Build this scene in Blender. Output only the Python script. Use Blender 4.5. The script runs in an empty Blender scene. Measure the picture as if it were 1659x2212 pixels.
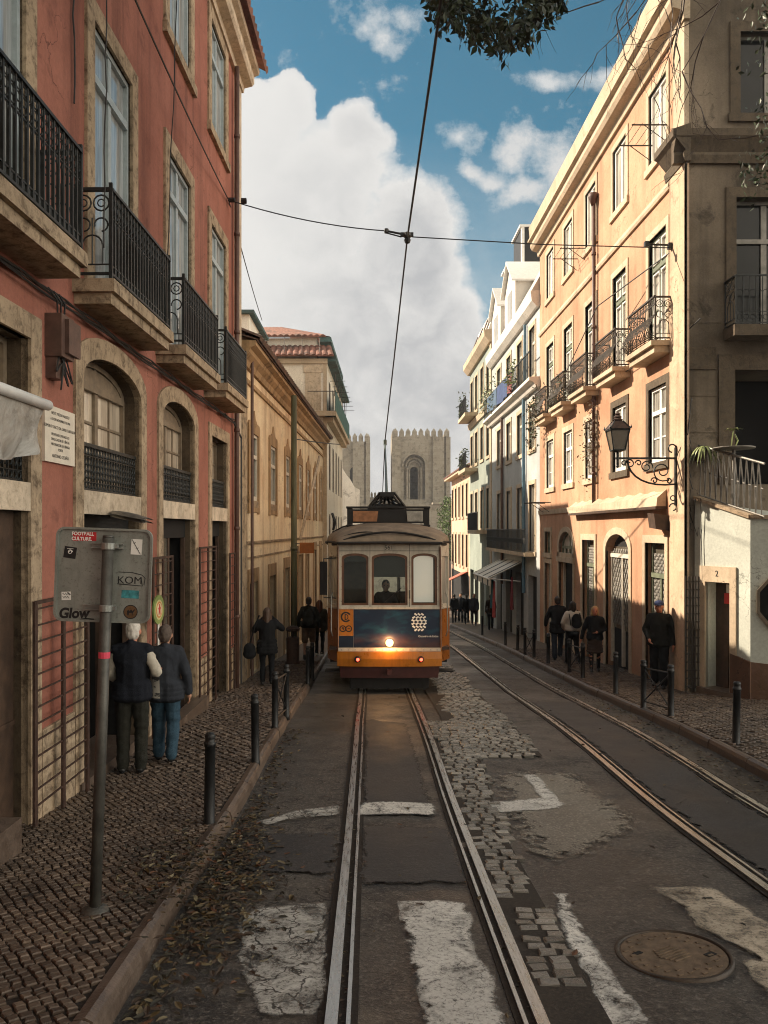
import bpy, bmesh, math, random
from mathutils import Vector, Matrix, noise
from mathutils.geometry import tessellate_polygon
R = math.radians
rnd = random.Random(7)
SC = bpy.context.scene
COL = SC.collection
F = 1725.0            # focal length in layout units (picture laid out 1659 x 2212)
CX, CY = 800.0, 1145.0  # vanishing point of the street axis and the horizon

# ------------------------------------------------------------------ ground profile (metres ahead -> height)
_GP = [(-40, 0.9), (-12, -1.05), (0, -2.10), (4, -2.47), (8, -2.82), (10.5, -2.91), (12, -3.0), (14, -3.16), (16.8, -3.4), (21.5, -3.70),
       (28, -4.12), (46, -5.5), (90, -8.6), (220, -13)]
def _lin(d):
    for (a, za), (b, zb) in zip(_GP, _GP[1:]):
        if d <= b:
            return za + (zb - za) * (d - a) / (b - a)
    return _GP[-1][1]
def gz(d):
    return sum(_lin(d + k * .25) for k in range(-4, 5)) / 9
PAVE = 0.12
def px_at(x, d): return CX + x * F / d
def P(px, py, d): return Vector(((px - CX) * d / F, d, (CY - py) * d / F))
def d_at(py, lift=0.0, lo=2.0, hi=80.0):     # distance at which the ground (raised by lift) shows at picture height py
    for _ in range(50):
        m = (lo + hi) / 2
        if CY - (gz(m) + lift) * F / m > py: lo = m
        else: hi = m
    return (lo + hi) / 2

# ------------------------------------------------------------------ mesh builder
class MB:
    def __init__(s): s.v, s.f, s.m = [], [], []
    def add(s, vs, fs, mi=0):
        o = len(s.v); s.v += [tuple(p) for p in vs]
        for f in fs: s.f.append(tuple(i + o for i in f)); s.m.append(mi)
    def quad(s, a, b, c, d, mi=0): s.add([a, b, c, d], [(0, 1, 2, 3)], mi)
    def hexa(s, c, mi=0):   # 8 corners: bottom ring 0-3, top ring 4-7
        s.add(c, [(3, 2, 1, 0), (4, 5, 6, 7), (0, 1, 5, 4), (1, 2, 6, 5), (2, 3, 7, 6), (3, 0, 4, 7)], mi)
    def box(s, x0, x1, y0, y1, z0, z1, mi=0):
        s.hexa([(x0, y0, z0), (x1, y0, z0), (x1, y1, z0), (x0, y1, z0), (x0, y0, z1), (x1, y0, z1), (x1, y1, z1), (x0, y1, z1)], mi)
    def fbox(s, fr, u0, u1, v0, v1, w0, w1, mi=0):
        p = fr.pt
        s.hexa([p(u0, v0, w0), p(u1, v0, w0), p(u1, v0, w1), p(u0, v0, w1), p(u0, v1, w0), p(u1, v1, w0), p(u1, v1, w1), p(u0, v1, w1)], mi)
    def tube(s, pts, r, n=6, mi=0, caps=True):
        pts = [Vector(p) for p in pts]
        rs = r if isinstance(r, (list, tuple)) else [r] * len(pts)
        up = Vector((0, 0, 1)); rings = []
        t0 = (pts[1] - pts[0]).normalized()
        a = t0.cross(up)
        if a.length < 1e-3: a = t0.cross(Vector((1, 0, 0)))
        a.normalize()
        for i, p in enumerate(pts):
            if i == 0: t = pts[1] - pts[0]
            elif i == len(pts) - 1: t = pts[-1] - pts[-2]
            else: t = (pts[i + 1] - pts[i]).normalized() + (pts[i] - pts[i - 1]).normalized()
            if t.length < 1e-9: t = t0
            t = t.normalized()
            a = a - t * a.dot(t)
            if a.length < 1e-4: a = t.orthogonal()
            a.normalize(); b = t.cross(a)
            rings.append([p + (a * math.cos(2 * math.pi * k / n) + b * math.sin(2 * math.pi * k / n)) * rs[i] for k in range(n)])
        vs = [q for rg in rings for q in rg]; fs = []
        for i in range(len(rings) - 1):
            for k in range(n):
                fs.append((i * n + k, i * n + (k + 1) % n, (i + 1) * n + (k + 1) % n, (i + 1) * n + k))
        if caps:
            fs.append(tuple(reversed(range(n)))); fs.append(tuple(range((len(rings) - 1) * n, len(rings) * n)))
        s.add(vs, fs, mi)
    def lathe(s, prof, o=(0, 0, 0), n=16, mi=0, axis='z'):
        o = Vector(o); vs = []; fs = []
        for r, z in prof:
            for k in range(n):
                c, q = math.cos(2 * math.pi * k / n), math.sin(2 * math.pi * k / n)
                if axis == 'z': vs.append(o + Vector((r * c, r * q, z)))
                elif axis == 'y': vs.append(o + Vector((r * c, z, r * q)))
                else: vs.append(o + Vector((z, r * c, r * q)))
        m = len(prof)
        for i in range(m - 1):
            for k in range(n): fs.append((i * n + k, i * n + (k + 1) % n, (i + 1) * n + (k + 1) % n, (i + 1) * n + k))
        fs.append(tuple(reversed(range(n)))); fs.append(tuple(range((m - 1) * n, m * n)))
        s.add(vs, fs, mi)
    def prism(s, poly, fr, w0, w1, mi=0):       # polygon in facade (u, v) extruded along its normal
        n = len(poly)
        a = [fr.pt(u, v, w0) for u, v in poly]; b = [fr.pt(u, v, w1) for u, v in poly]
        tri = tessellate_polygon([[Vector((u, v, 0)) for u, v in poly]])
        fs = [tuple(i + n for i in t) for t in tri] + [tuple(reversed(t)) for t in tri]
        fs += [(i, (i + 1) % n, n + (i + 1) % n, n + i) for i in range(n)]
        s.add(a + b, fs, mi)
    def ring(s, inner, outer, fr, w0, w1, mi=0, closed=False):   # strip between two outlines of equal length
        n = len(inner); vs = []
        for i in range(n):
            vs += [fr.pt(*inner[i], w0), fr.pt(*inner[i], w1), fr.pt(*outer[i], w1), fr.pt(*outer[i], w0)]
        fs = []
        for i in range(n if closed else n - 1):
            a, b = i * 4, ((i + 1) % n) * 4
            for k in range(4): fs.append((a + k, b + k, b + (k + 1) % 4, a + (k + 1) % 4))
        if not closed: fs += [(3, 2, 1, 0), tuple((n - 1) * 4 + k for k in range(4))]
        s.add(vs, fs, mi)
    def build(s, name, mats, parent=None, smooth=False, loc=None):
        me = bpy.data.meshes.new(name)
        vs = s.v
        if loc is not None: vs = [(a - loc[0], b - loc[1], c - loc[2]) for a, b, c in vs]
        me.from_pydata(vs, [], s.f)
        if not isinstance(mats, (list, tuple)): mats = [mats]
        for m in mats: me.materials.append(m)
        if len(mats) > 1: me.polygons.foreach_set('material_index', s.m)
        if smooth: me.polygons.foreach_set('use_smooth', [True] * len(s.f))
        bm = bmesh.new(); bm.from_mesh(me); bmesh.ops.recalc_face_normals(bm, faces=bm.faces); bm.to_mesh(me); bm.free()
        me.update()
        o = bpy.data.objects.new(name, me); COL.objects.link(o)
        if loc is not None: o.location = loc
        if parent is not None: o.parent = parent
        return o

class Fr:      # facade frame: u runs along the wall, v up, w out of the wall
    def __init__(s, o, du, n):
        s.o = Vector((o[0], o[1], 0)); s.du = Vector((du[0], du[1], 0)); s.n = Vector((n[0], n[1], 0)).normalized()
    def pt(s, u, v, w=0.0): return s.o + s.du * u + s.n * w + Vector((0, 0, v))
    def u(s, px, w=0.0):      # u at which the wall (w out) shows at picture column px
        k = (px - CX) / F; o = s.o + s.n * w
        return (k * o.y - o.x) / (s.du.x - k * s.du.y)
    def v(s, px, py, w=0.0):
        q = s.pt(s.u(px, w), 0, w); return (CY - py) * q.y / F

def tag(o, label=None, cat=None, group=None, kind=None):
    if label: o['label'] = label
    if cat: o['category'] = cat
    if group: o['group'] = group
    if kind: o['kind'] = kind
    return o
def thing(name, label, cat, loc=(0, 0, 0), rz=0, group=None):
    o = bpy.data.objects.new(name, None); COL.objects.link(o); o.location = loc; o.rotation_euler = (0, 0, rz); o.empty_display_size = .2
    return tag(o, label, cat, group)
def copy_tree(o, parent=None):
    c = o.copy(); COL.objects.link(c)
    if parent is not None: c.parent = parent
    for ch in list(o.children): copy_tree(ch, c)
    return c

def lettering(name, s, size, mat, loc, rot, parent=None, align='CENTER', extr=.001, sx=1, space=1.0, shear=0, bold=0):
    cu = bpy.data.curves.new(name, 'FONT'); cu.body = s; cu.size = size; cu.align_x = align; cu.align_y = 'CENTER'; cu.extrude = extr
    cu.space_line = space; cu.shear = shear; cu.offset = bold
    t = bpy.data.objects.new(name, cu); COL.objects.link(t)
    dg = bpy.context.evaluated_depsgraph_get(); dg.update()
    me = bpy.data.meshes.new_from_object(t.evaluated_get(dg))
    bpy.data.objects.remove(t); bpy.data.curves.remove(cu)
    me.materials.clear(); me.materials.append(mat)
    o = bpy.data.objects.new(name, me); COL.objects.link(o)
    o.location = loc; o.rotation_euler = rot; o.scale = (sx, 1, 1)
    if parent is not None: o.parent = parent
    return o

# ------------------------------------------------------------------ materials
class NT:
    def __init__(s, name):
        s.m = bpy.data.materials.new(name); s.m.use_nodes = True; s.t = s.m.node_tree; s.t.nodes.clear()
        s.out = s.n('ShaderNodeOutputMaterial'); s.co = None
    def n(s, typ, **kw):
        x = s.t.nodes.new(typ)
        for k, v in kw.items():
            if k.startswith('i_'): x.inputs[k[2:].replace('_', ' ')].default_value = v
            else: setattr(x, k, v)
        return x
    def l(s, a, b): s.t.links.new(a, b)
    def coord(s):
        if s.co is None: s.co = s.n('ShaderNodeNewGeometry').outputs['Position']
        return s.co
    def obj(s):
        return s.n('ShaderNodeTexCoord').outputs['Object']
    def map(s, scale=(1, 1, 1), src=None, rot=(0, 0, 0)):
        m = s.n('ShaderNodeMapping'); m.inputs['Scale'].default_value = scale; m.inputs['Rotation'].default_value = rot
        s.l(src or s.coord(), m.inputs['Vector']); return m.outputs[0]
    def noise(s, scale, detail=4, rough=.6, vec=None, dist=0):
        x = s.n('ShaderNodeTexNoise'); x.inputs['Scale'].default_value = scale; x.inputs['Detail'].default_value = detail
        x.inputs['Roughness'].default_value = rough; x.inputs['Distortion'].default_value = dist
        s.l(vec or s.coord(), x.inputs['Vector']); return x.outputs['Fac']
    def ramp(s, src, a, b, lo=0, hi=1):
        x = s.n('ShaderNodeMapRange'); x.inputs[1].default_value = a; x.inputs[2].default_value = b
        x.inputs[3].default_value = lo; x.inputs[4].default_value = hi; s.l(src, x.inputs[0]); return x.outputs[0]
    def math(s, op, a, b):
        x = s.n('ShaderNodeMath', operation=op)
        for i, q in enumerate((a, b)):
            if isinstance(q, (int, float)): x.inputs[i].default_value = q
            else: s.l(q, x.inputs[i])
        return x.outputs[0]
    def mix(s, fac, a, b, blend='MIX'):
        x = s.n('ShaderNodeMix', data_type='RGBA', blend_type=blend)
        for i, q in ((0, fac), (6, a), (7, b)):
            if isinstance(q, (int, float)): x.inputs[i].default_value = q
            elif isinstance(q, tuple): x.inputs[i].default_value = q if len(q) == 4 else (*q, 1)
            else: s.l(q, x.inputs[i])
        return x.outputs[2]
    def bsdf(s, col, rough=.7, metal=0, bump=None, bstr=.3, bdist=.02, spec=None, **kw):
        b = s.n('ShaderNodeBsdfPrincipled')
        for key, q in (('Base Color', col), ('Roughness', rough), ('Metallic', metal)):
            if isinstance(q, (int, float)): b.inputs[key].default_value = q
            elif isinstance(q, tuple): b.inputs[key].default_value = q if len(q) == 4 else (*q, 1)
            else: s.l(q, b.inputs[key])
        if spec is not None: b.inputs['Specular IOR Level'].default_value = spec
        if bump is not None:
            x = s.n('ShaderNodeBump'); x.inputs['Strength'].default_value = bstr; x.inputs['Distance'].default_value = bdist
            s.l(bump, x.inputs['Height']); s.l(x.outputs[0], b.inputs['Normal'])
        for k, v in kw.items(): b.inputs[k].default_value = v
        return b
    def done(s, b): s.l(b.outputs[0], s.out.inputs[0]); return s.m

def flat(name, col, rough=.6, metal=0, var=.25, scale=6, bump=.15, spec=None):
    """paint, cloth or metal with faint unevenness and a fine bump"""
    t = NT(name); f = t.noise(scale, 5); f2 = t.noise(scale * 9, 3)
    c = t.mix(t.ramp(f, .3, .7), tuple(k * (1 - var) for k in col), tuple(min(1, k * (1 + var)) for k in col))
    return t.done(t.bsdf(c, rough, metal, f2, bump, .01, spec))

def plaster(name, col, dark, amt=.5, streak=.4, bump=.35, scale=1.0, light=None, fade=.35):
    """rendered wall: cloudy fading, rain streaks, pitted grain, patches where the paint has flaked"""
    t = NT(name)
    cloud = t.noise(.55 * scale, 6, .62); fine = t.noise(22, 4, .65)
    st = t.noise(1.0, 5, .6, t.map((2.4 * scale, 2.4 * scale, .16 * scale)))
    pit = t.noise(95, 2, .5)
    c = t.mix(t.ramp(cloud, .3, .72), tuple(k * (1 - fade * .6) for k in col), tuple(min(1, k * (1 + fade * .5)) for k in (light or col)))
    c = t.mix(t.ramp(st, .5, .74, 0, streak), c, dark)
    patch = t.noise(1.7 * scale, 8, .7, None, .6)
    c = t.mix(t.ramp(patch, .57, .66, 0, amt), c, tuple(k * .75 for k in dark))
    rep = t.noise(.9 * scale, 3, .45, t.map((1, 1, 1.4)), .3)
    c = t.mix(t.ramp(rep, .62, .635, 0, .28), c, tuple(min(1, k * 1.25 + .03) for k in col))
    vor = t.n('ShaderNodeTexVoronoi', feature='DISTANCE_TO_EDGE'); vor.inputs['Scale'].default_value = .8
    dd = t.n('ShaderNodeVectorMath', operation='ADD'); wn_ = t.n('ShaderNodeTexNoise'); wn_.inputs['Scale'].default_value = 2.6; wn_.inputs['Detail'].default_value = 7; t.l(t.coord(), wn_.inputs['Vector'])
    t.l(t.coord(), dd.inputs[0]); t.l(wn_.outputs['Color'], dd.inputs[1]); t.l(dd.outputs[0], vor.inputs['Vector'])
    crack = t.math('MULTIPLY', t.ramp(vor.outputs['Distance'], 0, .008, 1, 0), t.ramp(cloud, .52, .6))
    c = t.mix(t.math('MULTIPLY', crack, .7), c, tuple(k * .35 for k in dark))
    c = t.mix(t.ramp(fine, .35, .75, 0, .22), c, (0.03, .025, .02))
    h = t.math('SUBTRACT', t.math('ADD', t.math('MULTIPLY', fine, .7), t.math('MULTIPLY', pit, .4)), crack)
    return t.done(t.bsdf(c, .88, 0, h, bump, .015, .25))

def stone(name, col, dark, amt=.7, scale=1.0, bump=.5):
    """pitted limestone trim with black weathering"""
    t = NT(name)
    a = t.noise(2.2 * scale, 6, .68); b = t.noise(8 * scale, 7, .72, None, .4); sp = t.noise(30 * scale, 4, .7)
    st = t.noise(3.0, 4, .6, t.map((3, 3, .35)))
    c = t.mix(t.ramp(a, .3, .7), tuple(k * .72 for k in col), tuple(min(1, k * 1.2) for k in col))
    c = t.mix(t.ramp(b, .475, .66, 0, amt * .85), c, dark)
    c = t.mix(t.ramp(st, .56, .74, 0, amt * .7), c, dark)
    c = t.mix(t.ramp(sp, .58, .72, 0, .35), c, tuple(k * .5 for k in dark))
    h = t.math('ADD', b, t.math('MULTIPLY', sp, .6))
    return t.done(t.bsdf(c, .9, 0, h, bump, .02, .2))

M = {}
M['red'] = plaster('red_plaster', (.31, .112, .078), (.085, .034, .025), .36, .7, .4, 1, (.37, .155, .112))
M['redlow'] = M['red']
M['stone'] = stone('weathered_limestone', (.41, .315, .215), (.075, .050, .032), .95)
M['stone2'] = stone('clean_limestone', (.60, .50, .38), (.16, .115, .07), .55)
M['stonecol'] = stone('sooty_limestone', (.40, .31, .21), (.03, .022, .016), .95, .8)
M['yellow'] = plaster('ochre_plaster', (.86, .63, .40), (.27, .15, .08), .32, .6, .3, 1, (.92, .76, .55))
M['yellowdirt'] = plaster('rain_stained_plaster', (.47, .32, .18), (.085, .055, .03), .55, .8, .4, 1.3)
M['peach'] = plaster('peach_plaster', (.50, .275, .165), (.26, .135, .08), .28, .5, .3, 1, (.56, .345, .225), .32)
M['peachtrim'] = plaster('cream_trim', (.56, .455, .33), (.24, .175, .11), .3, .5, .3)
M['corner'] = plaster('corner_stone', (.58, .43, .30), (.22, .14, .09), .45, .55, .5, 2)
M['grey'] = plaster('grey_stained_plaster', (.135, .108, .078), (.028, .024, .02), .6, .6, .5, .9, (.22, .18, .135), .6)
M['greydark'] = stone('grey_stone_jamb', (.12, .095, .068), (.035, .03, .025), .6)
M['whitewall'] = plaster('white_limewash', (.54, .57, .51), (.32, .32, .27), .12, .25, .3, 1)
M['dado'] = plaster('brown_dado', (.125, .068, .042), (.04, .025, .018), .5, .5, .4, 2)
M['cream'] = plaster('cream_plaster', (.88, .82, .72), (.45, .36, .25), .2, .4, .2)
M['bluewall'] = plaster('blue_grey_plaster', (.47, .49, .49), (.30, .31, .31), .12, .3, .2)
M['greenwall'] = plaster('green_tiled_wall', (.30, .345, .305), (.19, .22, .19), .15, .3, .2)
M['whitehouse'] = plaster('white_house_plaster', (.76, .73, .67), (.46, .42, .36), .12, .3, .2)
M['pinkwall'] = plaster('pale_pink_plaster', (.72, .50, .36), (.5, .34, .24), .12, .3, .2)
M['iron'] = flat('black_wrought_iron', (.017, .02, .02), .5, .3, .4, 12, .3)
M['iron2'] = flat('grey_wrought_iron', (.05, .042, .035), .6, .3, .3, 12, .3)
M['rust'] = flat('rust_brown_iron', (.05, .026, .018), .7, .2, .5, 15, .4)
M['wood'] = flat('dark_brown_wood', (.06, .035, .022), .6, 0, .4, 8, .3)
M['greenwood'] = flat('faded_green_wood', (.13, .15, .10), .6, 0, .3, 8, .3)
M['whitewood'] = flat('off_white_window_paint', (.62, .58, .49), .5, 0, .15, 10, .2)
M['bluewood'] = flat('grey_blue_window_paint', (.36, .42, .44), .45, 0, .15, 10, .2)
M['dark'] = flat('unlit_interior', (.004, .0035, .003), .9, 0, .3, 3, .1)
M['zinc'] = flat('old_zinc', (.20, .19, .17), .5, .4, .35, 5, .3)
M['pipe'] = flat('brown_downpipe', (.10, .055, .042), .55, .1, .3, 8, .2)
M['cable'] = flat('black_cable', (.012, .012, .012), .6, 0, .1, 5, 0)
M['black'] = flat('black_paint', (.007, .0075, .008), .5, 0, .3, 10, .2)
M['white'] = flat('white_paint', (.78, .77, .73), .5, 0, .08, 8, .1)
M['chrome'] = flat('grey_galvanised_steel', (.27, .28, .26), .45, .55, .25, 6, .2)

def tile_mat(name, col):
    t = NT(name); a = t.noise(5, 5, .7); b = t.noise(1.1, 5, .65); f = t.noise(40, 3)
    c = t.mix(t.ramp(a, .3, .7), tuple(k * .6 for k in col), tuple(k * 1.35 for k in col))
    c = t.mix(t.ramp(b, .5, .66, 0, .75), c, (.045, .038, .03))
    return t.done(t.bsdf(c, .85, 0, f, .4, .01))
M['tile'] = tile_mat('clay_roof_tile', (.23, .105, .075))
M['tiledark'] = tile_mat('mossy_roof_tile', (.11, .062, .042))
M['tileteal'] = tile_mat('green_grey_roof_edge', (.06, .12, .12))

def glass_mat(name, tint=(.02, .022, .024), rough=.06, curtain_or_sky=None):
    """window pane: reflecting glass in front of a dim room or a pale curtain"""
    t = NT(name); w = t.noise(1.4, 2, .5)
    c = tint
    if curtain_or_sky:
        f = t.noise(1.0, 4, .6, t.map((9, 9, .8)))
        c = t.mix(t.ramp(f, .35, .65), tuple(k * .5 for k in curtain_or_sky), tuple(min(1, k * 1.12) for k in curtain_or_sky))
    b = t.bsdf(c, rough, 0, w, .10, .08, 1.0); b.inputs['IOR'].default_value = 2.1; return t.done(b)
M['glass'] = glass_mat('window_glass', (.05, .055, .06))
M['glasssky'] = glass_mat('glass_over_net_curtain', curtain_or_sky=(.42, .45, .46), rough=.07)  # pale blue-grey base paints in the sky reflection of these panes
M['stonedark'] = stone('sooty_reveal_stone', (.095, .070, .046), (.02, .014, .01), .8)  # darker tone than the trim, for the reveals of the openings
M['glassdark'] = flat('dim_window_glass', (.010, .011, .011), .12, 0, .2, 2, 0)
M['glasscur'] = glass_mat('glass_over_curtain', curtain_or_sky=(.60, .57, .50))
M['glasslace'] = glass_mat('glass_over_lace', curtain_or_sky=(.62, .52, .40), rough=.15)
M['glassgrey'] = glass_mat('glass_over_grey_blind', curtain_or_sky=(.40, .385, .34), rough=.15)
M['glasslit'] = glass_mat('dusty_glass', tint=(.10, .09, .07), rough=.18)

# ------------------------------------------------------------------ outlines
def rect_out(u0, u1, v0, v1): return [(u0, v0), (u0, v1), (u1, v1), (u1, v0)]
def arch_out(u0, u1, v0, v1, rise, n=12):     # legs to v1-rise, then an elliptical arch up to v1
    c, h = (u0 + u1) / 2, (u1 - u0) / 2
    return [(u0, v0)] + [(c - h * math.cos(math.pi * k / n), v1 - rise + rise * math.sin(math.pi * k / n)) for k in range(n + 1)] + [(u1, v0)]

def wall_mesh(fr, outer, holes, reveal=.22, mi=0, mb=None, rmi=None):
    """front sheet with openings and the reveals of each opening; holes: list of outlines, or (outline, depth)"""
    mb = mb or MB()
    hs = [(h if isinstance(h, tuple) else (h, reveal)) for h in holes]
    loops = [[Vector((u, v, 0)) for u, v in outer]] + [[Vector((u, v, 0)) for u, v in h] for h, _ in hs]
    flatp = [p for L in loops for p in L]
    tri = tessellate_polygon(loops)
    mb.add([fr.pt(p.x, p.y) for p in flatp], [tuple(t) for t in tri], mi)
    for h, dep in hs:
        n = len(h)
        for i in range(n):
            a, b = h[i], h[(i + 1) % n]
            mb.quad(fr.pt(*a), fr.pt(*b), fr.pt(*b, -dep), fr.pt(*a, -dep), mi if rmi is None else rmi)
    return mb

def window(fr, parent, u0, u1, v0, v1, rise=0, w=-.1, frame='bluewood', pane='glass', cols=2, transom=None, rows=1, bar=.055, sur=None, surw=.2,
           sill=True, surm='stone', name='window', surdrop=0.0, mull=.03):
    """casement: frame, stiles, transom and glazing bars in one mesh; its panes, stone surround and sill under it"""
    mb = MB()
    out = arch_out(u0, u1, v0, v1, rise) if rise else rect_out(u0, u1, v0, v1)
    def inset(k):
        return arch_out(u0 + k, u1 - k, v0, v1 - k, rise) if rise else rect_out(u0 + k, u1 - k, v0, v1 - k)
    mb.ring(inset(bar), out, fr, w - .04, w + .05)
    mb.fbox(fr, u0 + bar, u1 - bar, v0, v0 + bar * 1.5, w - .04, w + .045)
    top = v1 - (rise if rise else 0)
    vt = transom if transom else top
    if transom or rise: mb.fbox(fr, u0 + bar, u1 - bar, vt - .045, vt + .045, w - .04, w + .06)
    for c in range(1, cols):
        uc = u0 + (u1 - u0) * c / cols
        mb.fbox(fr, uc - bar * .8, uc + bar * .8, v0 + bar, (v1 - bar - .01 if (transom and not rise) else vt), w - .03, w + .04)
    n = cols
    for c in range(n):
        a, b = u0 + (u1 - u0) * c / n, u0 + (u1 - u0) * (c + 1) / n
        for r in range(1, rows):
            vv = v0 + (vt - v0) * r / rows
            mb.fbox(fr, a + bar, b - bar, vv - mull / 2, vv + mull / 2, w - .02, w + .025)
        if rows > 2:
            mb.fbox(fr, (a + b) / 2 - mull / 2, (a + b) / 2 + mull / 2, v0 + bar, vt, w - .02, w + .022)
    if rise:
        c = (u0 + u1) / 2
        mb.fbox(fr, c - mull, c + mull, vt + .045, v1 - bar, w - .03, w + .03)
    o = mb.build(name, M[frame], parent)
    pm = MB(); q = inset(bar * .5); pm.prism(q, fr, w - .02, w + .004); pm.build('pane', M[pane], o)
    if sur:
        s = sur; sm = MB()
        oo = (arch_out(u0 - surw, u1 + surw, v0 - surdrop, v1 + surw, rise + surw * .4) if rise else rect_out(u0 - surw, u1 + surw, v0 - surdrop, v1 + surw))
        ii = list(out); ii[0] = (u0, v0 - surdrop); ii[-1] = (u1, v0 - surdrop)
        sm.ring(ii, oo, fr, -.06, s); sm.build('surround', M[surm], o)
    if sill:
        sm = MB(); e = surw + .04 if sur else .06
        sm.fbox(fr, u0 - e, u1 + e, v0 - surdrop - .16, v0 - surdrop - .002, -.05, (sur or 0) + .035)
        if surdrop == 0: sm.fbox(fr, u0, u1, v0 - .03, v0, w - .05, -.052)
        sm.build('sill', M[surm], o)
    return o

def arc(c, r, a0, a1, n, fr, w):
    return [fr.pt(c[0] + r * math.cos(a0 + (a1 - a0) * k / n), c[1] + r * math.sin(a0 + (a1 - a0) * k / n), w) for k in range(n + 1)]

def corrugated(mb, a, b, up, period=.21, amp=.05, mi=0, thick=.03, steps=4, rows=1):
    """barrel-tiled slope: a-b the eave line, up the vector from eave to ridge (may be a pair for a hip)"""
    a, b = Vector(a), Vector(b); L = (b - a).length; n = max(2, int(L / period)) * steps
    ups = up if isinstance(up, (list, tuple)) and isinstance(up[0], Vector) else (up, up)
    nrm = (b - a).cross(ups[0]).normalized()
    if nrm.z < 0: nrm = -nrm
    vs = []; fs = []
    for r in range(rows + 1):
        for i in range(n + 1):
            t = i / n
            h = abs(math.sin(math.pi * i / steps)) * amp
            p = a.lerp(b, t) + (ups[0].lerp(ups[1], t)) * (r / rows)
            vs.append(p + nrm * h)
    w = n + 1
    for r in range(rows):
        for i in range(n): fs.append((r * w + i, r * w + i + 1, (r + 1) * w + i + 1, (r + 1) * w + i))
    o = len(vs)      # eave thickness
    for i in range(n + 1): vs.append(a.lerp(b, i / n) - nrm * thick)
    for i in range(n): fs.append((i + 1, i, o + i, o + i + 1))
    mb.add(vs, fs, mi)
# ------------------------------------------------------------------ road, pavements, tracks
XL0, XLB = -3.2, .0232          # left facade: x = XL0 + XLB * d (before d = 17.14)
XK_L, XK_R = -1.30, 4.52        # kerb lines
XR = 6.2                        # right facade
FL = Fr((XL0, 0), (XLB, 1), (1, -XLB))                      # red house front, u = metres ahead
FY = Fr((-3.40, 0), (.0348, 1), (1, -.0348))                # ochre house front
FC = Fr((-2.9, 0), (.0255, 1), (1, -.0255))                 # cream house front
FR = Fr((XR, 0), (0, 1), (-1, 0))                           # right-hand fronts
TX = .33                                                    # axis of the near track
TX2 = 3.42                                                  # axis of the far track
G = 1.05                                                    # rail to rail
def left_wall_x(d): return XL0 + XLB * d if d < 17.14 else -3.40 + .0348 * d

def drange(a, b, s):
    o = []; x = a
    while x < b - 1e-6: o.append(x); x += s
    o.append(b); return o

def strip(name, mat, xs_fn, ds, lift, kind='structure', noise_amp=.0):
    vs = []; fs = []
    for d in ds:
        xs = xs_fn(d)
        for x in xs:
            vs.append((x, d, gz(d) + lift + (noise.noise(Vector((x * 1.1, d * 1.1, 0))) * noise_amp)))
    w = len(xs_fn(ds[0]))
    for i in range(len(ds) - 1):
        for k in range(w - 1): fs.append((i * w + k, i * w + k + 1, (i + 1) * w + k + 1, (i + 1) * w + k))
    mb = MB(); mb.add(vs, fs); o = mb.build(name, mat, None, True); o['kind'] = kind
    return o

def asphalt():
    t = NT('old_asphalt')
    big = t.noise(.45, 5, .6); mid = t.noise(2.6, 6, .7, None, .4); grit = t.noise(110, 3, .7); fine = t.noise(320, 2, .5)
    vor = t.n('ShaderNodeTexVoronoi', feature='DISTANCE_TO_EDGE'); vor.inputs['Scale'].default_value = 2.3
    d = t.n('ShaderNodeVectorMath', operation='ADD'); t.l(t.coord(), d.inputs[0])
    nn = t.n('ShaderNodeTexNoise'); nn.inputs['Scale'].default_value = 3.5; nn.inputs['Detail'].default_value = 6; t.l(t.coord(), nn.inputs['Vector'])
    sc = t.n('ShaderNodeVectorMath', operation='SCALE'); sc.inputs['Scale'].default_value = .55; t.l(nn.outputs['Color'], sc.inputs[0]); t.l(sc.outputs[0], d.inputs[1])
    t.l(d.outputs[0], vor.inputs['Vector'])
    crack = t.math('MULTIPLY', t.ramp(vor.outputs['Distance'], .0, .018, 1, 0), t.ramp(big, .50, .56))
    c = t.mix(t.ramp(big, .35, .65), (.028, .025, .023), (.075, .065, .055))
    c = t.mix(t.ramp(mid, .48, .56, 0, .85), c, (.014, .013, .013))
    c = t.mix(t.ramp(mid, .30, .40, .5, 0), c, (.14, .118, .092))
    g2 = t.noise(34, 4, .75); g3 = t.noise(13, 5, .7)
    c = t.mix(t.ramp(g3, .48, .66, 0, .4), c, (.12, .108, .092)); c = t.mix(t.ramp(g2, .53, .66, 0, .6), c, (.24, .22, .19)); c = t.mix(t.ramp(g2, .44, .34, 0, .6), c, (.014, .012, .011))
    c = t.mix(t.ramp(grit, .50, .72, 0, .45), c, (.20, .18, .15))
    c = t.mix(t.ramp(fine, .60, .78, 0, .35), c, (.016, .014, .013))
    c = t.mix(crack, c, (.010, .009, .008))
    rough = t.ramp(big, .38, .62, .30, .72)
    h = t.math('SUBTRACT', t.math('ADD', t.math('MULTIPLY', g2, 1.1), t.math('MULTIPLY', mid, 1.5)), t.math('MULTIPLY', crack, .8))
    return t.done(t.bsdf(c, rough, 0, h, .55, .018, .4))
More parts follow.
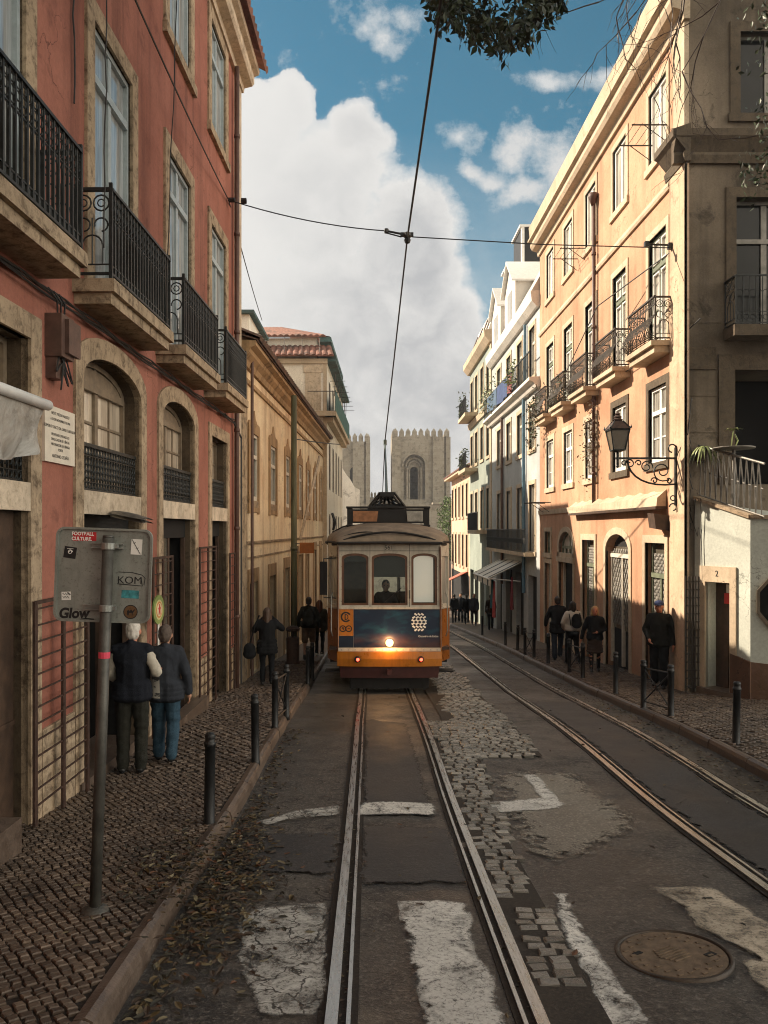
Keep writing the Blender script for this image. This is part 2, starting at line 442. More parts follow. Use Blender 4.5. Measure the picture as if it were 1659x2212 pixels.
def patchmat(name, c1, c2, rough=(.45, .7), fade=0):
    t = NT(name); a = t.noise(1.3, 6, .65); g = t.noise(42, 4, .75); m = t.noise(7, 5, .7)
    c = t.mix(t.ramp(a, .35, .65), c1, c2); c = t.mix(t.ramp(g, .52, .66, 0, .55), c, tuple(min(1, k * 2.1) for k in c2)); c = t.mix(t.ramp(g, .44, .33, 0, .5), c, tuple(k * .4 for k in c1))
    c = t.mix(t.ramp(m, .55, .7, 0, .5), c, tuple(k * .5 for k in c1))
    b = t.bsdf(c, t.ramp(a, .3, .7, *rough), 0, t.math('ADD', g, m), .45, .012, .4)
    if not fade: return t.done(b)
    at = t.n('ShaderNodeAttribute', attribute_name='edge', attribute_type='GEOMETRY'); hole = t.ramp(t.math('ADD', t.math('DIVIDE', at.outputs['Fac'], fade), t.math('ADD', t.math('MULTIPLY', t.math('SUBTRACT', m, .5), 2.4), t.math('MULTIPLY', t.math('SUBTRACT', g, .5), 1.2))), .35, .65, 1, 0)
    tr = t.n('ShaderNodeBsdfTransparent'); mx = t.n('ShaderNodeMixShader'); t.l(hole, mx.inputs[0]); t.l(b.outputs[0], mx.inputs[1]); t.l(tr.outputs[0], mx.inputs[2]); return t.done(mx)
M['asphalt'] = asphalt()
M['patchdark'] = patchmat('dark_asphalt_patch', (.022, .0215, .022), (.046, .043, .041), fade=.10)
M['patchlight'] = patchmat('worn_concrete_patch', (.12, .108, .09), (.235, .215, .175), (.40, .7), fade=.42)
M['bed'] = patchmat('dirt_between_stones', (.014, .010, .007), (.030, .021, .015), (.8, .95))
M['farpave'] = patchmat('distant_cobble', (.09, .066, .046), (.17, .13, .095))

def cobble_mat(name, a, b, rough=(.42, .7)):
    t = NT(name)
    at = t.n('ShaderNodeAttribute', attribute_name='shade', attribute_type='GEOMETRY')
    f = t.noise(26, 5, .7); g = t.noise(1.2, 5, .6); p = t.noise(140, 2)
    c = t.mix(at.outputs['Fac'], a, b)
    c = t.mix(t.ramp(f, .42, .7, 0, .5), c, tuple(k * .35 for k in a))
    c = t.mix(t.ramp(g, .45, .62, 0, .45), c, tuple(k * .45 for k in a))
    return t.done(t.bsdf(c, t.ramp(f, .3, .7, *rough), 0, t.math('ADD', f, t.math('MULTIPLY', p, .4)), .5, .008, .45))
M['calcada'] = cobble_mat('limestone_setts', (.068, .046, .032), (.175, .125, .088))
M['granite'] = cobble_mat('granite_setts', (.10, .095, .083), (.35, .33, .29), (.16, .36))

def setts(name, mat, ok, d0, d1, x0, x1, sx, sy, lift, gap=.012, ang=0, label=None, h=.022, seed=1, jit=.18, parity=True):
    """individually laid stones, each a low chamfered block of its own shade, in one sheet"""
    r = random.Random(seed); vs = []; fs = []; shade = []
    nx, ny = int((x1 - x0 + 2) / sx), int((d1 - d0 + 2) / sy)
    ca, sa = math.cos(ang), math.sin(ang)
    mx, my = (x0 + x1) / 2, (d0 + d1) / 2
    ex = max(nx, ny) if ang else 0
    N = int(((x1 - x0) + (d1 - d0)) / min(sx, sy)) if ang else 0
    rows = range(-N, N) if ang else range(ny)
    for j in rows:
        colr = range(-N, N) if ang else range(nx)
        off = (r.random() if parity else 0) * sx
        for i in colr:
            if ang:
                lx, ly = (i + .5) * sx + off * .3, (j + .5) * sy
                x, y = mx + lx * ca - ly * sa, my + lx * sa + ly * ca
                if not (x0 <= x <= x1 and d0 <= y <= d1): continue
            else:
                lx, ly = x0 + i * sx + off - sx, d0 + j * sy; x, y = lx, ly
            x += .02 * math.sin(y * 2.3); 
            if not ok(x, y): continue
            if r.random() < .012: continue
            hx, hy = (sx - gap) / 2 * (1 + r.uniform(-jit, jit * .3)), (sy - gap) / 2 * (1 + r.uniform(-jit, jit * .3))
            a = ang + r.uniform(-.16, .16); c2, s2 = math.cos(a), math.sin(a)
            top = r.uniform(-.005, .004); tx, ty = r.uniform(-.06, .06), r.uniform(-.06, .06)
            o = len(vs)
            for ring in range(3):
                k = (1.0, 1.0, .84)[ring]; z = (-.02, h * .55, h)[ring]
                for qx, qy in ((-1, -1), (1, -1), (1, 1), (-1, 1)):
                    kk = k * r.uniform(.84, 1.06)
                    px, py = qx * hx * kk, qy * hy * kk
                    X, Y = x + px * c2 - py * s2, y + px * s2 + py * c2
                    vs.append((X, Y, gz(Y) + lift + z + (top + tx * px + ty * py if ring else 0)))
            for ring in range(2):
                for q in range(4): fs.append((o + ring * 4 + q, o + ring * 4 + (q + 1) % 4, o + (ring + 1) * 4 + (q + 1) % 4, o + (ring + 1) * 4 + q))
            fs.append((o + 8, o + 9, o + 10, o + 11))
            shade.append(r.random() ** 1.2)
    mb = MB(); mb.add(vs, fs); ob = mb.build(name, mat)
    at = ob.data.attributes.new('shade', 'FLOAT', 'POINT')
    arr = [s for s in shade for _ in range(12)]
    at.data.foreach_set('value', arr)
    ob['kind'] = 'structure'
    return ob

# the ground as one sheet, then the road surface, pavements, kerbs
gm = MB()
ds = drange(-40, 12, 4) + drange(16, 220, 6) + [290]
vs = []
for d in ds:
    for x in (-250, -60, -12, 14, 60, 250): vs.append((x, d, gz(min(d, 219)) - .12))
gm.add(vs, [(i * 6 + k, i * 6 + k + 1, (i + 1) * 6 + k + 1, (i + 1) * 6 + k) for i in range(len(ds) - 1) for k in range(5)])
tag(gm.build('ground', M['farpave'], None, True), kind='structure')
strip('road', M['asphalt'], lambda d: [XK_L + i * (XK_R - XK_L) / 16 for i in range(17)], drange(-6, 24, .35) + drange(24.7, 110, 1.5), 0, noise_amp=.012)
lw = lambda d: left_wall_x(max(d, -4))
strip('left_pavement', M['bed'], lambda d: [lw(d) - .25, (lw(d) + XK_L) / 2, XK_L - .085], drange(-6, 22, .4), PAVE)
strip('far_left_pavement', M['farpave'], lambda d: [lw(d) - .25, (lw(d) + XK_L) / 2, XK_L - .085], drange(22, 100, 1.5), PAVE + .015)
strip('right_pavement', M['bed'], lambda d: [XK_R + .085, 5.4, 6.5 if d > 15 else 12], drange(-6, 15, .5) + drange(15.01, 26, .5), PAVE)
strip('far_right_pavement', M['farpave'], lambda d: [XK_R + .085, 5.4, 6.6], drange(26, 100, 1.5), PAVE + .015)

def kerb_mat():
    t = NT('worn_kerb_stone'); a = t.noise(4, 6, .7); b = t.noise(45, 3)
    c = t.mix(t.ramp(a, .3, .7), (.060, .042, .032), (.16, .118, .09))
    c = t.mix(t.ramp(b, .5, .7, 0, .4), c, (.04, .026, .018))
    return t.done(t.bsdf(c, t.ramp(a, .3, .7, .28, .55), 0, t.math('ADD', a, b), .4, .012, .5))
M['kerb'] = kerb_mat()
def kerb(name, x, side, d0, d1, seed):
    r = random.Random(seed); mb = MB(); d = d0
    while d < d1:
        L = r.uniform(.75, 1.15); e = min(d + L - .012, d1); j = r.uniform(-.012, .012); w = .105
        prof = [(-w, -.2), (-w, PAVE + .012), (-.05, PAVE + .022), (-.012, PAVE + .005), (.004, PAVE - .035), (.016, -.06)]
        a = []; b = []
        for k, (q, z) in enumerate(prof):
            a.append((x + j - side * q if side > 0 else x + j + q, d, gz(d) + z + r.uniform(-.003, .003)))
            b.append((x + j - side * q if side > 0 else x + j + q, e, gz(e) + z + r.uniform(-.003, .003)))
        n = len(prof); fs = [(k, k + 1, n + k + 1, n + k) for k in range(n - 1)] + [tuple(range(n)), tuple(reversed(range(n, 2 * n)))]
        mb.add(a + b, fs); d += L
    o = mb.build(name, M['kerb']); o['kind'] = 'structure'
kerb('left_kerb', XK_L, -1, -3, 60, 3)
kerb('right_kerb', XK_R, 1, -3, 70, 4)

setts('left_pavement_setts', M['calcada'], lambda x, y: left_wall_x(y) - .1 < x < XK_L - .125, 2.2, 9.0, -3.35, -1.4, .064, .060, PAVE + .001, .006, R(38), seed=2, h=.015)
setts('middle_left_pavement_setts', M['calcada'], lambda x, y: left_wall_x(y) - .1 < x < XK_L - .125, 9.02, 22, -3.1, -1.4, .105, .095, PAVE - .004, .013, R(38), seed=3)
setts('right_pavement_setts', M['calcada'], lambda x, y: XK_R + .125 < x < (6.3 if y > 15.7 else 8.4), 7.5, 26, 4.6, 8.4, .115, .105, PAVE - .004, .014, R(40), seed=4)
M['beddark'] = patchmat('dark_sett_joint', (.020, .016, .012), (.042, .033, .025), (.8, .95))
strip('sett_bed', M['beddark'], lambda d: [TX + G / 2 + .30, 1.6, 2.2], drange(10.2, 20, .3), .018)
def okc(x, y):
    w = noise.noise(Vector((x * 2, y * .8, 3))) * .14
    return 1.28 + w * .5 + (.12 if y > 15 else 0) < x < 2.2 + w
setts('road_setts', M['granite'], okc, 10.2, 20, 1.2, 2.3, .15, .10, .004, .006, 0, seed=5, h=.024, jit=.16)
def okn(x, y):
    w = noise.noise(Vector((x, y * 1.1, 9))) * .05
    if 5.42 < y < 5.66 or y < 4.35: return False
    lim = 1.14 if y < 7 else 1.17 + (y - 7) * .05
    return TX + G / 2 + .075 < x < lim + .06 + w
strip('rail_side_bed', M['beddark'], lambda d: [TX + G / 2 + .03, 1.1, 1.2 if d < 7 else 1.2 + (d - 7) * .06], drange(3.0, 10.6, .25), .019)
setts('rail_side_setts', M['granite'], okn, 3.0, 10.8, .9, 1.6, .135, .092, .004, .006, 0, seed=6, h=.024, jit=.16)

# smooth patches let into the carriageway
def blob(name, mat, pts, lift, seed, rag=.05):
    """closed outline given as (x, d); the edge is roughened"""
    r = random.Random(seed); q = []
    n = len(pts)
    for i in range(n):
        a, b = Vector((*pts[i], 0)), Vector((*pts[(i + 1) % n], 0)); L = (b - a).length; k = max(1, int(L / .10))
        for j in range(k):
            p = a.lerp(b, j / k); nn = noise.noise(Vector((p.x * 4, p.y * 4, seed))) * rag * .5 + r.uniform(-.2, .2) * rag
            dirn = (b - a).normalized(); q.append(Vector((p.x - dirn.y * nn, p.y + dirn.x * nn, 0)))
    tri = tessellate_polygon([q]); mb = MB()
    bm = bmesh.new(); vv = [bm.verts.new((p.x, p.y, 0)) for p in q]
    for t in tri:
        try: bm.faces.new([vv[i] for i in t])
        except ValueError: pass
    # cut across so the sheet follows the slope
    y0, y1 = min(p.y for p in q), max(p.y for p in q); area = (y1 - y0) * (max(p.x for p in q) - min(p.x for p in q)); stp = .08 if area < 3 else .22; y = math.floor(y0 / stp) * stp
    while y < y1:
        bmesh.ops.bisect_plane(bm, geom=bm.verts[:] + bm.edges[:] + bm.faces[:], plane_co=(0, y, 0), plane_no=(0, 1, 0)); y += stp
    x = math.floor(min(p.x for p in q) / stp) * stp
    while x < max(p.x for p in q):
        bmesh.ops.bisect_plane(bm, geom=bm.verts[:] + bm.edges[:] + bm.faces[:], plane_co=(x, 0, 0), plane_no=(1, 0, 0)); x += stp
    def edge_d(p):
        best = 9.0
        for i in range(len(q)):
            a, b = q[i], q[(i + 1) % len(q)]; ab = b - a; t_ = max(0, min(1, (p - a).dot(ab) / max(1e-9, ab.length_squared))); best = min(best, (p - (a + ab * t_)).length)
        return best
    ed = [edge_d(Vector((v.co.x, v.co.y, 0))) for v in bm.verts]
    for v in bm.verts: v.co.z = gz(v.co.y) + noise.noise(Vector((v.co.x * 1.1, v.co.y * 1.1, 0))) * .012 + lift
    me = bpy.data.meshes.new(name); bm.to_mesh(me); bm.free(); me.materials.append(mat)
    at = me.attributes.new('edge', 'FLOAT', 'POINT'); at.data.foreach_set('value', ed)
    o = bpy.data.objects.new(name, me); COL.objects.link(o); o['kind'] = 'structure'
    for pl in me.polygons:
        if pl.normal.z < 0: pl.flip()
    return o
def G2(px, py, lift=0.0):
    d = d_at(py, lift); return ((px - CX) * d / F, d)
xa, xb = TX - G / 2, TX + G / 2
blob('dark_road_patch', M['patchdark'], [(xa + .09, 5.9), (xb - .1, 5.95), (xb - .1, 7.4), (xa + .09, 7.5)], .016, 11, .02)
blob('dark_road_patch', M['patchdark'], [(xa + .09, 7.75), (xb - .22, 7.75), (xb - .25, 12.5), (xa + .09, 13)], .016, 12, .05)
blob('dark_road_patch', M['patchdark'], [(-1.1, 6.2), (xa - .06, 6.1), (xa - .06, 7.3), (-1.0, 7.2)], .016, 13, .08)
blob('dark_road_patch', M['patchdark'], [(TX2 - .42, 4), (TX2 + .42, 4), (TX2 + .42, 15), (TX2 - .42, 15)], .016, 14, .06)
blob('pale_road_patch', M['patchlight'], [G2(1040, 1668), G2(1150, 1662), G2(1260, 1668), G2(1330, 1720), G2(1420, 1790), G2(1290, 1860), G2(1190, 1890), G2(1120, 1850), G2(1075, 1770)], .015, 15, .07)
blob('pale_road_patch', M['patchlight'], [G2(1400, 1535), G2(1470, 1540), G2(1590, 1590), G2(1560, 1605), G2(1440, 1565)], .015, 16, .05)
blob('pale_road_patch', M['patchlight'], [G2(1210, 1432), G2(1260, 1434), G2(1330, 1460), G2(1400, 1490), G2(1330, 1492), G2(1250, 1455)], .015, 17, .05)
blob('pale_road_patch', M['patchlight'], [(.98, 10.9), (1.22, 10.8), (1.3, 16), (1.05, 16)], .015, 18, .04)

def paint_mat(name, worn, crack=1.0, col=(.80, .78, .72)):
    """white road paint, chipped through to the asphalt"""
    t = NT(name)
    a = t.noise(2.7, 8, .76, None, .5); g = t.noise(36, 5, .75); big = t.noise(1.1, 3)
    vor = t.n('ShaderNodeTexVoronoi', feature='DISTANCE_TO_EDGE'); vor.inputs['Scale'].default_value = 5.2
    dd = t.n('ShaderNodeVectorMath', operation='ADD'); t.l(t.coord(), dd.inputs[0])
    nn = t.n('ShaderNodeTexNoise'); nn.inputs['Scale'].default_value = 5; nn.inputs['Detail'].default_value = 5; t.l(t.coord(), nn.inputs['Vector'])
    sc = t.n('ShaderNodeVectorMath', operation='SCALE'); sc.inputs['Scale'].default_value = .3; t.l(nn.outputs['Color'], sc.inputs[0]); t.l(sc.outputs[0], dd.inputs[1])
    t.l(dd.outputs[0], vor.inputs['Vector'])
    ck = t.ramp(vor.outputs['Distance'], .0, .035 * crack, 1, 0)
    wear = t.math('ADD', t.ramp(a, worn - .09, worn + .13), t.ramp(g, .54, .70, 0, .7))
    at = t.n('ShaderNodeAttribute', attribute_name='edge', attribute_type='GEOMETRY'); wear = t.math('ADD', wear, t.ramp(t.math('ADD', t.math('DIVIDE', at.outputs['Fac'], .06), t.math('MULTIPLY', t.math('SUBTRACT', a, .5), 5.5)), .1, .7, 1, 0))
    hole = t.math('MINIMUM', t.math('ADD', t.math('MULTIPLY', ck, min(1, crack)), wear), 1)
    c = t.mix(t.ramp(big, .35, .65), tuple(k * .72 for k in col), col)
    c = t.mix(t.ramp(g, .42, .62, 0, .3), c, (.16, .13, .10))
    b = t.bsdf(c, .62, 0, t.math('ADD', g, a), .4, .01, .35)
    tr = t.n('ShaderNodeBsdfTransparent'); mx = t.n('ShaderNodeMixShader')
    t.l(hole, mx.inputs[0]); t.l(b.outputs[0], mx.inputs[1]); t.l(tr.outputs[0], mx.inputs[2])
    return t.done(mx)
M['paint'] = paint_mat('white_road_paint', .585, .5)
M['paintworn'] = paint_mat('cracked_road_paint', .50, 1.0, (.62, .61, .56))
M['paintold'] = paint_mat('dusty_road_paint', .54, .3, (.55, .47, .36))
L = .021
def mark(pts, mat, seed, rag=.02): return blob('road_marking', M[mat], [G2(*p, L) for p in pts], L, seed, rag)
mark([(545, 1775), (640, 1748), (741, 1736), (736, 1762), (650, 1768), (580, 1784)], 'paintworn', 21, .03)
mark([(772, 1734), (850, 1728), (936, 1735), (950, 1762), (860, 1757), (768, 1760)], 'paint', 22, .02)
mark([(512, 1975), (560, 1955), (640, 1950), (715, 1945), (712, 2100), (704, 2195), (560, 2200), (530, 2130), (508, 2080)], 'paintworn', 23, .05)
mark([(857, 1946), (960, 1940), (1018, 1946), (1024, 1990), (1030, 2060), (1062, 2100), (1080, 2160), (1110, 2250), (925, 2250), (895, 2130), (872, 2030)], 'paint', 24, .03)
mark([(1128, 1674), (1160, 1670), (1228, 1745), (1170, 1752), (1060, 1757), (1052, 1733), (1165, 1722)], 'paint', 25, .012)
mark([(1192, 1926), (1228, 1928), (1262, 2000), (1310, 2080), (1345, 2130), (1400, 2200), (1430, 2260), (1310, 2260), (1290, 2180), (1270, 2110), (1215, 2030)], 'paint', 26, .035)
mark([(1405, 1914), (1545, 1912), (1600, 1950), (1700, 2020), (1790, 2120), (1680, 2120), (1600, 2050), (1500, 2000), (1470, 1960)], 'paintold', 27, .03)
mark([(1590, 2060), (1720, 2080), (1860, 2260), (1760, 2260), (1640, 2130)], 'paintold', 28, .05)

# rails: head, flangeway and guard lip let into the road
def steel():
    t = NT('worn_rail_steel'); a = t.noise(1, 5, .6, t.map((60, 1.2, 60))); b = t.noise(30, 4)
    c = t.mix(t.ramp(a, .3, .7), (.34, .32, .29), (.66, .65, .62)); c = t.mix(t.ramp(b, .58, .74, 0, .4), c, (.09, .065, .05))
    return t.done(t.bsdf(c, t.ramp(a, .3, .7, .20, .42), .85, b, .15, .003))
M['rail'] = steel()
def rail(xc, side):
    mb = MB(); ds_ = drange(-4, 24, .5) + drange(25, 100, 2.5)
    # side = +1: guard lip on the +x side of the running head
    def bar(x0, x1, z0, z1, mi):
        vs = []
        for d in ds_:
            g = gz(d); xo = noise.noise(Vector((xc, d * .35, 5))) * .010
            for x, z in ((x0, z0), (x0, z1), (x1, z1), (x1, z0)): vs.append((xc + side * x + xo, d, g + z))
        fs = []
        for i in range(len(ds_) - 1):
            for k in range(3): fs.append((i * 4 + k, i * 4 + k + 1, (i + 1) * 4 + k + 1, (i + 1) * 4 + k))
        mb.add(vs, fs, mi)
    bar(-.034, .030, -.05, .026, 0); bar(.030, .072, -.05, .006, 1); bar(.072, .094, -.05, .023, 0); bar(-.075, -.034, -.05, .012, 1); bar(.094, .13, -.05, .011, 1)
    o = mb.build('tram_rail', [M['rail'], M['bed']], None); o['kind'] = 'structure'
for tx in (TX, TX2):
    rail(tx - G / 2, 1); rail(tx + G / 2, -1)

# fallen leaves
def leaf_mats():
    out = []
    for n_, c in (('brown_leaf', (.045, .027, .014)), ('ochre_leaf', (.085, .055, .018)), ('dark_leaf', (.026, .022, .012)), ('pale_leaf', (.15, .125, .07)), ('orange_leaf', (.10, .04, .014))):
        out.append(flat(n_, c, .6, 0, .3, 30, .2))
    return out
LM = leaf_mats()
def leaves(name, n, place, lift, seed, s0=.03, s1=.06, label=None):
    r = random.Random(seed); mb = MB()
    for _ in range(n):
        x, d, hump = place(r)
        s = r.uniform(s0, s1); a = r.uniform(0, 6.28); z = gz(d) + lift + r.uniform(.004, .02) + hump
        ca, sa = math.cos(a), math.sin(a); t1, t2 = r.uniform(-.5, .5), r.uniform(-.25, .6)
        pts = []
        for lx, ly, lz in ((-1, 0, 0), (-.3, -.42, t2), (.45, -.36, t2), (1, 0, t1), (.45, .36, t2), (-.3, .42, t2)):
            pts.append((x + s * (lx * ca - ly * sa), d + s * (lx * sa + ly * ca), z + s * lz * .6 + s * .15))
        m = r.choices(range(5), (5, 3, 5, 1.4, .8))[0]
        mb.add(pts, [(0, 1, 2, 3), (0, 3, 4, 5)], m)
    o = mb.build(name, LM, None); o['kind'] = 'stuff'
    if label: o['label'] = label
def pl_gutter(r):
    d = r.gauss(5.9, .9) if r.random() < .72 else r.uniform(3, 12); w = .26 if 4.2 < d < 7.4 else .14
    x = XK_L + .06 + abs(r.gauss(0, w)); h = max(0, .05 - abs(x - XK_L) * .09) * r.random() if 4.2 < d < 7.4 else 0
    return x, d, h
leaves('fallen_leaves', 1900, pl_gutter, .0, 31, .018, .042, 'drift of brown autumn leaves lying along the left kerb')
def pl_kerbtop(r):
    d = r.gauss(5.9, .55); x = XK_L - abs(r.gauss(0, .28)) + .1
    return x, d, PAVE + .02 + r.random() * .03
leaves('fallen_leaves', 420, pl_kerbtop, .0, 32, .018, .04, 'heap of dead leaves spilling over the left kerb onto the setts')
def pl_road(r):
    d = r.uniform(3, 16); return r.uniform(-1.2, 4.4), d, 0
leaves('fallen_leaves', 130, pl_road, .012, 33, .014, .04, 'single dead leaves scattered over the carriageway')
def pl_right(r):
    d = r.uniform(7.5, 18); return XK_R - .1 - abs(r.gauss(0, .28)), d, 0
leaves('fallen_leaves', 700, pl_right, .004, 34, .016, .036, 'strip of dead leaves along the right kerb')
def pl_rp(r):
    d = r.uniform(7.5, 17); return r.uniform(4.7, 7.6 if d < 14 else 6.1), d, PAVE + .02
leaves('fallen_leaves', 500, pl_rp, .004, 35, .014, .032, 'dead leaves scattered over the right pavement')
def pl_gap(r):
    d = r.uniform(3, 11); return TX + r.choice((-1, 1)) * (G / 2 - .052) + r.uniform(-.018, .018), d, -.012
leaves('rail_groove_litter', 260, pl_gap, .006, 36, .008, .02, 'leaf crumbs lying in the grooves of the near rails')
# ------------------------------------------------------------------ left side of the street
def ironwork(mb, fr, u0, u1, v0, v1, w, pitch=.092, r=.0125, fancy=True, mi=0):
    """straight panel of balcony iron: rails, uprights, a chain of rings and small arches under the hand rail"""
    L = (fr.pt(u1, 0) - fr.pt(u0, 0)).length; n = max(2, round(L / pitch))
    mb.fbox(fr, u0, u1, v1 - .03, v1, w - .025, w + .025, mi)
    mb.fbox(fr, u0, u1, v0, v0 + .025, w - .014, w + .014, mi)
    mb.fbox(fr, u0, u1, v0 + .09, v0 + .105, w - .008, w + .008, mi)
    mb.fbox(fr, u0, u1, v1 - .30, v1 - .288, w - .007, w + .007, mi)
    pu = (u1 - u0) / n; k = pu / (L / n)
    for i in range(n + 1):
        u = u0 + pu * i; e = r * k
        mb.fbox(fr, u - e, u + e, v0 + .02, v1 - .03, w - r, w + r, mi)
        if fancy and i < n:
            c = u + pu / 2; h = L / n / 2 - .004
            for cv, rr in ((v1 - .075, h * .85), (v1 - .17, h * .85)):
                pts = [fr.pt(c + rr * k * math.cos(a * math.pi / 5), cv + rr * math.sin(a * math.pi / 5), w) for a in range(11)]
                mb.tube(pts, .007, 4, mi, False)
            pts = [fr.pt(c + h * k * math.cos(a * math.pi / 5), v1 - .36 + h * 1.3 * math.sin(a * math.pi / 5), w) for a in range(6)]
            mb.tube(pts, .007, 4, mi, False)
            pts = [fr.pt(c - h * k * math.cos(a * math.pi / 4), v1 - .225 - h * math.sin(a * math.pi / 4), w) for a in range(5)]
            mb.tube(pts, .006, 4, mi, False)
            mb.tube([fr.pt(c, v0 + .03, w), fr.pt(c, v0 + .12, w)], .006, 4, mi, False)

def scrollpanel(mb, fr, u, w0, w1, v0, v1, mi=0):
    """end panel of a balcony: paired scrolls above, tall arch below"""
    f2 = Fr(fr.pt(u, 0, 0), fr.n, -fr.du)
    mb.fbox(f2, w0, w1, v1 - .03, v1, -.025, .025, mi); mb.fbox(f2, w0, w1, v0, v0 + .025, -.014, .014, mi); mb.fbox(f2, w0, w1, v0 + .10, v0 + .112, -.008, .008, mi)
    m = (w0 + w1) / 2; h = (w1 - w0) / 2
    for s in (-1, 1):
        c = m + s * h * .48
        mb.tube(arc((c, v1 - .15), h * .42, 0, 6.28, 12, f2, 0), .009, 4, mi, False)
        mb.tube(arc((c, v1 - .37), h * .36, -1.5, 3.4, 10, f2, 0), .009, 4, mi, False)
        mb.tube(arc((c, v1 - .15), h * .2, 0, 6.28, 8, f2, 0), .007, 4, mi, False)
        mb.fbox(f2, m + s * h * .97 - .01, m + s * h * .97 + .01, v0, v1, -.01, .01, mi)
    mb.tube([f2.pt(m - h * .55, v0 + .1, 0)] + arc((m, v1 - .58), h * .55, math.pi, 0, 8, f2, 0) + [f2.pt(m + h * .55, v0 + .1, 0)], .009, 4, mi, False)
    mb.tube([f2.pt(m, v0 + .1, 0), f2.pt(m, v1 - .3, 0)], .008, 4, mi, False)

def slab_balcony(fr, parent, u0, u1, z0, z1, depth, top, sm='stone', im='iron', fancy=True, pitch=.1):
    mb = MB()
    mb.fbox(fr, u0, u1, z1 - .13, z1, 0, depth)
    mb.fbox(fr, u0 + .05, u1 - .05, z0, z1 - .131, 0, depth - .05)
    o = mb.build('balcony', M[sm], parent)
    rb = MB(); e = .05
    ironwork(rb, fr, u0 + e, u1 - e, z1 + .05, top, depth - e, pitch, fancy=fancy)
    for u in (u0 + e, u1 - e): scrollpanel(rb, fr, u, 0, depth - e, z1 + .05, top)
    for u in (u0 + e, u1 - e): rb.fbox(fr, u - .018, u + .018, z1, top + .05, depth - e - .018, depth - e + .018)
    rb.build('railing', M[im], o)
    return o

def gate(fr, parent, u0, u1, v0f, v1, w, posts, nb, mat='rust', name='grille_gate', slope=0.0):
    mb = MB()
    for i in range(posts):
        u = u0 + (u1 - u0) * i / (posts - 1); lo = gz(fr.pt(u, 0).y) + PAVE + .03
        mb.fbox(fr, u - .028, u + .028, lo, v1, w - .012, w + .012)
    lo = gz(fr.pt(u0, 0).y) + PAVE + .12
    for k in range(nb):
        v = lo + (v1 - lo) * (k + .5) / nb
        mb.fbox(fr, u0, u1, v - .007, v + .007, w - .007, w + .007)
    mb.fbox(fr, u0, u1, v1 - .03, v1, w - .014, w + .014)
    return mb.build(name, M[mat], parent)

def shell(fr, u0, u1, depth, z0, z1, name, mat, parent):
    mb = MB(); p = fr.pt
    a = [p(u0, z0, 0), p(u1, z0, 0), p(u1, z0, -depth), p(u0, z0, -depth), p(u0, z1, 0), p(u1, z1, 0), p(u1, z1, -depth), p(u0, z1, -depth)]
    mb.add(a, [(0, 4, 7, 3), (1, 2, 6, 5), (2, 3, 7, 6), (4, 5, 6, 7)])
    return mb.build(name, M[mat], parent)

def profile(fr, u0, u1, prof, mb, mi=0):
    """moulding: closed (w, z) section run along the wall"""
    n = len(prof); a = [fr.pt(u0, z, w) for w, z in prof]; b = [fr.pt(u1, z, w) for w, z in prof]
    mb.add(a + b, [(i, (i + 1) % n, n + (i + 1) % n, n + i) for i in range(n)] + [tuple(range(n)), tuple(reversed(range(n, 2 * n)))], mi)

# ---- red house
M['sashcream'] = flat('dirty_cream_sash', (.17, .130, .088), .55, 0, .3, 9, .2)
red = thing('red_house', 'tall terracotta red house with black iron balconies and stone arches along the left pavement', 'house', FL.pt(9, gz(9) + PAVE))
def at_red(o): return o
bays = [(5.7, 6.97), (8.61, 9.87), (11.55, 12.8), (14.3, 15.55)]
mez = [(5.62, 7.08, 0), (8.31, 10.24, .30), (11.23, 13.08, .30), (14.34, 15.70, 0)]
Z0 = -4.2
holes = []
for a, b in bays: holes += [(rect_out(a, b, 2.55, 5.5), .14), (rect_out(a, b, 7.22, 9.18), .14)]
for i, (a, b, r_) in enumerate(mez):
    o_ = arch_out(a, b, .42, 1.92, r_) if r_ else rect_out(a, b, .42, 1.70)
    holes += [(o_, .34), (rect_out(a, b, Z0 + .3, .17), .14)]
inv_parent = lambda o: o
mb = wall_mesh(FL, [(-14.0, Z0), (-14.0, 9.9), (17.14, 9.9), (17.14, Z0)], holes, rmi=1)  # runs on unseen behind the viewpoint, added to cut skylight on the foreground
def adopt(o, root):     # parent while keeping world coordinates
    o.parent = root; o.matrix_parent_inverse = root.matrix_world.inverted() if False else Matrix.Translation(-root.location); return o
class Root:
    pass
_build = MB.build
def build_in(self, name, mats, parent=None, smooth=False, loc=None):
    o = _build(self, name, mats, None, smooth, loc)
    if parent is not None:
        o.parent = parent
        if parent.type == 'EMPTY' and parent.get('_world'): o.matrix_parent_inverse = Matrix.Translation(parent.location).inverted()
    return o
MB.build = build_in
red['_world'] = 1
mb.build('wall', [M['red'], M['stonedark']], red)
shell(FL, -14.0, 17.14, 8, Z0, 9.9, 'back_wall', 'red', red)
for i, (a, b) in enumerate(bays):
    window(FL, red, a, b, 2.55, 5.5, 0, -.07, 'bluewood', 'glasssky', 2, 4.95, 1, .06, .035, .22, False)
    window(FL, red, a, b, 7.22, 9.18, 0, -.07, 'bluewood', 'glasssky', 2, 8.62, 1, .055, .035, .22, True)
